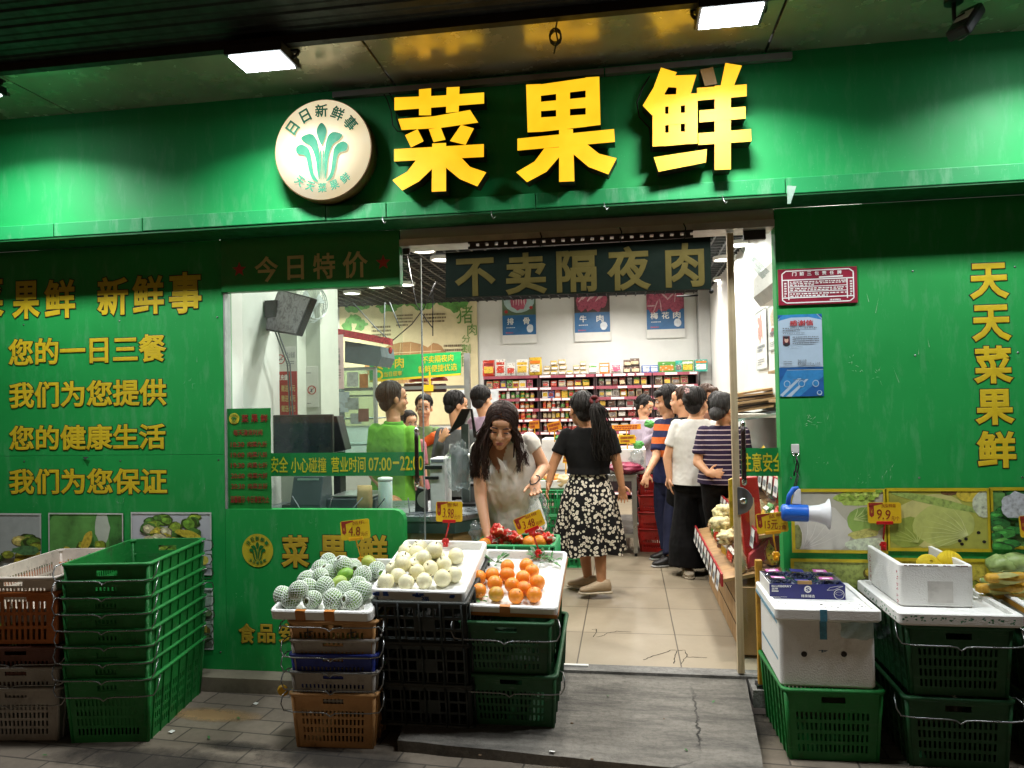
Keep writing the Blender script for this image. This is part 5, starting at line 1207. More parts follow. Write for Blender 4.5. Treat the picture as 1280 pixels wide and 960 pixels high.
b = MB(); p = at(1243, 728, y=-.14); b.tube([p + Vector((-.05, .03, 0)), p, p + Vector((.06, -.02, .01))], [.014, .022, .012], 12); tag(b.build('green_corn', M_gourd, origin=p), 'small green gourd between the corn and the tray rim', 'vegetable')
# ================================================================ inside the shop: lamps
M_cl = lamp_mat('downlight_glow', '#fff6e8', 9.0)
def downlight(x, y, power, lab):
    t = thing('ceiling_light', lab, 'ceiling light', (x, y, ZC - .03), 0, 'round ceiling lights')
    b = MB(); b.lathe([(.13, .03), (.13, -.01), (.115, -.012), (.108, .0)], (x, y, ZC - .03), None, 24, cap=False); b.build('rim', M_white, t)
    b = MB(); b.lathe([(.001, 0), (.11, .0)], (x, y, ZC - .034), Matrix.Rotation(R(180), 4, 'X'), 24, cap=False); b.build('diffuser', M_cl, t)
    L = bpy.data.lights.new('ceiling_lamp', 'AREA'); L.shape = 'DISK'; L.size = .2; L.energy = power; L.color = (1.0, .955, .88); L.spread = R(165)
    lo = bpy.data.objects.new('ceiling_lamp', L); COL.objects.link(lo); lo.parent = t; lo.location = (0, 0, -.02)
IP = 36
for px, py, wd in ((552, 321, 'seen left of the hanging board'), (507, 353, 'above the green banner, seen through the door glass'), (440, 364, 'seen through the window above the glass case'), (407, 377, 'lowest of those seen through the window'), (905, 321, 'seen right of the hanging board, upper one'), (903, 347, 'seen right of the hanging board, lower one'), (925, 302, 'seen at the top of the right glass door')):
    p = at(px, py, z=ZC); downlight(p.x, min(7.4, p.y), IP, 'round white ceiling light ' + wd)
for k, (x, y) in enumerate(((-2.1, 3.4), (-3.4, 5.6), (-1.6, .80), (-.4, .75), (.70, .85), (-.55, 2.9), (.6, 3.0), (-.5, 4.8), (-.4, 6.6), (.5, 6.2))):  # left pair and doorway row are unseen, added to brighten those parts
    downlight(x, y, IP, 'round white ceiling light above the shop floor, hidden by the header, %s' % ('added over meat stall', 'added near the mural', 'added behind the window', 'added behind the doorway', 'added by right display', 'over the aisle', 'over the display shelf', 'over the vegetable table', 'by the shelving', 'by the corner column')[k])
    COL.objects[-1]

# ---------------------------------------------------------------- shelving along the back wall
SY = 7.25
sx = [at(604, 480, y=SY).x, at(673.5, 480, y=SY).x, at(744, 480, y=SY).x, at(815.5, 480, y=SY).x, at(873, 480, y=SY).x]
lev = [at(640, py, y=SY).z for py in (470, 485, 498.5, 511.5, 524.5)]; lev = [lev[0], lev[1], lev[2], lev[3], lev[4], lev[4] - .2, lev[4] - .42, .12]
M_rail = mat('shelf_rail_pink', '#8f4452', .5, var=.2); M_tagw = mat('price_strip_white', '#e3dede', .5); M_shelf = mat('shelf_dark', '#2d1a1c', .5, var=.2)
bays = ('leftmost', 'second', 'third', 'rightmost')
for i in range(4):
    t = thing('shelf_unit', 'tall dark shelving bay with pink price rails, %s of four along the back wall' % bays[i], 'shelving', ((sx[i] + sx[i + 1]) / 2, SY + .2, 0), 0, 'shelving bays on the back wall')
    b = MB(); b.box(sx[i] + .006, sx[i + 1] - .006, SY + .36, SY + .40, 0, lev[0] + .01); b.box(sx[i] + .004, sx[i] + .03, SY + .02, SY + .359, 0, lev[0]); b.box(sx[i + 1] - .03, sx[i + 1] - .004, SY + .02, SY + .359, 0, lev[0]); b.build('back_frame', M_shelf, t)
    for z in lev:
        b = MB(); b.box(sx[i] + .031, sx[i + 1] - .031, SY, SY + .355, z - .025, z - .002); o = b.build('shelf', M_shelf, t)
        b = MB(); b.box(sx[i] + .008, sx[i + 1] - .008, SY - .022, SY - .003, z - .044, z + .002); x = sx[i] + .02
        while x < sx[i + 1] - .12:
            w_ = rnd.uniform(.08, .2); 
            if rnd.random() < .75: b.box(x, min(sx[i + 1] - .02, x + w_), SY - .025, SY - .0225, z - .037, z - .005, 1)
            x += w_ + rnd.uniform(.01, .05)
        b.build('price_rail', [M_rail, M_tagw], o)
CNAME = {'#c23a26': 'red', '#d9772a': 'orange', '#d8b23a': 'yellow', '#c9b78f': 'tan', '#e0ddd4': 'white', '#4f8a3c': 'green', '#2f5fa8': 'blue', '#7a4f8f': 'purple', '#b04a6a': 'pink', '#5a3a2a': 'brown', '#6b625c': 'grey', '#8f3030': 'dark red', '#2f9a8a': 'teal'}
def pmix(h):
    k = 'pack_' + h[1:]
    if k in _mats: return _mats[k]
    g = G(k); c = C(h); ro = g.n('VectorMath', operation='ADD', i0=g.obj(), i1=g.math('MULTIPLY', g.n('ObjectInfo').outputs['Random'], 9.0).outputs[0]).outputs[0]
    lum = sum(c[:3]) / 3; alt = C('#e6dfcf') if lum < .35 else C('#7a2a20')
    v = g.n('TexVoronoi', i0=g.map((1, 1, 1.6), ro), i2=42.0).outputs[0]; col = g.mix(g.ramp(v, (.22, (.75,) * 3), (.27, (0, 0, 0))), c, alt)
    col = g.mix(g.ramp(g.noise(70, 3, .6, g.map((.4, 1, 2.5), ro)), (.58, (0, 0, 0)), (.62, (.6,) * 3)), col, tuple(x * .3 for x in c[:3]) + (1,))
    g.P(Base_Color=col, Roughness=.33); _mats[k] = g.m; return g.m
ORDN = ['first', 'second', 'third', 'fourth', 'fifth', 'sixth', 'seventh', 'eighth', 'ninth', 'tenth', 'eleventh', 'twelfth', 'thirteenth', 'fourteenth']
def prod_mesh(kind, w, h, c1, c2, seed=0, d=None):
    b = MB(); d = d or w * .8
    if kind == 'jar':
        b.lathe([(w * .46, 0), (w * .5, h * .06), (w * .5, h * .66), (w * .4, h * .76)], n=12, m=0); b.lathe([(w * .502, h * .18), (w * .502, h * .52)], n=12, m=1, cap=False); b.lathe([(w * .44, h * .74), (w * .44, h * .98), (w * .38, h)], n=12, m=2)
    elif kind == 'bottle':
        b.lathe([(w * .46, 0), (w * .5, h * .04), (w * .5, h * .52), (w * .18, h * .74), (w * .16, h * .9)], n=12, m=0); b.lathe([(w * .503, h * .12), (w * .503, h * .44)], n=12, m=1, cap=False); b.lathe([(w * .2, h * .88), (w * .2, h)], n=10, m=2)
    elif kind == 'box':
        b.box(-w / 2, w / 2, -d / 2, d / 2, 0, h, 0); b.box(-w * .38, w * .38, -d / 2 - .003, -d / 2, h * .18, h * .62, 1); b.box(-w * .42, w * .42, -d / 2 - .003, -d / 2, h * .72, h * .88, 2)
    else:
        rs = []; r = random.Random(seed)
        for k, (z, a, e) in enumerate(((0, .92, .5), (.08, 1, .8), (.35, 1, 1), (.65, .98, .85), (.88, .94, .3), (1, .96, .05))):
            rs.append([Vector((math.copysign(abs(math.cos(q)) ** .5, math.cos(q)) * w / 2 * a, math.copysign(abs(math.sin(q)) ** .7, math.sin(q)) * d * .42 * e + r.uniform(-.004, .004), z * h)) for q in [2 * math.pi * i / 14 for i in range(14)]])
        b.loft(rs, 0)
        y = -d * .42 - .004; b.add([(-w * .36, y, h * .2), (w * .36, y, h * .2), (w * .36, y + .004, h * .6), (-w * .36, y + .004, h * .6)], [(0, 1, 2, 3)], 1); b.add([(-w * .4, y + .006, h * .66), (w * .4, y + .006, h * .66), (w * .38, y + .02, h * .82), (-w * .38, y + .02, h * .82)], [(0, 1, 2, 3)], 2)
    return b
_pm = {}
def product(kind, x, y, z, w, h, c1, c2, c3, label, group, d=None, rz_=0):
    k = (kind, c1, c2, c3)
    if k not in _pm:
        o = prod_mesh(kind, .1, .1, c1, c2, hash(k[1]) % 99, .08).build(kind, [pmix(c1), pmix(c2), pmix(c3)]); _pm[k] = o; o.name = {'jar': 'jar', 'bottle': 'sauce_bottle', 'box': 'food_box', 'bag': 'food_packet'}[kind]
    else: o = _pm[k].copy(); COL.objects.link(o)
    o.location = (x, y, z + .002); o.scale = (w / .1, (d or w * .8) / .08, h / .1); o.rotation_euler = (0, 0, rz_ + rnd.uniform(-.12, .12))
    tag(o, label, {'jar': 'jar', 'bottle': 'bottle', 'box': 'box', 'bag': 'packet'}[kind], group)
    return o
KN = {'jar': 'jar', 'bottle': 'bottle', 'box': 'box', 'bag': 'packet'}
plan = {  # level -> per bay (kind, width, height, palette)
    1: [('box', .085, .11, ['#c9b78f', '#c23a26', '#7a4f8f', '#4f8a3c', '#d8b23a', '#e0ddd4', '#b04a6a', '#7a4f8f']), ('bag', .10, .10, ['#e0ddd4', '#c23a26', '#e0ddd4', '#d9772a', '#6b625c', '#d8b23a', '#e0ddd4']), ('bag', .085, .12, ['#6b625c', '#5a3a2a', '#8f3030', '#5a3a2a', '#6b625c', '#c9b78f']), ('bag', .10, .12, ['#8f3030', '#b04a6a', '#c9b78f', '#c9b78f', '#5a3a2a', '#6b625c'])],
    2: [('jar', .06, .10, ['#d8b23a', '#4f8a3c', '#c9b78f', '#4f8a3c', '#e0ddd4', '#4f8a3c', '#6b625c']), ('box', .08, .125, ['#e0ddd4', '#2f5fa8', '#d9772a', '#d8b23a', '#4f8a3c', '#6b625c', '#4f8a3c']), ('bag', .09, .12, ['#e0ddd4', '#e0ddd4', '#e0ddd4', '#d8b23a', '#c9b78f', '#c9b78f', '#6b625c']), ('bag', .09, .12, ['#5a3a2a', '#c9b78f', '#6b625c'])],
    3: [('jar', .058, .10, ['#c23a26', '#d9772a', '#c23a26', '#8f3030', '#d8b23a']), ('bottle', .055, .155, ['#5a3a2a', '#d9772a', '#5a3a2a', '#e0ddd4', '#8f3030', '#d8b23a']), ('bag', .11, .15, ['#6b625c', '#c9b78f', '#6b625c', '#e0ddd4', '#5a3a2a']), ('bag', .10, .14, ['#6b625c', '#5a3a2a'])],
    4: [('jar', .07, .11, ['#c23a26', '#8f3030', '#d9772a']), ('bottle', .055, .17, ['#5a3a2a', '#d9772a', '#8f3030', '#5a3a2a', '#d8b23a']), ('bag', .12, .14, ['#6b625c', '#c9b78f', '#5a3a2a']), ('bag', .12, .13, ['#6b625c', '#5a3a2a'])],
    5: [('jar', .07, .11, ['#8f3030', '#c23a26', '#d9772a']), ('bottle', .06, .17, ['#5a3a2a', '#e0ddd4', '#8f3030']), ('bag', .13, .14, ['#6b625c', '#c9b78f']), ('bag', .12, .13, ['#6b625c', '#5a3a2a'])]}
LV = {1: 'second', 2: 'third', 3: 'fourth', 4: 'fifth', 5: 'sixth'}
for L_, row in plan.items():
    for i, (kind, w_, h_, pal) in enumerate(row):
        x = sx[i] + .05 + w_ / 2; k = 0; r = random.Random(L_ * 10 + i)
        while x < sx[i + 1] - .04 - w_ / 2 and k < 14:
            c1 = pal[(k if len(pal) > 6 else r.randrange(99)) % len(pal)]; c2 = r.choice(['#e0ddd4', '#d8b23a', '#5a3a2a', '#c23a26', '#6b625c', '#c9b78f', '#8f3030']); c3 = r.choice(['#c23a26', '#e0ddd4', '#4f8a3c', '#8f3030'])
            if kind in ('jar', 'bottle') and c1 != '#e0ddd4': c2 = r.choice(['#e0ddd4', '#c9b78f', '#d8b23a', '#c23a26', '#4f8a3c'])
            q = r.uniform(.86, 1.08)
            product(kind, x, SY + .06 + r.uniform(0, .03), lev[L_], w_ * q * 1.12, h_ * r.uniform(.98, 1.2), c1, c2, c3, '%s %s, %s from the left on the %s shelf of the %s back-wall bay' % (CNAME[c1], KN[kind], ORDN[k], LV[L_], bays[i]), 'goods on the back-wall shelves')
            x += w_ * 1.2 + r.uniform(.0, .012); k += 1
# goods on the top boards
tops = [(611, 16, 21, 'bag', '#c23a26', '#d8b23a', '#8f3030', 'big red packet at the left end on top of the shelving'), (626, 13, 22, 'bag', '#e0ddd4', '#c23a26', '#c23a26', 'white packet with a red panel beside the big red packet'), (639, 12, 17, 'bag', '#e0ddd4', '#c23a26', '#e0ddd4', 'shorter white and red packet on top of the shelving'), (653, 16, 21, 'bag', '#e0ddd4', '#d8b23a', '#d8b23a', 'white and yellow packet on top of the shelving'), (669.5, 17, 23, 'bag', '#d8b23a', '#e0ddd4', '#d9772a', 'tall bright yellow packet on top of the shelving'),
    (683.5, 9, 6, 'bag', '#c9b78f', '#e0ddd4', '#c9b78f', 2), (692.5, 9, 6.2, 'bag', '#c9b78f', '#e0ddd4', '#d8b23a', 3), (703, 10, 6.6, 'bag', '#c9b78f', '#e0ddd4', '#c9b78f', 3), (712.5, 8, 5.5, 'bag', '#c9b78f', '#e0ddd4', '#d8b23a', 1), (721, 8, 6, 'bag', '#c9b78f', '#e0ddd4', '#c9b78f', 2), (729.5, 8, 5.6, 'bag', '#c9b78f', '#e0ddd4', '#c9b78f', 3),
    (742, 12, 13, 'bag', '#e0ddd4', '#e0ddd4', '#4f8a3c', 'white speckled packet in the middle of the shelf tops'), (756, 12, 13.5, 'box', '#d9772a', '#e0ddd4', '#e0ddd4', 'orange and white box on the shelf tops'), (770.5, 13, 13.5, 'bag', '#e0ddd4', '#b04a6a', '#b04a6a', 'white and magenta packet on the shelf tops'), (784, 10, 8.5, 'bag', '#6b625c', '#c9b78f', '#5a3a2a', 2), (794.5, 12, 9.3, 'bag', '#6b625c', '#c9b78f', '#5a3a2a', 2),
    (807.5, 10, 9, 'box', '#2f5fa8', '#e0ddd4', '#e0ddd4', 'blue and white box on the shelf tops, the left one'), (818, 10, 9, 'box', '#2f5fa8', '#e0ddd4', '#e0ddd4', 'blue and white box on the shelf tops, next to the green box'), (834, 21, 13, 'box', '#4f8a3c', '#d9772a', '#4f8a3c', 'wide green box on the shelf tops'), (849, 8, 14, 'box', '#2f9a8a', '#6b625c', '#2f9a8a', 'narrow teal box on the shelf tops'), (860, 14, 14, 'box', '#4f8a3c', '#d8b23a', '#e0ddd4', 'green box with a yellow sheet on the shelf tops'), (876.5, 15, 14.5, 'box', '#2f9a8a', '#e0ddd4', '#d9772a', 'teal box with an orange label at the right end of the shelf tops')]
for px, w_, h_, kind, c1, c2, c3, lab in tops:
    n_ = lab if isinstance(lab, int) else 1; p = at(px, 475, y=SY + .1); k_ = (SY + .1 + 4.2) / 920
    for k in range(n_):
        l_ = lab if n_ == 1 and not isinstance(lab, int) else '%s packet %s of the pile %d cm along the shelf tops' % (CNAME[c1], ('at the bottom', 'second up', 'on top')[k] if n_ > 1 else 'alone instead', int((p.x - sx[0]) * 100))
        product(kind, p.x + (rnd.uniform(-.01, .01) if k else 0), SY + .12, lev[0] + k * h_ * k_ * .98, w_ * k_, h_ * k_, c1, c2, c3, l_, 'goods on top of the shelving', d=.10)

# posters of cuts of meat on the back wall
M_pblue = mat('poster_blue', '#2d6496', .45); M_meat = mat('meat_pink', '#b0566c', .5, var=.35, scale=30); M_meatw = mat('meat_fat', '#d9b8bd', .5, var=.2, scale=40)
def meat_poster(x0, y0, x1, y1, txt, label, bgc, shp):
    A, B, D = rect(x0, y0, x1, y1, y=7.76); t = thing('meat_poster', label, 'poster', (A + B) / 2, 0, 'meat posters on the back wall'); t.location.y = 7.78
    u, v = B - A, D - A
    picture('sheet', A, B, D, t, mat('poster_' + bgc[1:], bgc, .5), [('p', M_paper, [(0, 0), (1, 0), (1, .12), (0, .12)]), ('p', M_pblue, [(0, .12), (1, .12), (1, .41), (0, .41)])] + [tuple([q[0], q[1], q[2], .44 + (q[3] - .56) * 1.25] + list(q[4:])) for q in shp] + [('e', mat('pig_white', '#d9dfe6', .5), .82, .21, .10, .06, .15)])
    b = MB(); o = Vector((0, -.008, 0))
    sp = {2: (.14, .62), 3: (.1, .4, .7)}[len(txt)]
    for ch, a in zip(txt, sp): write(b, ch, A + u * a + v * .27 + o, A + u * (a + .2) + v * .27 + o, A + u * a + v * .37 + o, .02)
    scribble(b, A + u * .12 + v * .22 + o, A + u * .7 + v * .22 + o, A + u * .12 + v * .245 + o, 1); scribble(b, A + u * .1 + v * .14 + o, A + u * .6 + v * .14 + o, A + u * .1 + v * .18 + o, 1, 1)
    b.build('lettering', [M_white_ink, _mats['meat_pink']], t)
    b = MB(); b.box(A.x - .01, B.x + .01, 7.764, 7.785, A.z - .01, D.z + .01); b.build('backing', M_white, t)
meat_poster(627, 345, 670.5, 428, '排骨', 'meat poster 排骨 with ribs on a pale plate, left of the three', '#566a52', [('e', mat('plate', '#a9c2c4', .4), .5, .72, .46, .2, .05), ('e', M_meat, .5, .75, .26, .2, .5)] + [('e', M_meatw, .36 + .07 * i, .76, .018, .14, .2, -.2 + .1 * i) for i in range(5)] + [('e', mat('print_red', '#aa3333', .5), x_, y_, .05, .025, .2) for x_, y_ in ((.12, .58), (.86, .62), (.2, .9))])
meat_poster(717, 341, 763, 425, '牛肉', 'meat poster 牛肉 with sliced beef, middle of the three', '#4a3f3c', [('e', M_meat, .2 + .12 * i, .66 + .03 * (i % 2), .14, .13, .3, .5) for i in range(6)] + [('e', M_meatw, .2 + .12 * i, .70 + .03 * (i % 2), .10, .016, .4, .5) for i in range(6)])
meat_poster(807, 337, 856, 421, '梅花肉', 'meat poster 梅花肉 with marbled pork, right of the three', '#8a3f55', [('e', M_meat, .2 + .3 * (i % 3), .62 + .2 * (i // 3), .2, .14, .4, .4) for i in range(6)] + [('e', M_meatw, .12 + .13 * (i % 7), .58 + .1 * (i // 3), .10, .014, .5, .9 * i) for i in range(15)])

# mural of pork cuts
A, B, D = rect(424, 376, 599, 530, y=7.77); D.z += .05; u, v = B - A, D - A
mu = thing('mural', 'cream wall print with a pork cuts diagram and green characters 猪肉分割图', 'wall print', (A + B) / 2)
M_tan = mat('mural_tan', '#a97f4e', .6, var=.12); M_tan2 = mat('mural_tan_light', '#d8c08f', .6); M_mg = mat('mural_green', '#5f9a4a', .6, var=.4, scale=9); M_brt = mat('mural_brown_ink', '#6a5a40', .6)
shp = [('e', M_mg, .1 + .08 * i, .93 + .03 * (i % 3), .07, .06, .7, i) for i in range(11)] + [('e', M_mg, .06 + .05 * i, .78 + .05 * (i % 2), .04, .05, .8, i) for i in range(3)] + [('e', M_tan, .48, .48, .24, .16, .05), ('e', M_tan, .70, .50, .09, .12, .2), ('e', M_tan, .26, .46, .07, .09, .3), ('p', M_tan, [(.3, .2), (.36, .2), (.38, .4), (.3, .42)]), ('p', M_tan, [(.6, .2), (.66, .2), (.68, .4), (.6, .42)])]
for i in range(6): shp.append(('p', M_tan2, [(.27 + .075 * i, .33), (.273 + .075 * i, .33), (.30 + .075 * i, .63), (.297 + .075 * i, .63)]))
for y_ in (.42, .55): shp.append(('p', M_tan2, [(.25, y_), (.74, y_ + .01), (.74, y_ + .016), (.25, y_ + .006)]))
picture('print', A, B, D, mu, mat('mural_cream', '#d9cda2', .6, var=.06), shp)
b = MB(); o = Vector((0, -.012, 0))
for ch, x0, y0, x1, y1 in (('猪', 570, 382, 591, 404), ('肉', 584, 405, 596, 419), ('分', 577, 419, 588, 428), ('割', 577, 430, 588, 443), ('图', 577, 446, 588, 458)): write(b, ch, *rect(x0, y0, x1, y1, y=7.755), .0)
b.build('lettering', mat('mural_green_ink', '#5a8a3a', .6), mu)
b = MB()
for k, (x0, y0, x1, y1, r_) in enumerate(((.24, .66, .38, .78, 4), (.42, .76, .54, .86, 4), (.6, .78, .78, .86, 3), (.76, .52, .9, .62, 3), (.06, .58, .16, .66, 2))): scribble(b, A + u * x0 + v * y0 + o, A + u * x1 + v * y0 + o, A + u * x0 + v * y1 + o, r_, 0, 1, .5, k)
for k in range(6): a = A + u * (.27 + .085 * k) + v * .46 + o; write(b, '肉', a, a + u * .03, a + v * .05, .0)
b.build('caption_lines', M_brt, mu)

# ---------------------------------------------------------------- left side: column, notices, television, fan
yc = .9; xa, xb, xc2 = at(330, 480, y=yc).x, at(372, 480, y=yc).x, at(401, 480, y=1.05).x
b = MB(); b.box(XL + .002, xb, yc, yc + .5, 0, ZC); b.box(xb + .001, xc2, 1.05, yc + .5, 0, ZC); tag(b.build('interior_column', mat('column_cream', '#c9cdc2', .5, var=.04)), kind='structure')
def sheet_sign(name, label, cat, x0, y0, x1, y1, yy, base, fn, t_=.006):
    A, B, D = rect(x0, y0, x1, y1, y=yy - t_); t = thing(name, label, cat, (A + B) / 2); t.location.y = yy
    b = MB(); b.box(A.x, B.x, yy - t_ + .0012, yy - .001, A.z, D.z); b.build('sheet', base, t, bevel=.002)
    u, v = B - A, D - A; o = Vector((0, -.001, 0)); fn(t, lambda x_, y_: A + u * x_ + v * y_ + o, A, u, v)
def wl(b, q, s_, x0, y0, x1, y1, bo=.01, m=0): write(b, s_, q(x0, y0), q(x1, y0), q(x0, y1), bo, 0, m)
def ring(b, c, r0, r1, m=0, n=24, ax=(1, 0, 0), az=(0, 0, 1)):
    ax, az = Vector(ax), Vector(az)
    for i in range(n):
        a, a1 = 2 * math.pi * i / n, 2 * math.pi * (i + 1) / n
        b.quad(*[c + ax * (math.cos(t_) * q_) + az * (math.sin(t_) * q_) for t_, q_ in ((a, r1), (a1, r1), (a1, r0), (a, r0))], m)
def nosmoke(t, q, A, u, v):
    b = MB(); c = q(.26, .5); r0 = u.length * .22; ring(b, c, r0 * .82, r0, 1)
    d = Vector((1, 0, 1)).normalized() * r0 * .85; n_ = Vector((-.7, 0, .7)) * r0 * .07; b.quad(c - d - n_, c - d + n_, c + d + n_, c + d - n_, 1)
    b.quad(*[c + Vector((x_ * r0, -.0005, z_ * r0)) for x_, z_ in ((-.5, -.12), (.5, -.12), (.5, .05), (-.5, .05))], 0)
    wl(b, q, '禁止吸烟', .54, .55, .95, .78, .0, 0); scribble(b, q(.54, .22), q(.95, .22), q(.54, .45), 3, 0); b.build('print', [M_grey_ink, M_red_ink], t)
sheet_sign('no_smoking_sign', 'white no smoking sheet above the red recharge notice', 'sign', 343.5, 434, 370, 464, yc, M_paper, nosmoke)
def recharge(t, q, A, u, v):
    b = MB(); wl(b, q, '会员充值', .28, .80, .72, .93, .02, 0)
    for k, (l_, r_) in enumerate((('300元', '赠送10元'), ('500元', '赠送20元'), ('1000元', '赠送60元'))): y_ = .54 - k * .23; wl(b, q, l_, .06, y_, .46, y_ + .15, .01, 0 if 0 else 1); wl(b, q, r_, .52, y_, .95, y_ + .15, .01, 1)
    b.build('lettering', [M_white_ink, M_gold_ink], t)
sheet_sign('recharge_notice', 'red notice 会员充值 with gold price lines on the column', 'notice', 330.5, 465, 371.5, 519, yc, mat('notice_red', '#a8241f', .5), recharge, .008)
def small_sign(t, q, A, u, v):
    b = MB(); c = q(.5, .42); r0 = u.length * .34; ring(b, c, r0 * .8, r0, 1); d = Vector((1, 0, 1)).normalized() * r0 * .85; n_ = Vector((-.7, 0, .7)) * r0 * .08; b.quad(c - d - n_, c - d + n_, c + d + n_, c + d - n_, 1)
    b.poly([c + Vector((x_ * r0, 0, z_ * r0)) for x_, z_ in ((-.3, -.4), (.1, -.5), (.15, .1), (-.2, .4))], (0, -.0006, 0), 0); scribble(b, q(.1, .82), q(.9, .82), q(.1, .88), 1); scribble(b, q(.1, .08), q(.9, .08), q(.1, .13), 1); b.build('print', [M_grey_ink, M_red_ink], t)
sheet_sign('prohibition_sign', 'narrow white sheet with a red prohibition ring on the second column face', 'sign', 381.5, 458, 398, 509, 1.05, M_paper, small_sign)
tv = thing('television', 'wall-hung tilted television with a dim picture, black frame', 'television', at(358, 390, y=.62))
Q = [at(348, 361, y=.70), at(390, 372, y=.50), at(371, 419, y=.52), at(328, 412, y=.72)]
u_, v_ = Q[1] - Q[0], Q[3] - Q[0]; nn = u_.cross(v_).normalized()
if nn.y > 0: nn = -nn
b = MB(); b.poly([q for q in Q], -nn * .05); b.build('case', M_black, tv, bevel=.006)
g = G('tv_picture'); nz = g.noise(14, 6, .7, None, 2.2); col = g.ramp(nz, (.34, (.03, .027, .025)), (.45, (.22, .2, .19)), (.55, (.5, .46, .44)), (.66, (.08, .07, .07)))
g.P(Base_Color=C('#262423'), Roughness=.3, Emission_Color=col, Emission_Strength=.34); M_tvp = g.m
cc = sum(Q, Vector()) / 4; b = MB(); b.quad(*[cc + (q - cc) * .93 + nn * .0025 for q in Q]); b.build('screen', M_tvp, tv)
b = MB(); b.box(XL + .01, XL + .1, .66, .76, cc.z - .02, cc.z + .1); b.tube([Vector((XL + .06, .7, cc.z + .04)), cc - nn * .05], .02, 8); b.build('wall_mount', M_black, tv)
b = MB()
for dx in (0, .02): b.tube([cc + Vector((-.1 + dx, .02, -.12)), Vector((XL + .12 + dx, .78, cc.z - .35)), Vector((XL + .14 + dx, .80, 1.15))], .006, 5)
b.build('hanging_cable', M_grey_ink, tv)
fn = thing('wall_fan', 'grey wall fan seen edge-on behind the television', 'fan', at(388, 380, y=1.0)); c = at(387, 379, y=.98); b = MB(); Mf = Matrix.Rotation(R(68), 4, 'Z') @ Matrix.Rotation(R(90), 4, 'X')
for q_ in (0, .03, .06): b.lathe([(.14 - q_ * .4, q_), (.146 - q_ * .4, q_ + .004)], c, Mf, 24, cap=False)
for i in range(24): a = 2 * math.pi * i / 24; b.tube([c + Mf @ Vector((.02 * math.cos(a), .02 * math.sin(a), .07)), c + Mf @ Vector((.125 * math.cos(a), .125 * math.sin(a), .055)), c + Mf @ Vector((.142 * math.cos(a), .142 * math.sin(a), 0))], .0015, 4)
b.build('guard', mat('fan_grey', '#8f9694', .4), fn); b = MB()
for k in range(3): a = 2.1 * k; b.add([c + Mf @ Vector((math.cos(a + q1) * r1, math.sin(a + q1) * r1, .03 + z1)) for q1, r1, z1 in ((0, .02, 0), (.1, .12, .01), (.8, .11, -.01), (.6, .02, 0))], [(0, 1, 2, 3)])
b.build('blade', mat('fan_blade', '#aab3b2', .4), fn); b = MB(); b.tube([c + Mf @ Vector((0, 0, -.08)), c + Mf @ Vector((0, 0, .05))], .035, 12); b.tube([c + Mf @ Vector((0, 0, -.06)), Vector((xb - .03, 1.045, c.z - .06))], .018, 8); b.build('motor', _mats['fan_grey'], fn)
ck = thing('time_notice', 'green discount-hours notice 菜果鲜 taped inside the window glass', 'notice', at(310, 575, y=.02))
A, B, D = at(283, 636, y=.018), at(340, 636, y=.018), at(280.5, 511, y=.018); B = Vector((B.x, .018, A.z)); D = Vector((A.x, .018, D.z)); u, v = B - A, D - A
b = MB(); vs = []
for k in range(13):
    for i in range(7): vs.append(A + u * (i / 6) + v * (k / 12) + Vector((0, .004 * math.sin(k * 1.9 + i * .7) * .5 - .002, 0)))
b.add(vs, [(k * 7 + i, k * 7 + i + 1, (k + 1) * 7 + i + 1, (k + 1) * 7 + i) for k in range(12) for i in range(6)], 0, True); b.build('sheet', mat('notice_green', '#147a33', .4, var=.15), ck)
b = MB(); q = lambda x_, y_: A + u * x_ + v * y_ + Vector((0, -.006, 0))
M_nr = mat('notice_ink_red', '#7d1f16', .5)
def line(items):
    b = MB()
    for s_, x0, y0, x1, y1, bo in items: wl(b, q, s_, x0, y0, x1, y1, bo)
    b.build('lettering', M_nr, ck)
for ch, x_ in zip('菜果鲜', (.36, .57, .78)): line([(ch, x_, .86, x_ + .16, .94, .025)])
line([('每天清货时间', .18, .73, .82, .79, .02)])
for k, (a, c_) in enumerate((('18:30', '肉菜九折'), ('19:00', '肉菜八折'), ('19:30', '肉菜七折'), ('20:00', '肉菜六折'), ('20:30', '肉菜五折'))): y_ = .615 - .104 * k; line([(a, .12, y_, .42, y_ + .05, .02)]); line([(c_, .49, y_, .92, y_ + .055, .02)])
line([('温馨提示 今日清货为止', .1, .06, .95, .13, .02)])
lc2 = q(.2, .90); b = MB(); b.lathe([(.001, 0), (u.length * .115, .0)], lc2 + Vector((0, .002, 0)), Mx, 24, cap=False); b.build('logo_disc', _mats['logo_yellow'], ck); logo(ck, lc2, u.length * .115, _mats['logo_green'], lc2.y - .001, 'logo_emblem')

# ---------------------------------------------------------------- checkout counter and what stands on it
ct_ = thing('checkout_counter', 'checkout counter with steel top and plywood front behind the window', 'counter', (-1.7, .65, 0))
ztp = .84; x1_ = at(578, 644, z=ztp)
cor = [(XL + .02, .26), (-1.06, .26), (-.93, .42), (-.93, .98), (XL + .02, .98)]
b = MB(); b.poly([(x, y, ztp) for x, y in cor], (0, 0, -.035)); b.build('top', mat('counter_steel', '#8a9398', .3, .7, var=.1), ct_, bevel=.003)
b = MB(); b.poly([(x + (.02 if x < -2 else -.006), y + (.006 if y < .5 else -.01), ztp - .036) for x, y in cor], (0, 0, -.07)); b.build('edge_band', mat('edge_teal', '#37504a', .5), ct_)
b = MB(); b.poly([(x + (.03 if x < -2 else -.02), y + (.02 if y < .5 else -.03), ztp - .107) for x, y in cor], (0, 0, -.73)); b.build('body', mat('plywood', '#a5814f', .6, var=.2, scale=4, aniso=(1, 1, 6)), ct_)
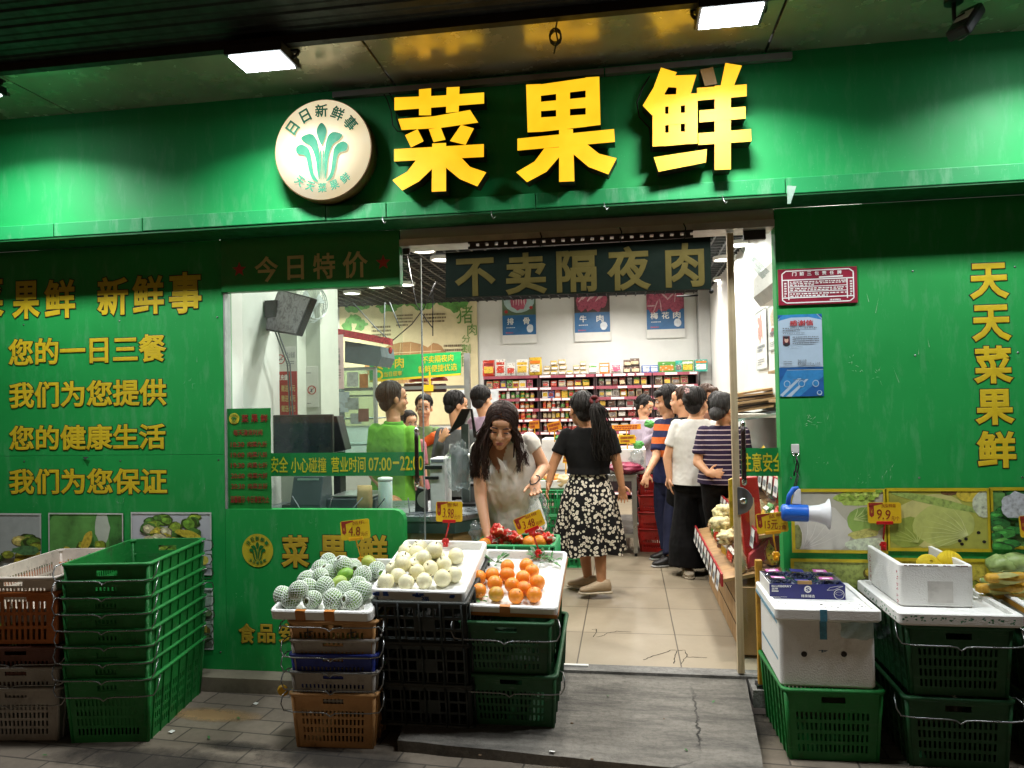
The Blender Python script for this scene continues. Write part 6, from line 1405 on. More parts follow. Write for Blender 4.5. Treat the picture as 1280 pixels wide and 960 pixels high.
M_scr = mat('screen_dark', '#151c2a', .12, var=.05)
mo = thing('pos_monitor', 'large dark cash register monitor on the counter', 'monitor', at(380, 590, y=.62)); mo.location.z = ztp
A, B, D = rect(341, 519, 416, 572, y=.60); b = MB(); b.box(A.x, B.x, .60, .635, A.z, D.z); b.build('case', M_black, mo, bevel=.006)
b = MB(); b.box(A.x + .015, B.x - .015, .597, .5995, A.z + .03, D.z - .015); b.build('screen', M_scr, mo)
b = MB(); b.box((A.x + B.x) / 2 - .04, (A.x + B.x) / 2 + .04, .636, .68, ztp + .02, D.z - .1); b.box((A.x + B.x) / 2 - .14, (A.x + B.x) / 2 + .14, .56, .78, ztp, ztp + .025); b.build('stand', M_black, mo, bevel=.004)
m2 = thing('customer_display', 'black back of a second display beside the cash register monitor', 'monitor', at(422, 590, y=.75)); m2.location.z = ztp
Qd = [at(415, 520, y=.72), at(421, 520, y=.72), at(432, 562, y=.72), at(416, 566, y=.72)]; b = MB(); b.poly(Qd[::-1], (0, .12, 0)); b.build('case', M_black, m2, bevel=.006); b = MB(); b.box(Qd[3].x, Qd[3].x + .05, .73, .83, ztp, Qd[3].z); b.build('stand', M_black, m2)
pr = thing('receipt_printer', 'dark receipt scale with a small digital readout on the counter', 'printer', at(385, 615, y=.42)); pr.location.z = ztp
A, B, D = rect(362, 597, 400, 622, y=.40); b = MB(); b.poly([(A.x, .40, ztp), (A.x, .40, ztp + .05), (A.x, .46, D.z), (A.x, .60, D.z), (A.x, .62, ztp)], (B.x - A.x, 0, 0)); b.build('case', mat('device_grey', '#3a4347', .45), pr, bevel=.005)
b = MB(); b.box(A.x + .03, B.x - .03, .452, .458, D.z - .035, D.z - .012); b.build('readout', mat('readout', '#9fb0a8', .4), pr)
kb = thing('cash_drawer', 'grey steel box and scale plate on the counter behind the printer', 'scale', (-1.85, .65, ztp)); b = MB(); b.box(-2.0, -1.66, .50, .85, ztp + .001, ztp + .075); b.build('case', _mats['device_grey'], kb, bevel=.005); b = MB(); b.box(-1.98, -1.68, .52, .83, ztp + .085, ztp + .094); b.build('plate', M_steel, kb, bevel=.002)
b = MB()
r_ = random.Random(3)
for k in range(5):
    x = -2.2 + k * .22; P = [Vector((x + .08 * math.sin(i * 1.3 + k), .36 + .05 * math.cos(i + k), ztp + .006 + (.10 if i == 0 else 0))) for i in range(8)]; b = MB(); b.tube(P, .004, 5); tag(b.build('loose_cable', M_black if k % 2 else M_grey_ink, origin=P[0]), ('black', 'grey')[k % 2 == 0] + ' cable lying on the counter, ' + ('below the monitor', 'in front of the scale readout', 'beside the scale plate', 'left of the paper bag', 'next to the white cylinder')[k], 'cable')
cy_ = thing('bag_dispenser', 'white translucent cylinder standing on the counter behind the glass', 'canister', at(482, 637, y=.35)); c = at(482, 637, z=ztp + .001); b = MB(); b.lathe([(.045, 0), (.047, .01), (.047, .20), (.044, .206)], c, None, 24); b.build('body', mat('translucent_white', '#c9d6cf', .35, sss=.3), cy_)
b = MB(); b.lathe([(.048, .19), (.049, .212), (.03, .216)], c, None, 24); b.build('lid', M_white, cy_)
pbg = thing('paper_bag', 'brown paper bag on the counter left of the white cylinder', 'bag', at(456, 615, y=.5)); c = at(456, 620, y=.46); c.z = ztp + .001; b = MB(); b.loft([[c + Vector((math.copysign(abs(math.cos(q)) ** .5, math.cos(q)) * a, math.copysign(abs(math.sin(q)) ** .6, math.sin(q)) * e, z)) for q in [2 * math.pi * i / 14 for i in range(14)]] for z, a, e in ((0, .045, .03), (.06, .05, .036), (.13, .048, .03), (.17, .05, .012))], 0); b.build('body', mat('kraft_paper', '#a08455', .7, bump=.5, bscale=30), pbg)
ws = thing('label_scale', 'white label scale with black arms beside the door edge', 'scale', at(547, 636, y=.42)); A, B, D = rect(537, 572, 557, 640, y=.42); zb_ = ztp + .001
b = MB(); b.box(A.x, B.x, .42, .60, zb_, D.z - .005); b.build('case', mat('scale_white', '#c7c8c5', .4), ws, bevel=.008)
b = MB(); b.box(A.x - .03, B.x - .015, .405, .4185, D.z - .075, D.z - .05); b.build('arm', M_black, ws, bevel=.004); b = MB(); b.box(A.x - .03, B.x - .04, .405, .4185, D.z - .14, D.z - .12); b.build('arm', M_black, ws, bevel=.004)
b = MB(); b.box(A.x + .01, B.x - .01, .416, .4188, D.z - .03, D.z - .012); b.build('vent', M_grey_ink, ws)
sp = thing('speaker', 'black payment speaker with a grey half-moon front', 'speaker', at(526, 640, y=.30)); c = at(526, 641, z=ztp + .001); b = MB(); b.poly([c + Vector((x, 0, z)) for x, z in ((-.04, 0), (.035, 0), (.035, .02), (.03, .15), (-.02, .165), (-.036, .12), (-.04, .03))], (0, .06, 0)); b.build('case', M_black, sp, bevel=.006)
b = MB(); b.add([c + Vector((.032, -.002, .03))] + [c + Vector((.032 - .055 * math.cos(R(a)), -.002, .085 + .055 * math.sin(R(a)))) for a in range(-80, 81, 16)] + [c + Vector((.032, -.002, .14))], [tuple(range(12 + 1))]); b.build('front_disc', mat('disc_grey', '#8f9088', .35, .4), sp)
vs_ = thing('display_stand', 'black folding display on a stand seen from behind at the counter', 'display', at(575, 560, y=.75)); b = MB()
p0, p1, p2, p3, p4 = at(577, 511, y=.75), at(588, 511, y=.75), at(560, 543, y=.75), at(596, 545, y=.75), at(585, 545, y=.75)
b.poly([p2, p0, p1, at(580, 530, y=.75)], (0, .03, 0)); b.build('panel', M_black, vs_); b = MB(); b.poly([p1 + Vector((0, -.003, 0)), at(590, 511, y=.747), p3 + Vector((0, -.003, 0)), at(592, 548, y=.747)], (0, .02, 0)); b.build('panel', M_black, vs_)
b = MB(); pp = at(582, 530, y=.77); b.box(pp.x - .03, pp.x + .02, .76, .80, ztp, pp.z); b.build('post', mat('post_grey', '#55605f', .4, .3), vs_); b = MB(); b.box(pp.x - .1, pp.x + .08, .68, .88, ztp, ztp + .02); b.build('base', M_black, vs_)
def cloth_blob(name, label, cat, c, rx, ry, rz_, m, seed, amp=.35, fr=9):
    b = MB(); b.ball((0, 0, 0), (1, 1, 1), None, 28, 20)
    for v in b.v: n_ = v.normalized(); k = 1 + amp * NZ.noise(n_ * 2.2 + Vector((seed, 0, 0))) + amp * .5 * NZ.noise(n_ * fr + Vector((0, seed, 0))); v.x *= rx * k; v.y *= ry * k; v.z *= rz_ * k
    for v in b.v: v += Vector(c)
    return tag(b.build(name, m, origin=c), label, cat)
M_pbag = glass_mat('plastic_bag_film', '#eef2f2', .07, .36)
cloth_blob('plastic_bags', 'bunch of clear plastic bags hanging at the checkout', 'plastic bags', at(574, 583, y=.46), .085, .07, .15, M_pbag, 1, .38, 8)
cloth_blob('plastic_bag', 'small crumpled clear bag behind the pear price tag', 'plastic bag', at(594, 664, y=.10), .035, .03, .055, M_pbag, 3, .4)
gb = thing('goods_box', 'small grey box with a dark lid on the counter behind the bags', 'box', at(590, 610, y=.8)); gb.location.z = ztp; c = at(588, 606, y=.84); b = MB(); b.box(c.x - .06, c.x + .05, .82, .95, ztp + .001, ztp + .12); b.build('body', mat('box_grey', '#7d8488', .5), gb, bevel=.004); b = MB(); b.box(c.x - .065, c.x + .055, .815, .955, ztp + .121, ztp + .14); b.build('lid', M_black, gb)

# red packs and oranges in the crate the woman reaches into
first = None
for k in range(3):
    o = lattice_crate('green_crate', 'green crate at the top of the low stack, full of red packs', mat('bright_crate_green', '#178a4c', .4, var=.08), .46, .34, .23, 'green crates in front of the woman in white') if k == 0 else dup(first)
    first = first or o; o.location = (-.67, .27, .47 - k * .232); o['label'] = 'green lattice crate behind the fruit trays, %s' % ('topmost, full of red packs', 'middle one', 'lowest one')[k]
def packmat(name, a, c, d):
    g = G(name); n = g.noise(34, 2, .4); g.P(Base_Color=g.ramp(n, (.40, C(a)[:3]), (.56, C(a)[:3]), (.58, C(c)[:3]), (.66, C(d)[:3])), Roughness=.3); return g.m
M_redpk = packmat('red_pack', '#c2230f', '#e0742a', '#e6dccb'); M_redpk2 = packmat('red_white_pack', '#b81d12', '#d9d2c4', '#7a1410')
for k, (px, py, a) in enumerate(((622, 662, 25), (616, 676, -10), (630, 678, 30), (640, 681, 5), (645, 672, -30), (634, 668, 60), (612, 683, 15), (650, 683, -15), (684, 672, 75), (670, 664, 40))):
    p = at(px, py, y=.20 + .012 * (k % 4)); o = cloth_blob('snack_packet', ('red snack packet sticking up from the green crate nearest the price tag' if k == 9 else 'crumpled red snack packet in the green crate, %s in the heap' % ('highest', 'left middle', 'centre', 'right of centre', 'upper right', 'behind the highest', 'lowest left', 'lowest right', 'far right')[k]), 'packet', p + Vector((0, 0, -.005)), .042, .026, .036, (M_redpk, M_redpk2)[k % 2], 40 + k, .5, 14); o['group'] = 'red packets in the green crate'
for k, (px, py) in enumerate(((662, 678), (675, 677), (668, 684), (606, 681))):
    o = dup(COL.objects['orange'], at(px, py, y=.19), (.3 * k, .5, k), 'orange in the green crate of red packs, %s' % ('left of the tag stem', 'right of the tag stem', 'lowest beside the stem', 'by the reaching hand')[k], 'oranges in the green crate'); o.scale = (1.05,) * 3

# ---------------------------------------------------------------- meat stall on the left
bn = thing('stall_banner', 'green banner 黄牛肉 hanging over the meat stall', 'banner', at(525, 457, y=4.6)); y_ = 4.6
A, B, D = at(462, 478, y=y_), at(576, 469, y=y_), at(462, 446, y=y_); Tr_ = at(576, 439.5, y=y_)
b = MB(); b.poly([A, B, Tr_, D], (0, .02, 0)); b.build('panel', mat('stall_green', '#0f9a4c', .5), bn); u, v = B - A, D - A; q = lambda x_, y2: A + u * x_ + v * y2 + Vector((0, -.004, 0))
b = MB(); b.quad(q(0, 0), q(1, 0), q(1, .08), q(0, .08)); wl(b, q, '黄牛肉', .04, .46, .38, .88, .02); wl(b, q, '当日现宰', .16, .16, .36, .36, .015); ring(b, q(.1, .26), .035, .06, 0)
wl(b, q, '不卖隔夜肉', .58, .56, .92, .84, .005); wl(b, q, '新鲜便捷优选', .54, .2, .96, .48, .005); b.build('lettering', M_yellow_ink, bn)
b = MB(); p_ = at(583, 480, y=y_); b.box(p_.x - .035, p_.x + .035, y_ + .03, y_ + .09, 0, at(583, 441, y=y_).z); b.build('post', M_steel, bn)
b = MB(); b.box(A.x - .6, p_.x, y_ + .04, y_ + .07, A.z - .1, A.z - .06); b.build('rail', M_steel, bn)
st = thing('meat_stall', 'white meat counter with hanging tools under the green banner', 'counter', (-2.0, 4.9, 0)); xs = at(600, 520, y=4.9).x
b = MB(); b.box(XL + .9 - 1.0 if 0 else XL + .02, xs, 4.3, 4.95, 0, .86); b.build('body', M_white, st, bevel=.006); b = MB(); b.box(XL + .02, xs + .02, 4.28, 4.97, .861, .89); b.build('top', M_steel, st)
b = MB(); b.box(XL + .02, xs, 6.2, 6.3, 0, 1.72); b.build('rear_panel', mat('panel_white', '#c9cdd2', .5), st)
for k, (px, py) in enumerate(((520, 484), (545, 485))): b = MB(); c = at(px, py, y=4.9); b.box(c.x - .16, c.x + .14, 4.88, 4.92, c.z - .055, c.z + .055); o = b.build('cutting_board', mat('board_brown', '#4a241c', .5), st, bevel=.02)
for k, (px, py) in enumerate(((523, 474), (548, 473))): b = MB(); c = at(px, py, y=4.75); b.lathe([(.12, -.03), (.11, .0), (.03, .045), (.02, .06)], c, None, 20); b.build('red_lampshade', mat('shade_red', '#9a1f1c', .5), st)
b = MB(); c = at(536, 485, y=4.6); b.box(c.x - .06, c.x + .06, 4.58, 4.59, c.z - .04, c.z + .04); b.box(c.x + .01, c.x + .03, 4.582, 4.588, c.z + .04, c.z + .2); b.build('hanging_tag', M_card, st)
gcse = thing('glass_cabinet', 'tall glass cabinet with papers taped on and a grey header box', 'cabinet', at(445, 560, y=2.5)); y_ = 2.5
A, B, D = rect(413, 460, 473, 640, y=y_); A.z = .0
M_fr = mat('cabinet_frame', '#9aa3a0', .4, .4); M_cg2 = glass_mat('cabinet_glass', '#cfe0dc', .1, .12)
b = MB(); pane(b, A.x + .031, B.x - .031, .9, D.z - .031, y_, .006); b.build('glass', M_cg2, gcse)
for (x0, x1, z0, z1) in ((A.x, A.x + .03, 0, D.z), (B.x - .03, B.x, 0, D.z), (A.x + .031, B.x - .031, D.z - .03, D.z)): b = MB(); b.box(x0, x1, y_ - .01, y_ + .03, z0, z1); b.build('frame', M_fr, gcse)
b = MB(); b.box(A.x + .031, B.x - .031, y_, y_ + .5, 0, .899); b.build('base', M_white, gcse)
for z in (1.15, 1.4, 1.62): b = MB(); b.box(A.x + .032, B.x - .032, y_ + .02, y_ + .45, z, z + .012); b.build('shelf', M_fr, gcse)
r_ = random.Random(12)
for k in range(12):
    px, py = r_.uniform(424, 468), r_.uniform(472, 550); w_, h_ = r_.uniform(10, 16), r_.uniform(12, 18); A2, B2, D2 = rect(px - w_ / 2, py - h_ / 2, px + w_ / 2, py + h_ / 2, y=y_ - .004 - .0006 * k); b = MB(); b.quad(A2, B2, B2 + (D2 - A2), D2); b.build('paper_sheet', mat('taped_%d' % (k % 5), ['#8a9a98', '#a9b3b0', '#6d5048', '#9fb2b8', '#a5744a'][k % 5], .5, var=.3, scale=18), gcse)
hdr = [at(431, 426, y=y_ - .05), at(475, 433, y=y_ - .05), at(477, 446, y=y_ - .05), at(472, 458, y=y_ - .05), at(431, 453, y=y_ - .05)]
b = MB(); b.poly(hdr[::-1], (0, .4, 0)); b.build('header_box', mat('header_grey', '#55666c', .5), gcse)
P = [at(400, 411, y=y_ - .3), at(440, 418, y=y_ - .15), at(489, 427, y=y_)]; b = MB(); b.loft([[p + Vector((0, -.02, -.035)), p + Vector((0, .05, -.035)), p + Vector((0, .05, .03)), p + Vector((0, -.02, .03))] for p in P], 0, sm=False); b.build('red_trim', mat('tinsel_red', '#b5303a', .6, var=.5, scale=60, bump=1, bscale=90), gcse)
b = MB(); c = at(488, 438, y=y_); b.ball(c, (.02, .02, .035), None, 10, 8); b.build('red_tassel', _mats['tinsel_red'], gcse)
def pinkn(t, q, A, u, v):
    b = MB(); wl(b, q, '猪肉可以', .2, .66, .85, .76, .015); wl(b, q, '免费烧热', .2, .55, .85, .65, .015); wl(b, q, '带过香港', .2, .44, .85, .54, .015); scribble(b, q(.1, .14), q(.95, .14), q(.1, .38), 5); scribble(b, q(.35, .84), q(.7, .84), q(.35, .9), 1); b.build('lettering', M_grey_ink, t)
sheet_sign('pink_notice', 'pale pink handwritten-style notice hanging left of the glass cabinet', 'notice', 402.5, 419, 430, 486, 1.6, mat('pink_paper', '#cdb2b2', .6), pinkn)
b = MB(); c = at(405, 520, y=2.7); b.box(c.x - .12, c.x + .10, 2.7, 3.0, 0, at(405, 487, y=2.7).z); tag(b.build('fridge', mat('fridge_dark', '#4d5a60', .4), origin=(c.x, 2.8, 0), bevel=.01), 'dark grey cabinet side standing behind the pink notice', 'cabinet')

# ---------------------------------------------------------------- vegetable table, crates and baskets in the aisle
xt, yt = .062, 3.17; tb = thing('steel_table', 'steel table with a lower shelf carrying foam boxes of vegetables', 'table', (-.55, 3.8, 0))
b = MB(); b.box(-1.25, xt + .03, yt - .03, 4.5, .775, .80); b.build('top', M_steel, tb, bevel=.003); b = MB(); b.box(-1.2, xt - .02, yt + .03, 4.4, .20, .215); b.build('lower_shelf', mat('shelf_steel_dull', '#6f6c66', .5, .5), tb)
for x, y in ((xt, yt), (-1.2, yt), (xt, 4.44), (-1.2, 4.44)): b = MB(); b.box(x - .022, x + .022, y - .022, y + .022, .03, .774); o = b.build('leg', M_steel, tb, bevel=.003); b = MB(); b.cyl((x, y, 0), (x, y, .03), .014, n=8); b.build('foot', M_black, o)
for (x0, x1, y0, y1) in ((-1.178, xt - .023, yt - .015, yt + .015), (xt - .015, xt + .015, yt + .023, 4.417)): b = MB(); b.box(x0, x1, y0, y1, .18, .215); b.build('rail', M_steel, tb); b = MB(); b.box(x0, x1, y0, y1, .735, .773); b.build('apron', M_steel, tb)
def foam_in(label, x0, x1, y0, y1, z0, z1):
    t = thing('foam_box', label, 'foam box', ((x0 + x1) / 2, (y0 + y1) / 2, z0), 0, 'white foam boxes in the aisle'); b = MB(); open_box(b, x1 - x0, y1 - y0, z1 - z0, z0, .025, (x0 + x1) / 2, (y0 + y1) / 2); b.build('body', M_foam, t)
a = at(677, 549, y=3.6); c = at(703, 575, y=3.6); foam_in('white foam box left of the woman in black', a.x, c.x + .15, 3.6, 4.0, .802, a.z)
foam_in('white foam box at the table corner under a yellow tag', at(755, 570, y=3.2).x, xt + .12, 3.22, 3.7, .802, at(780, 562, y=3.2).z)
foam_in('white foam box further back on the steel table', -.6, -.1, 3.8, 4.3, .802, 1.0)
cloth_blob('produce_bag', 'red and blue printed bag on the table corner', 'bag', at(782, 585, y=3.16), .17, .09, .055, mat('bag_redblue', '#8a2f4a', .35, var=.9, scale=9), 5, .25)
cloth_blob('plastic_bag', 'pale crumpled plastic bag at the right of the table corner', 'plastic bag', at(796, 572, y=3.18), .07, .06, .08, M_pbag, 6, .35)
gcl = mat('veg_green', '#3f8a3a', .5, var=.4, scale=14); vor = mat('veg_orange', '#d98a3a', .5, var=.3, scale=14); vtan = mat('veg_tan', '#c9b184', .5, var=.2)
for k, (px, py, y_, rr_, m, lab) in enumerate(((775, 548, 3.5, .05, vor, 'orange vegetable in the table corner box, left'), (788, 550, 3.5, .05, vor, 'orange vegetable in the table corner box, middle'), (798, 556, 3.45, .045, gcl, 'green vegetable in the table corner box, right'), (768, 552, 3.6, .05, vtan, 'tan vegetable in the table corner box, far left'), (812, 530, 4.6, .05, gcl, 'bright green bag of vegetables by the lavender shirt'), (690, 600, 2.72, .07, vor, 'orange gourd in the box on the green crates'), (704, 602, 2.7, .07, vtan, 'tan gourd in the box beside the black skirt'), (680, 604, 2.7, .045, gcl, 'green vegetable in the box on the green crates'), (700, 548, 3.2, .04, gcl, 'green leaf bundle in the left foam box'))):
    cloth_blob('vegetable', lab, 'vegetable', at(px, py, y=y_), rr_ * 1.2, rr_, rr_ * .9, m, 20 + k, .3)
fc = None; xg = at(697, 650, y=2.62).x
for k in range(3):
    o = lattice_crate('green_crate', 'x', _mats['bright_crate_green'], .40, .34, .235, 'green crates left of the black skirt') if k == 0 else dup(fc)
    fc = fc or o; o.location = (xg, 2.8, .001 + k * .239); o['label'] = 'green lattice crate %s of the three left of the black skirt' % ('lowest', 'middle', 'topmost')[k]
foam_in('low white foam tray of gourds on the green crates', xg - .2, xg + .2, 2.64, 2.98, .722, .80)
bk = None
for k in range(4):
    lab = 'red shopping basket %s of the stack behind the striped man' % ('lowest', 'second up', 'third up', 'topmost')[k]
    if bk is None:
        t = thing('shopping_basket', lab, 'basket', (0, 0, 0), 0, 'stacked red shopping baskets'); bk = t; b = MB(); crate_body(b, .42, .30, .24, .03, [(.2, .32), (.4, .52)], 14, hole=False); b.build('body', mat('basket_red', '#b01f1a', .35, var=.1), t)
        b = MB(); b.tube([(-.2, 0, .235), (-.19, .02, .27), (0, .03, .275), (.19, .02, .27), (.2, 0, .235)], .008, 6); b.build('handle', M_black, t); o = t
    else: o = dup(bk, label=lab)
    p = at(826, 690, z=0); o.location = (p.x, p.y + .1, .0 + k * .17); o.rotation_euler = (0, 0, R(-8 + 4 * k))
for k, (px, py, y_, w_, h_, lab) in enumerate(((668, 531, 3.2, .10, .08, 'orange-yellow price card above the left foam box'), (693, 533, 3.3, .14, .09, 'tilted orange price card beside the black shirt'), (783, 534, 4.2, .32, .06, 'wide orange price card on the far side of the table'), (784, 549, 3.3, .16, .085, 'yellow price card on a stem at the table corner'), (707, 574, 3.0, .05, .08, 'small yellow card at the left arm of the woman in black'), (652, 548, 2.9, .0, .0, ''))[:5]):
    c = at(px, py, y=y_); t = thing('price_card', lab, 'price card', c, 0, 'price cards in the aisle'); M_ = Matrix.Rotation(R((-3, -14, -2, -2, 10)[k]), 4, 'Y')
    b = MB(); b.obox(c, w_, .004, h_, M_); b.build('card', mat('card_orange', '#d88a14', .45) if k < 3 else M_card, t); b = MB(); A2 = c + M_ @ Vector((-w_ * .42, -.0035, -h_ * .4)); scribble(b, A2, A2 + M_ @ Vector((w_ * .84, 0, 0)), A2 + M_ @ Vector((0, 0, h_ * .8)), 2, 0, 1, .7, k); b.build('handwriting', M_pen, t)
    b = MB(); b.box(c.x - .006, c.x + .006, c.y + .003, c.y + .012, c.z - .16, c.z - h_ * .4); b.build('stem', M_yelp, t)

# ---------------------------------------------------------------- right-hand display
M_wood = mat('display_wood', '#a88458', .55, var=.2, scale=3, aniso=(1, 5, 1)); M_redrail = mat('rail_red', '#a8242a', .45)
X0 = .64; ds = thing('wooden_display', 'wooden stepped display with red price rails along the right wall', 'display', (1.0, 1.2, 0))
b = MB(); b.box(X0, XR - .02, .34, 2.05, .02, .42); b.build('base', M_wood, ds, bevel=.004)
for z in (.145, .28): b = MB(); b.box(X0 - .003, X0 - .0005, .34, 2.05, z, z + .005); b.build('seam', mat('seam_dark', '#4a3822', .7), ds)
ti = [(X0 - .09, .46, .95, .50), (X0 + .12, .72, 1.1, .78), (X0 + .30, 1.0, 1.25, 1.06)]
for k, (xf, zf, xr_, zr_) in enumerate(ti):
    b = MB(); b.poly([(xf, .36, zf), (min(XR - .03, xf + .5), .36, zf + .10), (min(XR - .03, xf + .5), .36, zf + .08), (xf, .36, zf - .02)], (0, 1.7, 0)); o = b.build('tier', M_wood, ds)
    b = MB(); b.box(xf - .012, xf - .001, .36, 2.06, zf - .045, zf + .03); b.build('price_rail', M_redrail, o)
    for j in range(9): y0 = .40 + j * .185; b = MB(); b.add([(xf - .016, y0, zf + .025), (xf - .016, y0 + .12, zf + .025), (xf - .03, y0 + .12, zf - .085), (xf - .03, y0, zf - .085)], [(0, 3, 2, 1)]); b.add([(xf - .0225, y0 + .015 + .03 * q_, zf - .02) for q_ in range(0)] or [(xf - .024, y0 + .02, zf - .02), (xf - .024, y0 + .1, zf - .02), (xf - .029, y0 + .1, zf - .06), (xf - .029, y0 + .02, zf - .06)], [(0, 3, 2, 1)], 1); b.build('shelf_ticket', [M_paper, M_grey_ink], o)
for y in (.36, 2.03): b = MB(); b.box(XR - .10, XR - .03, y, y + .03, .42, 1.35); b.build('upright', M_wood, ds)
cf = thing('cold_cabinet', 'pale refrigerated display with pink contents and grey tickets behind the right door', 'cold cabinet', (1.1, 3.2, 0))
b = MB(); b.box(.86, XR - .02, 2.1, 4.4, .02, .95); b.build('base', mat('cabinet_wood', '#9c7a52', .5, var=.15), cf, bevel=.005); b = MB(); b.box(.90, XR - .03, 2.14, 4.36, .951, 1.02); b.build('tray', mat('tray_pink', '#c99a8f', .5, var=.35, scale=12), cf)
b = MB(); b.poly([(.86, 2.1, 1.14), (.90, 2.1, 1.36), (XR - .03, 2.1, 1.42), (XR - .03, 2.1, 1.40), (.91, 2.1, 1.34), (.87, 2.1, 1.14)], (0, 2.3, 0)); b.build('canopy_glass', M_cg2, cf)
b = MB(); b.box(.86, XR - .03, 2.1, 4.4, 1.37, 1.40); b.build('top', mat('cab_top', '#b7b2a6', .5), cf)
for i in range(3): b = MB(); b.obox((.853, 2.35 + i * .42, 1.24), .004, .16, .20, Matrix.Rotation(R(-8), 4, 'Y')); b.build('ticket', mat('ticket_grey', '#8f8c8a', .5, var=.15, scale=30), cf)
M_cb2 = mat('cardboard', '#9a7a52', .75, var=.2, scale=6)
for k in range(7):
    b = MB(); M_ = Matrix.Rotation(R(rnd.uniform(-8, 8)), 4, 'Z') @ Matrix.Rotation(R(-6 + rnd.uniform(-3, 3)), 4, 'Y'); z = 1.43 + k * .026; b.obox((1.12 + rnd.uniform(-.03, .03), 2.9 + rnd.uniform(-.1, .1), z), .42, .75 - k * .05, .018, M_); tag(b.build('cardboard_sheet', M_cb2, origin=(1.12, 2.9, z)), 'flattened cardboard sheet, %s of the pile on the cold cabinet' % ORD[k], 'cardboard', 'flattened cardboard on the cabinet')
gr = [('#c9b78f', 'tan'), ('#c23a26', 'red'), ('#d8b23a', 'yellow'), ('#5a3a2a', 'brown'), ('#4f8a3c', 'green'), ('#8f3030', 'dark red'), ('#e0ddd4', 'white')]
for k, (xf, zf, xr_, zr_) in enumerate(ti):
    for j in range(8):
        for i in range(2):
            c1 = gr[(j * 3 + i * 2 + k) % 7][0]; y0 = .46 + j * .20; x = xf + .11 + i * .19
            if x > XR - .1: continue
            o = product('bag', x, y0, zf + .028 + i * .04, .14, .15 if i else .12, c1, gr[(j + k) % 7][0], '#e0ddd4', '%s packet on the wooden display, %s tier, %s row, %s from the door' % (CNAME[c1], ('lowest', 'middle', 'top')[k], ('front', 'back')[i], ORDN[j]), 'packets on the wooden display', .09); o.rotation_euler = (R(rnd.uniform(-12, 12)), R(rnd.uniform(-10, 14)), R(-80 + rnd.uniform(-30, 30)))
lump = mat('netted_white_yellow', '#d9cf9a', .6, var=.5, scale=40, bump=1, bscale=60)
for k, (px, py, y_, lab) in enumerate(((905, 640, .95, 'white and yellow netted pack at the top of the display corner'), (902, 655, .85, 'white netted pack in the middle of the display corner'), (912, 672, .75, 'white netted pack low at the display corner'))): cloth_blob('netted_pack', lab, 'packet', at(px, py, y=y_), .075, .06, .05, lump, 30 + k, .35, 14)
rb = thing('gift_bag', 'red printed gift bag standing behind the right door lock', 'bag', at(945, 660, y=.55)); pts = [at(921, 598, y=.55), at(947, 596, y=.55), at(958, 700, y=.55), at(933, 705, y=.55)]
b = MB(); b.poly(pts[::-1], (0, .08, 0)); b.build('body', mat('gift_red', '#b51f1c', .35, var=.15), rb, bevel=.006); b = MB(); A2, B2 = at(938, 667, y=.547), at(944.5, 667, y=.547); D2 = at(936, 622, y=.547); b.quad(A2, B2, B2 + (D2 - A2), D2); b.build('label_strip', mat('label_cream', '#c9a98a', .5), rb)
yb_ = MB(); yb_.poly([at(911, 600, y=.50), at(920, 596, y=.50), at(925, 650, y=.50), at(913, 660, y=.50)][::-1], (0, .03, 0)); tag(yb_.build('yellow_packet', mat('packet_yellow_red', '#c9a52a', .4, var=.5, scale=10), origin=at(915, 660, y=.5)), 'yellow and red packet hanging at the door edge', 'packet')
pk = MB(); pk.poly([at(935, 712, y=.42), at(975, 690, y=.42), at(985, 668, y=.42), at(972, 662, y=.42), at(937, 694, y=.42)], (0, .05, 0)); tag(pk.build('pink_box', mat('box_pinkred', '#b5343f', .35, var=.2), origin=at(955, 700, y=.42), bevel=.006), 'pinkish red long pack lying aslant behind the right door', 'packet')

# air conditioner and posters on the right wall
ac = thing('air_conditioner', 'white wall air conditioner high on the right wall', 'air conditioner', (XR - .1, 2.6, 2.3)); q0 = at(941, 362, x=XR - .22); y0 = q0.y; z1_, z0_ = at(942, 345, y=y0).z, at(942, 384, y=y0).z
b = MB(); b.poly([(XR - .004, y0, z0_ + .01), (XR - .16, y0, z0_), (XR - .22, y0, z0_ + .08), (XR - .22, y0, z1_ - .03), (XR - .19, y0, z1_), (XR - .004, y0, z1_)], (0, -.95, 0)); b.build('case', mat('ac_white', '#d3d2cc', .35, var=.03), ac, bevel=.012)
b = MB(); b.poly([(XR - .165, y0 - .05, z0_ - .003), (XR - .222, y0 - .05, z0_ + .075), (XR - .226, y0 - .05, z0_ + .072), (XR - .17, y0 - .05, z0_ - .008)], (0, -.85, 0)); b.build('louvre', mat('louvre_grey', '#a9a9a4', .4), ac)
def wall_poster(label, px0, px1, zt_px, zb_px, cols):
    a, c = at(px0, zt_px, x=XR - .01), at(px1, zt_px, x=XR - .01); zb_ = at(px0, zb_px, x=XR - .01).z; t = thing('wall_poster', label, 'poster', (XR - .01, (a.y + c.y) / 2, zb_))
    A, B, D = Vector((XR - .012, a.y, zb_)), Vector((XR - .012, c.y, zb_)), Vector((XR - .012, a.y, a.z))
    picture('sheet', A, B, D, t, M_paper, cols, frame=(.012, M_fr)); u, v = B - A, D - A; b = MB(); o = Vector((-.006, 0, 0)); scribble(b, A + u * .15 + v * .3 + o, A + u * .85 + v * .3 + o, A + u * .15 + v * .42 + o, 2, 0, 1, .8, 3); scribble(b, A + u * .15 + v * .08 + o, A + u * .85 + v * .08 + o, A + u * .15 + v * .2 + o, 3); b.build('print', M_grey_ink, t)
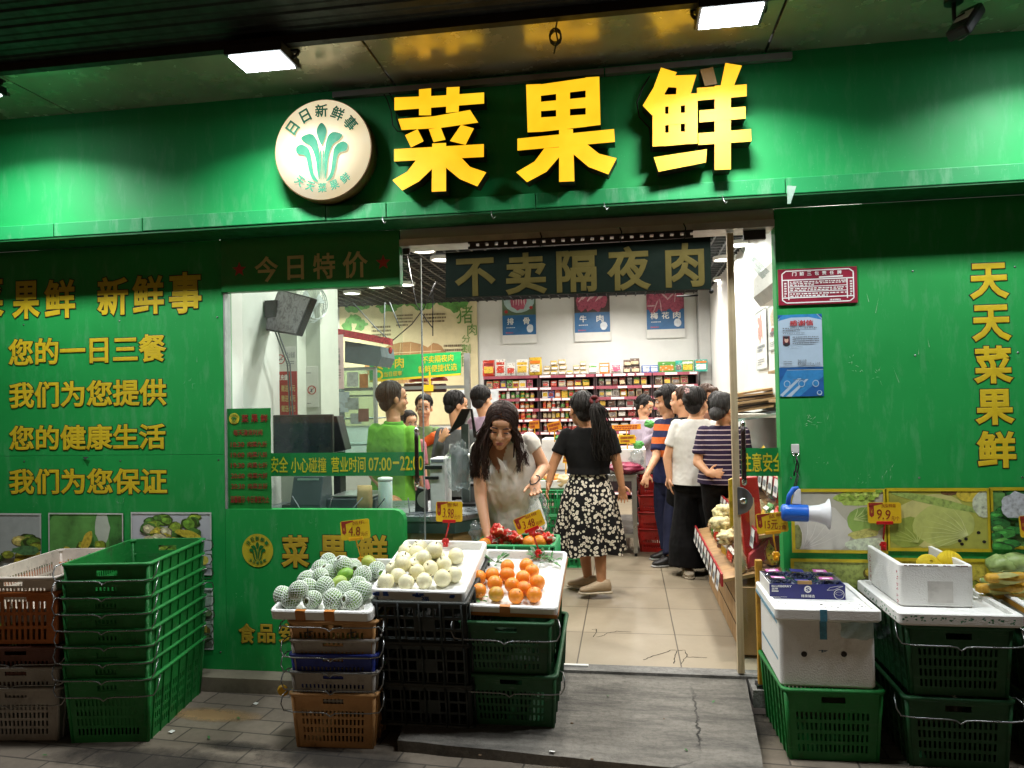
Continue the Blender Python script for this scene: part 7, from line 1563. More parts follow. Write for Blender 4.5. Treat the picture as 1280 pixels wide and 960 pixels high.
wall_poster('white framed poster of pinkish food on the right wall under the air conditioner', 944.5, 958, 392, 464, [('e', pm('#b98a80'), .35 + .1 * (i % 3), .58 + .08 * (i // 2), .16, .07, .3, i) for i in range(8)])
wall_poster('second framed poster on the right wall nearer the door', 960.5, 972, 384, 440, [('e', pm('#b7a58f'), .5, .7, .3, .2, .3), ('e', pm('#9a4f4a'), .4, .4, .2, .1, .4)])
ws_ = thing('wall_shelf', 'small wall shelf with mixed goods at the right edge of the doorway', 'shelf', (XR - .1, 1.4, 1.4))
for z in (1.50, 1.72): b = MB(); b.box(XR - .22, XR - .004, 1.0, 1.75, z, z + .02); o = b.build('board', M_wood, ws_)
for k in range(8):
    c1 = ['#8f3030', '#6b625c', '#2f5fa8', '#c9b78f'][k % 4]; product('box', XR - .12, 1.1 + (k % 4) * .16, (1.521, 1.741)[k // 4], .10, .13, c1, '#e0ddd4', '#e0ddd4', '%s box, %s from the door on the %s board of the wall shelf' % (CNAME[c1], ORDN[k % 4], ('lower', 'upper')[k // 4]), 'boxes on the small wall shelf')
b = MB()
for (x0, y0, x1, y1) in ((-1.2, 2.2, -1.25, 2.6), (-1.6, 2.0, -1.0, 2.7)): pass
for k, P in enumerate(([(505, 300), (520, 380), (533, 400), (541, 410)], [(545, 352), (530, 385), (515, 405), (488, 428)], [(541, 365), (541, 392), (541, 420)], [(441, 378), (470, 410), (489, 427)], [(481, 378), (480, 415), (478, 430)], [(487, 378), (500, 410)])):
    b = MB(); b.tube([at(a, c, y=3.2 + .02 * i) for i, (a, c) in enumerate(P)], .006, 5); tag(b.build('hanging_wire', M_black if k < 3 else M_grey_ink, origin=at(*P[0], y=3.2)), 'thin %s wire hanging from the ceiling, %s' % (('black', 'grey')[k >= 3], ('down from the door glass', 'slanting to the red trim', 'straight beside the mural text', 'slanting across the mural left', 'straight above the grey header', 'short slanting one')[k]), 'wire')
# ================================================================ people
def cap(b, p0, p1, r0, r1, n=14):
    p0, p1 = Vector(p0), Vector(p1); d = (p1 - p0).normalized()
    b.tube([p0 - d * r0 * .96, p0 - d * r0 * .75, p0 - d * r0 * .4, p0, p1, p1 + d * r1 * .4, p1 + d * r1 * .75, p1 + d * r1 * .96], [r0 * .28, r0 * .66, r0 * .92, r0, r1, r1 * .92, r1 * .66, r1 * .28], n)
def limb(b, pts, rs, n=14):
    for (p, q), (r0, r1) in zip(zip(pts, pts[1:]), zip(rs, rs[1:])): cap(b, p, q, r0, r1, n)
def fuse(b, name, mats, parent, voxel, it=4, disp=None, cut=None, plane=None):
    me = bpy.data.meshes.new('t'); me.from_pydata([tuple(v) for v in b.v], [], b.f); o = bpy.data.objects.new('t', me); COL.objects.link(o)
    m = o.modifiers.new('r', 'REMESH'); m.mode = 'VOXEL'; m.voxel_size = voxel; m.use_smooth_shade = True
    s = o.modifiers.new('s', 'SMOOTH'); s.factor = .5; s.iterations = it
    bpy.context.view_layer.update(); ev = o.evaluated_get(bpy.context.evaluated_depsgraph_get()); nm = bpy.data.meshes.new_from_object(ev); bpy.data.objects.remove(o); bpy.data.meshes.remove(me)
    if disp:
        ns = [v.normal.copy() for v in nm.vertices]
        for v, n_ in zip(nm.vertices, ns): v.co += n_ * disp(v.co, n_)
    if cut:
        bm = bmesh.new(); bm.from_mesh(nm)
        if plane: bmesh.ops.bisect_plane(bm, geom=bm.verts[:] + bm.edges[:] + bm.faces[:], plane_co=plane[0], plane_no=plane[1], clear_inner=True)
        bmesh.ops.delete(bm, geom=[f for f in bm.faces if cut(f.calc_center_median())], context='FACES'); bm.to_mesh(nm); bm.free()
    nm.transform(INV(parent)); nm.name = name; nm.materials.clear()
    for x in (mats if isinstance(mats, list) else [mats]): nm.materials.append(x)
    nm.polygons.foreach_set('use_smooth', [True] * len(nm.polygons)); nm.update()
    r = bpy.data.objects.new(name, nm); COL.objects.link(r); r.parent = parent; return r
import bmesh
def skinmat(name, col):
    g = G(name); n = g.noise(6, 4, .6); c = C(col)
    g.P(Base_Color=g.ramp(n, (.3, (c[0] * .86, c[1] * .78, c[2] * .74)), (.65, c[:3])), Roughness=.48, Subsurface_Weight=.15); g.b.inputs['Subsurface Radius'].default_value = (.012, .005, .003)
    g.bump(g.noise(220, 3, .5), .12, .001); return g.m
SK1 = skinmat('skin_light', '#d2a07c'); SK2 = skinmat('skin_tan', '#b07e5a')
def hairmat(name, col, tip=None):
    g = G(name); v = g.map((90, 90, 6)); n = g.noise(1.0, 4, .6, v); c = C(col)
    g.P(Base_Color=g.ramp(n, (.35, tuple(x * .5 for x in c[:3])), (.7, tuple(min(1, x * 1.9) for x in c[:3]))), Roughness=.55); g.b.inputs['Specular IOR Level'].default_value = .3; g.bump(n, .9, .006); return g.m
H_BLK = hairmat('hair_black', '#191615'); H_BRN = hairmat('hair_dark_brown', '#33211a'); H_BRN2 = hairmat('hair_brown', '#3a261a'); H_GRY = hairmat('hair_grey_black', '#2d2c2c')
def cloth(name, col, rough=.8, patt=None, **k):
    g = G(name); c = C(col); n = g.noise(9, 4, .6); base = g.ramp(n, (.3, tuple(x * .88 for x in c[:3])), (.7, tuple(min(1, x * 1.06) for x in c[:3])))
    if patt == 'stripe':
        z = g.n('SeparateXYZ', i0=g.obj()).outputs[2]; f = g.math('FRACT', g.math('ADD', g.math('MULTIPLY', z, 1 / k['period']).outputs[0], g.math('MULTIPLY', g.noise(2.5, 2), .25).outputs[0]).outputs[0])
        base = g.mix(g.math('LESS_THAN', f, k['duty']).outputs[0], base, C(k['c2']))
        if 'zmin' in k: base = g.mix(g.math('MULTIPLY', g.math('GREATER_THAN', z, k['zmin']).outputs[0], g.math('LESS_THAN', z, k['zmax']).outputs[0]).outputs[0], C(col), base)
    if patt == 'daisy':
        vo = g.n('TexVoronoi', i0=g.obj(), i2=33.0); vo.inputs['Randomness'].default_value = .8
        base = g.ramp(vo.outputs[0], (0, C('#3a3428')[:3]), (.10, C('#3a3428')[:3]), (.13, C('#d8d2c2')[:3]), (.38, C('#cfc8b6')[:3]), (.41, c[:3])) if False else base
        r = vo.outputs[0]; base = g.mix(g.math('LESS_THAN', r, .43).outputs[0], C(col), C('#cfc8b8')); base = g.mix(g.math('LESS_THAN', r, .13).outputs[0], base, C('#4a4234'))
    g.P(Base_Color=base, Roughness=rough); g.b.inputs['Specular IOR Level'].default_value = .25; g.bump(g.noise(300, 2, .5), .2, .001); return g.m
def folds(amp, sc=(7, 7, 4), seed=0):
    s_ = Vector(sc)
    def d(co, n_):
        q = Vector((co.x * s_.x, co.y * s_.y, co.z * s_.z)) + Vector((seed, 0, 0)); a = NZ.noise(q); r = 1 - abs(NZ.noise(q * 1.7 + Vector((0, seed, 5)))) * 2
        c_ = 1 - abs(NZ.noise(Vector((co.x * 26 + co.z * 11, co.y * 26, co.z * 17 - co.x * 9)) + Vector((seed, 3, 0)))) * 2
        return amp * (a * .8 + r * .6 + c_ * .28)
    return d
def strand(co, n_): return .0035 * NZ.noise(Vector((co.x * 120, co.y * 120, co.z * 14))) + .004 * NZ.noise(co * 30)

def hand(b, wr_, d, nrm, side, k=1.0, curl=.5):
    "palm, four fingers and a thumb; d points to the fingertips, nrm out of the palm, side (+1/-1) where the thumb leaves"
    d = Vector(d).normalized(); nrm = (Vector(nrm) - d * Vector(nrm).dot(d)).normalized(); s_ = d.cross(nrm) * side
    L = Matrix((s_, nrm, d)).transposed().to_4x4()
    b.ball(wr_ + d * .045 * k, (.040 * k, .016 * k, .050 * k), L, 14, 10); cap(b, wr_ - d * .01, wr_ + d * .03 * k, .026 * k, .024 * k)
    for i, (x, ln_, a) in enumerate(((.031, .060, .16), (.0105, .070, .04), (-.0105, .065, -.07), (-.031, .050, -.19))):
        p = wr_ + d * .082 * k + s_ * x * k; dd = (d + s_ * a).normalized(); P = [p]
        for j in range(3):
            c_ = curl * (.25 + .45 * j); e = (dd * math.cos(c_) + nrm * math.sin(c_)); P.append(P[-1] + e * ln_ * k * (.42, .32, .26)[j])
        limb(b, P, [.0095 * k, .009 * k, .008 * k, .007 * k], 8)
    p = wr_ + d * .025 * k + s_ * .034 * k; P = [p, p + (d * .6 + s_ * .75 + nrm * .2).normalized() * .034 * k]; P.append(P[-1] + (d * .85 + s_ * .4 + nrm * .35).normalized() * .032 * k); limb(b, P, [.013 * k, .011 * k, .009 * k], 8)

def person(label, head, facing, sh, hip, arms=(), legs=None, pitch=0, roll=0, hs=1.07, hair='short', hm=None, sk=None, top=None, sleeve=.5, low=.02, bottom=None, kind='trousers', hem=.10, wide=1.0, shoes=None, vox=.009, vneck=0, hw=.155, chest=1.0, fold=.007, eyes='open', extra=None, face=True, girth=1.0):
    hc = at(head[0], head[1], y=head[2]); S0, S1 = at(*sh[0][:2], y=sh[0][2]), at(*sh[1][:2], y=sh[1][2]); HP = at(hip[0], hip[1], y=hip[2])
    t = thing('person', label, 'person', (HP.x, HP.y, 0)); sk = sk or SK1; hm = hm or H_BLK
    a = R(facing); f0 = Vector((math.sin(a), -math.cos(a), 0)); sd = Vector((0, 0, 1)).cross(f0); Rm = Matrix.Rotation(R(roll), 3, f0) @ Matrix.Rotation(R(-pitch) * -1, 3, sd)
    f, u, s_ = Rm @ f0, Rm @ Vector((0, 0, 1)), Rm @ sd; HM = Matrix((s_, f, u)).transposed().to_4x4(); k = hs
    H = lambda x, y, z: hc + s_ * x * k + f * y * k + u * z * k
    b = MB(); E = lambda x, y, z, r: b.ball(H(x, y, z), tuple(q * k for q in r), HM, 18, 12)
    E(0, -.012, .030, (.072, .090, .086)); E(0, .022, -.042, (.058, .064, .074)); E(0, .052, -.096, (.026, .026, .020)); E(0, .058, .048, (.050, .028, .030))
    for q in (-1, 1): E(q * .034, .054, -.030, (.027, .028, .030)); E(q * .073, -.006, -.012, (.009, .018, .030)); E(q * .031, .073, .020, (.026, .010, .010))
    cap(b, H(0, .080, .012), H(0, .096, -.026), .008 * k, .013 * k, 10); E(.011, .088, -.030, (.010, .010, .008)); E(-.011, .088, -.030, (.010, .010, .008)); E(0, .080, -.060, (.025, .010, .007)); E(0, .077, -.071, (.021, .011, .008))
    nb = (S0 + S1) / 2; lat = (S1 - S0); sw = lat.length / 2; lat.normalize(); upv = (nb - HP); tl = upv.length; upv.normalize(); fr = lat.cross(upv)
    if fr.dot(f0) < 0 and abs(facing) < 95: fr = -fr
    if abs(facing) >= 95 and fr.y < 0: fr = -fr
    if abs(facing) >= 95: fr = fr if fr.dot(Vector((math.sin(a), -math.cos(a), 0))) > 0 else -fr
    neck = nb + upv * .055 + fr * .01
    cap(b, neck, H(0, -.014, -.055), .055, .050 * k)
    def ring(tt, wx, wy, off=0, n=24, sq=.85): 
        c = HP + upv * (tl * tt) + fr * off; return [c + lat * (math.copysign(abs(math.cos(q)) ** sq, math.cos(q)) * wx) + fr * (math.sin(q) * wy) for q in [2 * math.pi * i / n for i in range(n)]]
    def torso(b, g, lo, hi, low_wide=1.0):
        T = [(-.16, hw * .80, .085, 0), (-.06, hw, .112, -.01), (.12, hw * .96, .108, 0), (.36, hw * .86, .096, .004), (.60, (sw + hw * .2) * .86 * chest, .108, .012), (.80, (sw + .02) * .98, .104, .008), (.93, sw * 1.0, .084, 0), (1.0, sw * .92, .074, -.002), (1.0 + .03 / tl, sw * .70, .064, -.004), (1.0 + .055 / tl, sw * .47, .058, -.004), (1.0 + .085 / tl, .060, .056, .0), (1.0 + .11 / tl, .054, .052, .004)]
        rs = []
        for tt, wx, wy, of in T:
            q = g + (max(0, (.85 - tt)) * .024 if g > 0 else 0)
            if lo <= tt <= hi: rs.append(ring(tt, wx * girth + q, wy * girth + q, of))
        b.loft(rs, 0)
    torso(b, -.012, -.2, 1.2)
    AR = []
    for ar in arms:
        P = [(S0 if ar[0] == 0 else S1)] + [at(*q[:2], y=q[2]) for q in ar[1:4]]; AR.append(P)
        limb(b, P[:3], [.050, .040, .027]); nv = ar[4] if len(ar) > 4 else -lat * (1 if ar[0] == 1 else -1); hand(b, P[2], P[3] - P[2], nv, ar[5] if len(ar) > 5 else 1, .95, ar[6] if len(ar) > 6 else .5)
    if len(arms) < 2:                                              # the arm the photo hides hangs down
        used = [ar[0] for ar in arms]
        for i, s0 in enumerate((S0, S1)):
            if i not in used:
                o = lat * (.03 if i else -.03); P = [s0, s0 + o + Vector((0, 0, -.27)), s0 + o + fr * .10 + Vector((0, 0, -.48)), s0 + o + fr * .14 + Vector((0, 0, -.56))]; AR.append(P); limb(b, P[:3], [.046, .038, .027]); hand(b, P[2], P[3] - P[2], -lat * (1 if i else -1), 1 if i else -1, .95)
    LG = []
    for i, q in enumerate((-1, 1)):
        h0 = HP + lat * q * .085 - upv * .03
        if legs: an = at(*legs[i][:2], z=legs[i][2] if len(legs[i]) > 2 else .085); td = Vector(legs[i][3]) if len(legs[i]) > 3 else f0
        else: an = Vector((HP.x + lat.x * q * .09, HP.y + lat.y * q * .09, .085)); td = f0 + lat * q * .2
        kn = h0.lerp(an, .5) + Vector((f0.x, f0.y, 0)) * .025; td = Vector((td[0], td[1], 0)).normalized(); LG.append((h0, kn, an, td)); limb(b, [h0, kn, kn.lerp(an, .3), an], [.080, .055, .053, .036]); cap(b, an - Vector((0, 0, .035)), an + td * .14 - Vector((0, 0, .055)), .034, .024)
    fuse(b, 'body', sk, t, vox, 3)
    # hair
    b = MB(); E(0, -.026, .036, (.081, .094, .090)); E(0, -.058, -.018, (.066, .048, .066))
    if hair == 'crop': b = MB(); E(0, -.022, .036, (.078, .092, .086)); E(0, -.055, -.005, (.066, .044, .055))
    if hair in ('bob', 'fringe'):
        for q in (-1, 1): E(q * .066, -.022, -.012, (.024, .058, .070))
        E(0, .046, .074, (.068, .046, .034)); E(0, .070, .058, (.055, .022, .022))
    if hair == 'bun': E(0, -.105, .055, (.050, .042, .046)); E(.02, -.12, .02, (.03, .03, .03))
    if hair == 'lowbun': E(-.02, -.105, -.045, (.055, .045, .055))
    if hair == 'pony': E(0, -.10, .030, (.030, .034, .034))
    if hair == 'spiky':
        for i in range(14): q = H(rnd.uniform(-.05, .05), rnd.uniform(-.08, .04), .10); cap(b, q, q + u * .025 + s_ * rnd.uniform(-.02, .02), .012, .005, 6)
    if hair == 'long':
        for q in (-1, 1): E(q * .066, -.014, -.02, (.022, .062, .085))
        E(.0, -.05, -.08, (.07, .05, .09))
    hr = fuse(b, 'hair', hm, t, .006, 3, strand)
    b = MB(); r = random.Random(len(label))
    for i in range(0 if hair == 'long' else 150 if vox < .0095 else 80):
        ph = r.uniform(-math.pi, math.pi); cf = math.cos(ph); te = R(60 if cf > .75 else 72 if cf > .45 else 96 if cf > -.3 else 128) * r.uniform(.86, 1.05); kk = r.uniform(1.0, 1.045)
        if hair == 'long': te = R(112) * r.uniform(.9, 1.08)
        if hair in ('bob', 'fringe') : te = R(84 if cf > .6 else 118) * r.uniform(.9, 1.08); kk *= 1.04
        px0 = -.3 if hair != 'long' else 0; pts = []
        for j in range(7):
            th = te * (j / 6) ** .9 + (.0 if j else .06); w_ = r.uniform(-.0015, .0015)
            if hair == 'long': x, y, z = math.copysign(math.sin(th) * .084, ph), -.02 + .088 * math.cos(ph) * (.95 - .25 * math.sin(th) * (1 if cf > 0 else 0)), .030 + .094 * math.cos(th) - (.02 * max(0, cf) * (1 - math.sin(th)))
            else: x, y, z = .083 * math.sin(th) * math.sin(ph), -.027 + .097 * math.sin(th) * math.cos(ph), .036 + .092 * math.cos(th)
            pts.append(H(x * kk + w_, (y + .0) * kk, z * kk))
        b.tube(pts, [.0026 * k, .0042 * k, .0046 * k, .0046 * k, .0044 * k, .0036 * k, .0015 * k], 5, flat=.7)
    if b.v: b.build('hair_strands', hm, hr)
    if extra: extra(t, H, f, u, s_, hr, lat, fr, upv, HP, nb)
    # face
    if face:
        for q in (-1, 1):
            c = H(q * .031, .081, .006)
            b = MB()
            if eyes == 'open': b.ball(c, (.0135 * k, .008 * k, .0065 * k), HM, 12, 8); o = b.build('eye', mat('eye_white', '#c9c2ba', .3), t); b = MB(); b.ball(c + f * .0062 * k, (.0058 * k, .0035 * k, .006 * k), HM, 10, 6); b.build('iris', mat('iris', '#1d120c', .15), o)
            else: b.ball(c - u * .002 * k + f * .004 * k, (.0155 * k, .005 * k, .0028 * k), HM, 12, 6); b.build('eye', mat('lashes', '#20140f', .5), t)
            b = MB(); b.tube([H(q * .048, .072, .024), H(q * .034, .084, .031), H(q * .014, .088, .027)], [.0025 * k, .0042 * k, .003 * k], 6); b.build('eyebrow', mat('brow', '#2a1d16', .8), t)
        b = MB(); b.ball(H(0, .0872, -.0595), (.021 * k, .005 * k, .0042 * k), HM, 12, 6); b.ball(H(0, .0860, -.069), (.018 * k, .0055 * k, .0052 * k), HM, 12, 6); b.build('lips', mat('lips', '#a8655c', .45), t)
    # clothes
    tops = top or M_white
    b = MB(); torso(b, .009, low - .2, 1.0 + .07 / tl)
    lo = low
    for P in AR:
        if sleeve > 0:
            full = (P[1] - P[0]).length + (P[2] - P[1]).length; L_ = sleeve * (P[1] - P[0]).length
            if sleeve <= 1: e = P[0] + (P[1] - P[0]).normalized() * L_; q_ = (e - P[0]).normalized(); b.tube([P[0] - q_ * .05, P[0] - q_ * .035, P[0] - q_ * .01, P[0].lerp(e, .35), P[0].lerp(e, .7), e, e + q_ * .004], [.016, .042, .055, .058, .0565, .0585, .056], 16)
            else: limb(b, [P[0], P[1], P[1].lerp(P[2], .92)], [.060, .050, .038])
    zc_ = (HP + upv * tl * lo).z
    def cutf(c):
        r = c - HP; tt = r.dot(upv) / tl; x = r.dot(lat); z = r.dot(fr)
        if sleeve > 1 and tt < lo + .003 and abs(x) < hw + .06: return True
        return vneck > 0 and z > 0.0 and tt > .78 and abs(x) < (tt - .78) * tl * vneck
    fuse(b, 'shirt', tops, t, max(.008, vox), 6, folds(fold, seed=len(label) % 17), cutf, (HP + upv * (tl * lo), upv) if sleeve <= 1 else None)
    bm_ = bottom or mat('black_trousers', '#0c0c0e', .85, spec=.2)
    if kind == 'trousers':
        b = MB(); torso(b, -.004, -.2, .2)
        b.loft([ring(-.20, hw * .95, .105), ring(0.0, hw * girth + .004, .114 * girth), ring(.14, hw * girth - .006, .104 * girth)], 0)
        for h0, kn, an, td in LG: e = Vector((an.x, an.y, hem)); b.tube([h0 + Vector((0, 0, .02)), h0.lerp(kn, .5), kn, kn.lerp(e, .5), e], [.092, .090 * wide ** .22, .074 * wide ** .75, .070 * wide, .068 * wide], 18)
        fuse(b, 'trousers', bm_, t, max(.009, vox), 3, folds(.006, (6, 6, 3), 3))
    elif kind == 'skirt':
        b = MB(); rs = []; n = 72; z1 = HP + upv * tl * .26; zb = hem
        for j in range(15):
            q = j / 14; c = z1.lerp(Vector((HP.x + legs[0][4] if legs and len(legs[0]) > 4 else HP.x, HP.y, zb)), q); w_ = hw * (.86 + .22 * min(1, q * 3)) + q * .10 * wide; d_ = .104 + .03 * min(1, q * 3) + q * .09 * wide; am = .030 * q
            rs.append([c + lat * (math.cos(2 * math.pi * i / n) * (w_ + am * math.sin(9 * 2 * math.pi * i / n + .8 * math.sin(3 * q)))) + fr * (math.sin(2 * math.pi * i / n) * (d_ + am * math.sin(9 * 2 * math.pi * i / n + .8 * math.sin(3 * q)))) + Vector((0, 0, .012 * q * math.sin(4 * 2 * math.pi * i / n))) for i in range(n)])
        b.loft(rs, 0, cap=False); rs2 = [[p for p in rs[0]], [(p + z1) / 2 for p in rs[0]]]; b.build('skirt', bm_, t)
    sm_ = shoes or mat('dark_shoe', '#1d1c1d', .5)
    for h0, kn, an, td in LG:
        sx_ = Vector((0, 0, 1)).cross(td); c = Vector((an.x, an.y, max(0, an.z - .085))); b = MB(); b2 = MB()
        def sr(y, w_, z0, z1_): return [c + td * y + sx_ * (math.copysign(abs(math.cos(q)) ** .7, math.cos(q)) * w_) + Vector((0, 0, (z0 + z1_) / 2 + math.copysign(abs(math.sin(q)) ** .7, math.sin(q)) * (z1_ - z0) / 2)) for q in [2 * math.pi * i / 16 for i in range(16)]]
        b.loft([sr(-.075, .016, .03, .07), sr(-.065, .034, .018, .105), sr(-.02, .042, .016, .112), sr(.04, .044, .016, .094), sr(.10, .048, .016, .066), (sr(.15, .040, .016, .050)), sr(.172, .018, .02, .038)], 0); o = b.build('shoe', sm_, t)
        b2.loft([sr(-.082, .02, .001, .02), sr(-.06, .042, .0, .024), sr(.05, .048, .0, .022), sr(.11, .052, .0, .020), sr(.165, .040, .0, .018), sr(.185, .016, .004, .014)], 0); b2.build('sole', mat('sole_' + sm_.name, '#b5a994' if sm_.name != 'dark_shoe' else '#9a9a98', .7), o)
    return t

# woman in white picking from the crate
def ex_white(t, H, f, u, s_, hr, lat, fr, upv, HP, nb):
    b = MB(); r = random.Random(4)
    def lock(x, y, z, P, n, sp, r0):
        for i in range(n):
            p0 = H(x + r.uniform(-.01, .01), y + r.uniform(-.03, .03), z + r.uniform(-.02, .02)); pts = [p0]
            for q in P: e = at(q[0] + r.gauss(0, sp), q[1] + r.gauss(0, sp * .5), y=q[2] + r.uniform(-.025, .02)); pts.append(e)
            m = []
            for a_, c_ in zip(pts, pts[1:]): m += [a_, a_.lerp(c_, .5) + Vector((r.uniform(-.002, .002), -.006, 0))]
            m.append(pts[-1]); N = len(m); b.tube(m, [r0 * .62 * (1 - .75 * (k / (N - 1)) ** 2) for k in range(N)], 4, flat=.8)
    for q_ in (-1, 1):
        for i in range(150):
            y0 = .073 - .16 * r.uniform(0, 1); kk = r.uniform(1.0, 1.05); P = []
            for j in range(9):
                s2 = j / 8; yy = y0 - .018 * s2; f_ = math.sqrt(max(.05, 1 - ((yy + .015) / .100) ** 2)); th = R(2 + 112 * min(1, s2 / .75)); x = .086 * f_ * math.sin(th); z = .030 + .098 * f_ * math.cos(th)
                if s2 > .75: z -= .16 * (s2 - .75) / .25; x = max(x, .074) + .004 * (s2 - .75)
                elif s2 > .4: x = max(x, .074 * (s2 - .4) / .35)
                P.append(H(q_ * x * kk, yy * kk, z * kk if z > 0 else z))
            b.tube(P, [.0028, .0042, .0046, .0046, .0046, .0044, .004, .0034, .002], 4, flat=.7)
    lock(-.065, .0, .05, [(601, 545, .36), (597, 572, .39), (595, 596, .39)], 90, 3.0, .0046)
    lock(-.055, .03, .03, [(607, 556, .32), (606, 580, .35), (607, 600, .36)], 70, 3.6, .0042)
    lock(-.06, -.03, .02, [(593, 560, .42), (590, 582, .43), (591, 598, .42)], 50, 2.2, .0044)
    lock(.062, .02, .04, [(646, 548, .35), (650, 570, .36), (648, 590, .35)], 52, 2.4, .004)
    lock(.066, -.01, .02, [(650, 550, .40), (656, 568, .40), (659, 582, .39)], 34, 2.0, .004)
    b.build('hair_lock', H_BRN, hr)
    for q, P in ((-1, [(621, 571), (628, 577), (633, 588), (626, 584)]), (1, [(651, 553), (659, 557), (652, 572), (646, 582)])):
        b = MB(); b.poly([at(x, y, y=.375) for x, y in P], (0, .006, 0)); o = b.build('collar', _mats_cloth['white'], t)
    b = MB(); 
    for k, (x, y) in enumerate(((652, 604), (654.5, 617), (656, 631))): b = MB(); b.ball(at(x, y, y=.47 + .01 * k), (.006, .004, .006), None, 8, 6); b.build('button', M_blackink, t)
    c = at(668.5, 600, y=.345); b = MB(); b.tube([c + lat * (.031 * math.cos(a)) + Vector((0, .02 * math.sin(a), .022 * math.sin(a) + .008 * math.cos(a))) for a in [i * 6.2832 / 16 for i in range(17)]], .004, 6); b.build('bracelet', M_blackink, t)
_mats_cloth = {'white': cloth('white_blouse', '#e3ddd2', .8)}
person('woman in a white blouse with long dark hair bending over the fruit crates', (627, 532, .36), 6, ((598, 562, .50), (662, 551, .50)), (646, 668, .66),
    [(0, (601, 622, .42), (609, 668, .31), (613, 690, .27), (1, 0, 0), -1, .35), (1, (680, 584, .50), (668, 601, .36), (670, 616, .31), (0, -1, 0), 1, 1.5)], pitch=27, roll=-6, hs=1.17, hair='long', hm=H_BRN, top=_mats_cloth['white'], sleeve=.34, low=.06, vneck=.50, vox=.0055, eyes='down', extra=ex_white, fold=.008, hw=.165, girth=1.08)
b = MB(); c = at(672, 640, y=.30); cloth_blob('carrier_bag', 'crinkled clear carrier bag in the left hand of the woman in white', 'plastic bag', c, .065, .05, .12, M_pbag, 9, .4)

# woman in black seen from behind
def ex_pony(t, H, f, u, s_, hr, lat, fr, upv, HP, nb):
    b = MB(); r = random.Random(6); p0 = H(.0, -.118, .035); P0 = at(743, 500, y=1.62)
    for i in range(90):
        dx = r.gauss(0, 9); ph = r.uniform(0, 6); pts = [P0 + Vector((r.uniform(-.015, .015), 0, r.uniform(-.015, .015)))]
        for k, (x, y) in enumerate(((748, 512), (751, 526), (752, 540), (753, 553), (755, 566), (758, 576))):
            q = (k + 1) / 6; e = at(x + dx * min(1, .35 + q) * (1 - .25 * q) + 2.6 * math.sin(ph + k * 1.5), y, y=1.60 + .02 * q + r.uniform(-.02, .02)); pts.append(e)
        pts = pts[:r.randint(5, 7)]; b.tube(pts, [.0065 * (1 - .7 * (k / (len(pts) - 1)) ** 2) for k in range(len(pts))], 5, flat=.7)
    b.build('ponytail', H_BLK, hr)
    b = MB(); a_ = P0; b.tube([a_ + Vector((.026 * math.cos(q), .0 + .01 * math.sin(q * 3), .026 * math.sin(q))) for q in [i * 6.2832 / 14 for i in range(15)]], .014, 8); b.build('scrunchie', mat('scrunchie_red', '#5a1418', .7), hr)
    for x, y, w_ in ((686.5, 601, .028),): 
        c = at(x, y, y=1.70); b = MB(); b.tube([c + lat * (w_ * math.cos(q)) + Vector((0, .02 * math.sin(q), .006 * math.sin(q))) for q in [i * 6.2832 / 14 for i in range(15)]], .004, 6); b.build('bracelet', M_blackink, t)
person('woman in a black tee and black daisy-print skirt walking away, wavy ponytail', (726, 512, 1.78), -150, ((708, 543, 1.76), (762, 543, 1.76)), (736, 606, 1.78),
    [(0, (692, 580, 1.74), (686.5, 603, 1.70), (684, 614, 1.68), (1, 0, 0), 1, .7), (1, (772, 582, 1.74), (777, 606, 1.72), (779, 626, 1.72), (-.3, -1, 0), -1, .25)],
    legs=[(735, 722, .10, (-1, .25, 0), -.02), (752, 728, .12, (-1, -.15, 0))], hair='pony', hs=1.16, top=cloth('black_tee', '#09090a', .9), sleeve=.62, low=.24, kind='skirt', bottom=cloth('daisy_print', '#0e0d0e', .8, 'daisy'), hem=.34, shoes=mat('beige_shoe', '#a8947a', .7), vox=.006, sk=SK2, extra=ex_pony, hw=.165, face=True, fold=.006, wide=1.15)
# group by the wooden display
def ex_clip(t, H, f, u, s_, hr, lat, fr, upv, HP, nb):
    b = MB()
    for i in range(5): a = 1.256 * i; b.ball(H(.0 + .014 * math.cos(a), -.14, .095 + .014 * math.sin(a)), (.010, .007, .010), None, 8, 6)
    b.build('hair_clip', mat('clip_pink', '#c9a0a0', .5), hr); b = MB(); b.ball(H(.078, -.004, -.045), (.006, .006, .006), None, 8, 6); b.build('earring', mat('pearl', '#e0dcd4', .2), t)
person('woman in a plain white T-shirt and wide black trousers seen from behind', (871, 504, 2.45), 145, ((847, 531, 2.45), (893, 533, 2.45)), (869, 606, 2.47), [(0, (834, 573, 2.45), (837, 598, 2.40), (839, 616, 2.38), (1, 0, 0), 1, .5)],
    legs=[(858, 706, .085, (.1, -1, 0)), (891, 704, .085, (.7, -.8, 0))], hair='bun', hs=1.15, top=cloth('white_tee', '#d9d8d2', .8), sleeve=.62, low=.03, wide=2.2, hem=.07, shoes=mat('cream_shoe', '#b5aa96', .6), vox=.008, hw=.17, girth=1.18, extra=ex_clip, fold=.008, face=False)
person('woman in a dark purple shirt with thin pale stripes at the door edge', (906, 512, 2.05), 125, ((880, 540, 2.05), (928, 541, 2.08)), (904, 604, 2.08), [(0, (872, 578, 2.02), (886, 592, 1.92), (897, 592, 1.85), (1, 0, 0), 1, .6)],
    legs=[(896, 712, .085), (908, 727, .085, (.3, -1, 0))], hair='lowbun', hm=H_GRY, top=cloth('purple_stripes', '#281c36', .8, 'stripe', period=.040, duty=.20, c2='#b5a3a8'), sleeve=.72, low=.02, vox=.008, hw=.165, girth=1.12, face=False, wide=1.2, pitch=8, sk=SK1)
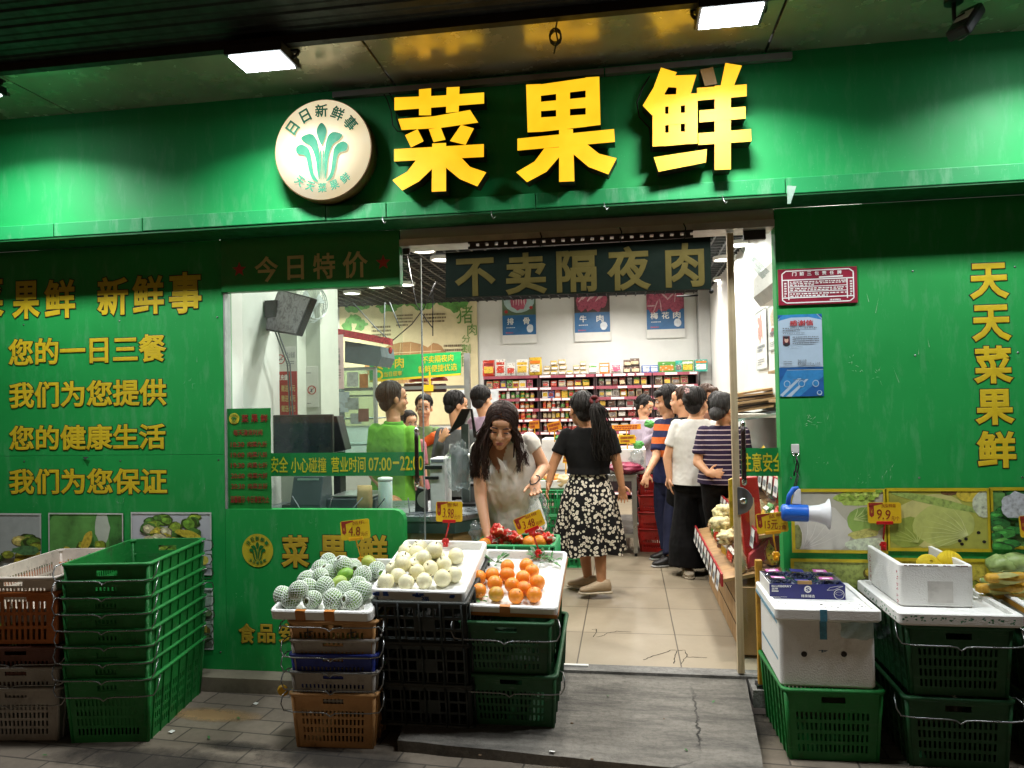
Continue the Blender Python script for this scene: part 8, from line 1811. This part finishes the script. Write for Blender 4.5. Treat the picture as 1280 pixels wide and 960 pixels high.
person('man in an orange and navy striped polo and navy trousers looking left', (833, 501, 3.1), -82, ((825, 530, 3.18), (848, 530, 3.02)), (838, 602, 3.12), [(0, (820, 572, 3.0), (809, 592, 2.85), (806, 604, 2.80), (0, 1, 0), 1, .8)],
    legs=[(835, 688, .085, (-1, -.2, 0)), (838, 696, .085, (-1, -.3, 0))], pitch=12, hs=1.16, hair='bob', top=cloth('rugby_stripes', '#1d2348', .8, 'stripe', period=.125, duty=.5, c2='#c9622a', zmin=.92, zmax=1.30), sleeve=.8, low=.0, bottom=cloth('navy_trousers', '#191d38', .8), vox=.009, sk=SK1)
person('woman in a pale lavender blouse bending over vegetables at the back', (806, 508, 4.9), 62, ((794, 530, 5.0), (816, 530, 4.8)), (806, 580, 4.95), [(1, (806, 555, 4.75), (818, 545, 4.6), (824, 543, 4.5), (0, 0, -1), 1, .6)], pitch=28, top=cloth('lavender', '#a99cab', .8), sleeve=1.5, vox=.010)
person('brown-haired person half hidden between the striped man and the white T-shirt', (852, 501, 2.85), -105, ((846, 528, 2.9), (866, 528, 2.8)), (856, 604, 2.9), hair='short', hm=H_BRN2, top=cloth('dark_top', '#1c1c20', .85), vox=.010)
person('woman with a black fringe and beige shirt facing the camera behind the group', (897, 509, 2.95), -14, ((880, 538, 3.0), (908, 538, 3.0)), (894, 604, 3.0), pitch=16, hair='fringe', top=cloth('beige_shirt', '#bfa890', .8), vox=.008, eyes='down')
person('brown-haired head showing above the woman with the black fringe', (886, 497, 3.5), 40, ((876, 522, 3.5), (896, 522, 3.5)), (886, 590, 3.5), hm=H_BRN2, hair='bob', top=cloth('rust_top', '#6a4a3a', .85), vox=.011)
# people on the meat stall side
def ex_polo(t, H, f, u, s_, hr, lat, fr, upv, HP, nb):
    b = MB(); c = nb + upv * .05; b.loft([[c + lat * (math.cos(q) * w_) + fr * (math.sin(q) * w_ * .85) + upv * z for q in [2 * math.pi * i / 20 for i in range(20)]] for w_, z in ((.088, -.03), (.078, .02), (.070, .03), (.066, .025))], 0, cap=False); b.build('collar', cloth('lime_collar', '#56922f', .8), t)
person('man in a lime green polo shirt with cropped grey hair behind the counter', (492, 499, 1.35), 128, ((470, 538, 1.35), (514, 540, 1.30)), (490, 636, 1.38), [(0, (466, 592, 1.35), (486, 620, 1.2), (498, 628, 1.12), (0, 0, -1), 1, .6)], hs=1.12, hair='short', hm=H_BLK, top=cloth('lime_polo', '#6cab38', .8), sleeve=.8, low=-.05, vox=.007, sk=SK2, extra=ex_polo, hw=.165, girth=1.05)
def ex_vest(t, H, f, u, s_, hr, lat, fr, upv, HP, nb):
    m = cloth('orange_scarf', '#d8642a', .8); b = MB()
    for q in (-1, 1): limb(b, [nb + lat * q * .19 + upv * -.02, nb + lat * q * .13 + fr * .10 - upv * .05, nb + fr * .135 - upv * .12], [.055, .05, .04])
    limb(b, [nb + fr * .13 - upv * .12, nb + fr * .14 - upv * .22 + lat * .03], [.035, .03]); fuse(b, 'orange_overshirt', m, t, .008, 2, folds(.007, (20, 20, 20)))
    b = MB(); b.ball(H(0, -.05, .12), (.03, .03, .02), None, 10, 8); b.build('hair_knot', H_BLK, hr)
person('woman in a green top with an orange overshirt tied over her shoulders', (530, 510, 3.0), 12, ((515, 540, 3.05), (546, 540, 3.05)), (531, 606, 3.05), pitch=10, top=cloth('sage_top', '#6f8a5a', .8), sleeve=.6, vox=.007, extra=ex_vest, sk=SK1)
person('man in a grey sweatshirt at the checkout holding up one hand', (571, 507, 2.4), 120, ((552, 542, 2.4), (590, 545, 2.4)), (571, 618, 2.45), [(0, (546, 578, 2.3), (551, 551, 2.15), (557, 540, 2.1), (.6, 1, 0), 1, .9)], pitch=12, hair='spiky', top=cloth('grey_sweatshirt', '#55595a', .85), sleeve=1.5, vox=.008, sk=SK1, hw=.165)
person('black-haired person in lavender behind the checkout display', (603, 500, 2.6), 150, ((592, 528, 2.6), (619, 528, 2.6)), (606, 604, 2.6), pitch=8, top=cloth('lilac_top', '#a58fa3', .8), sleeve=.8, vox=.009, face=False)
person('short person in a pink top half hidden behind the lime polo', (512, 529, 2.7), 40, ((503, 556, 2.7), (525, 556, 2.7)), (514, 612, 2.7), pitch=10, hs=.95, top=cloth('pink_top', '#b5737a', .8), sleeve=.7, vox=.010)
# ================================================================ small things on the ground
def patch(name, px, py, rx, ry, m, seed, z, label=None, cat=None):
    c = at(px, py, z=z); b = MB(); n = 36
    pts = [c + Vector((math.cos(a) * rx * (1 + .35 * NZ.noise(Vector((math.cos(a) * 2, math.sin(a) * 2, seed)))), math.sin(a) * ry * (1 + .35 * NZ.noise(Vector((math.cos(a) * 2, math.sin(a) * 2, seed + 9)))), 0)) for a in [2 * math.pi * i / n for i in range(n)]]
    b.add(pts, [tuple(range(n))]); o = b.build(name, m, origin=c)
    return tag(o, label, cat) if label else tag(o, kind='structure')
def fade(g, n):
    v = g.n('VectorMath', operation='SUBTRACT', i0=g.map((1, 1, 0), g.n('TexCoord').outputs['Generated']), i1=(.5, .5, 0)).outputs[0]; l = g.n('VectorMath', operation='LENGTH', i0=v).outputs[1]
    return g.math('SUBTRACT', g.math('ADD', n, .28).outputs[0], g.math('MULTIPLY', g.math('POWER', l, 2.0).outputs[0], 2.6).outputs[0]).outputs[0]
gw = G('worn_yellow'); n_ = gw.noise(16, 7, .75); n2_ = gw.noise(3, 4, .6); tr_ = gw.n('BsdfTransparent'); mx_ = gw.n('MixShader')
gw.P(Base_Color=C('#a8875a'), Roughness=.85); gw.t.links.new(gw.ramp(fade(gw, gw.math('MULTIPLY', gw.math('ADD', n_, n2_).outputs[0], .55).outputs[0]), (.38, (0, 0, 0)), (.72, (.62,) * 3)), mx_.inputs[0]); gw.t.links.new(tr_.outputs[0], mx_.inputs[1]); gw.t.links.new(gw.b.outputs[0], mx_.inputs[2]); gw.t.links.new(mx_.outputs[0], gw.o.inputs[0])
patch('worn_yellow_paint', 272, 893, .34, .10, gw.m, 1, -.136)
gd = G('ground_grime'); n_ = gd.noise(6, 8, .75); tr_ = gd.n('BsdfTransparent'); mx_ = gd.n('MixShader')
gd.P(Base_Color=C('#1d1a16'), Roughness=.95); gd.t.links.new(gd.ramp(fade(gd, n_), (.36, (0, 0, 0)), (.72, (.62,) * 3)), mx_.inputs[0]); gd.t.links.new(tr_.outputs[0], mx_.inputs[1]); gd.t.links.new(gd.b.outputs[0], mx_.inputs[2]); gd.t.links.new(mx_.outputs[0], gd.o.inputs[0])
patch('grime_stain', 180, 950, .7, .16, gd.m, 3, -.135); patch('grime_stain', 420, 948, .5, .14, gd.m, 4, -.1345); patch('grime_stain', 930, 905, .25, .3, gd.m, 5, -.134)
patch('grime_stain', 296, 932, .26, .07, gd.m, 7, -.1335)
r_ = random.Random(21); k = 0
for px, py, kind in ((300, 900, 0), (215, 915, 1), (262, 925, 0), (320, 880, 1), (715, 905, 2), (760, 870, 0), (830, 900, 2), (860, 940, 0), (600, 945, 2), (935, 925, 1), (790, 925, 0), (690, 940, 1), (890, 880, 0), (60, 945, 0), (740, 950, 2)):
    onr = py > 848 and 560 < px < 930; p = at(px, py, z=-.075 if onr else -.137); b = MB()
    if onr: p = at(px, py, z=-.085 + .075 * max(0, min(1, (925 - py) / 85)))
    if kind == 0: leaf(b, p + Vector((0, 0, .004)), Vector((r_.uniform(-1, 1), r_.uniform(-1, 1), .1)), r_.uniform(.02, .04), .012); m = M_leaf
    elif kind == 1: a_ = r_.uniform(0, 3); e1 = Vector((math.cos(a_), math.sin(a_), 0)) * .014; e2 = Vector((-e1.y, e1.x, .003)) * .7; b.add([p - e1 - e2, p + e1 - e2, p + e1 * .8 + e2, p - e1 + e2 * 1.2], [(0, 1, 2, 3)]); b.v = [v + Vector((0, 0, .004)) for v in b.v]; m = M_paper
    else: b.ball(p + Vector((0, 0, .004)), (.009, .007, .004), None, 8, 6); m = mat('debris_brown', '#5b4730', .8)
    k += 1; tag(b.build(('fallen_leaf', 'paper_scrap', 'debris_bit')[kind], m, origin=p), ('small green leaf scrap on the ground, ', 'pale paper scrap on the ground, ', 'brown crumb of debris on the ramp, ')[kind] + ('near the yellow stain', 'by the green stack', 'on the dark grime', 'beside the tan crate', 'right of the orange stack', 'high in the middle of the ramp', 'in the middle of the ramp', 'low at the right of the ramp', 'at the front ramp edge', 'by the right green crate', 'low in the middle of the ramp', 'low at the left of the ramp', 'at the right edge of the ramp', 'at the left picture edge', 'at the bottom picture edge')[k - 1], 'litter', None)
# screw heads along the wall panels
for par, xs_, zs_ in ((lw, (at(30, 500, y=0).x, at(150, 500, y=0).x, XWL - .04), (.05, 1.22, 2.1)), (rw_, (XDR + .05, XDR + .7, XDR + 1.2), (.3, 1.1, 1.75, 2.2))):
    for x in xs_:
        for z in zs_: b = MB(); b.lathe([(.001, .0015), (.005, .001), (.0055, 0)], (x, -.001, z), Mx, 10, cap=False); b.build('screw_head', M_wire, par)

Mk = mat('crack_dark', '#241c14', .9)
for P in ([(515, 665), (540, 650), (610, 632), (680, 605), (770, 605), (782, 640), (762, 660), (748, 688)], [(716, 612), (706, 660), (700, 687)], [(195, 477), (228, 475), (222, 500), (205, 522)], [(228, 522), (262, 515), (290, 500), (350, 488), (440, 492)], [(782, 646), (830, 648), (905, 650)]):
    b = MB(); p = [at(700 + x * .203, 690 + y * .203, z=.001) for x, y in P]; q = []
    for a, c in zip(p, p[1:]):
        for j in range(4): t_ = a.lerp(c, j / 4); q.append(t_ + Vector((r_.uniform(-.004, .004), r_.uniform(-.006, .006), 0)))
    q.append(p[-1]); b.tube(q, [r_.uniform(.0012, .0035) for _ in q], 4, flat=.15); tag(b.build('floor_crack', Mk), kind='structure')
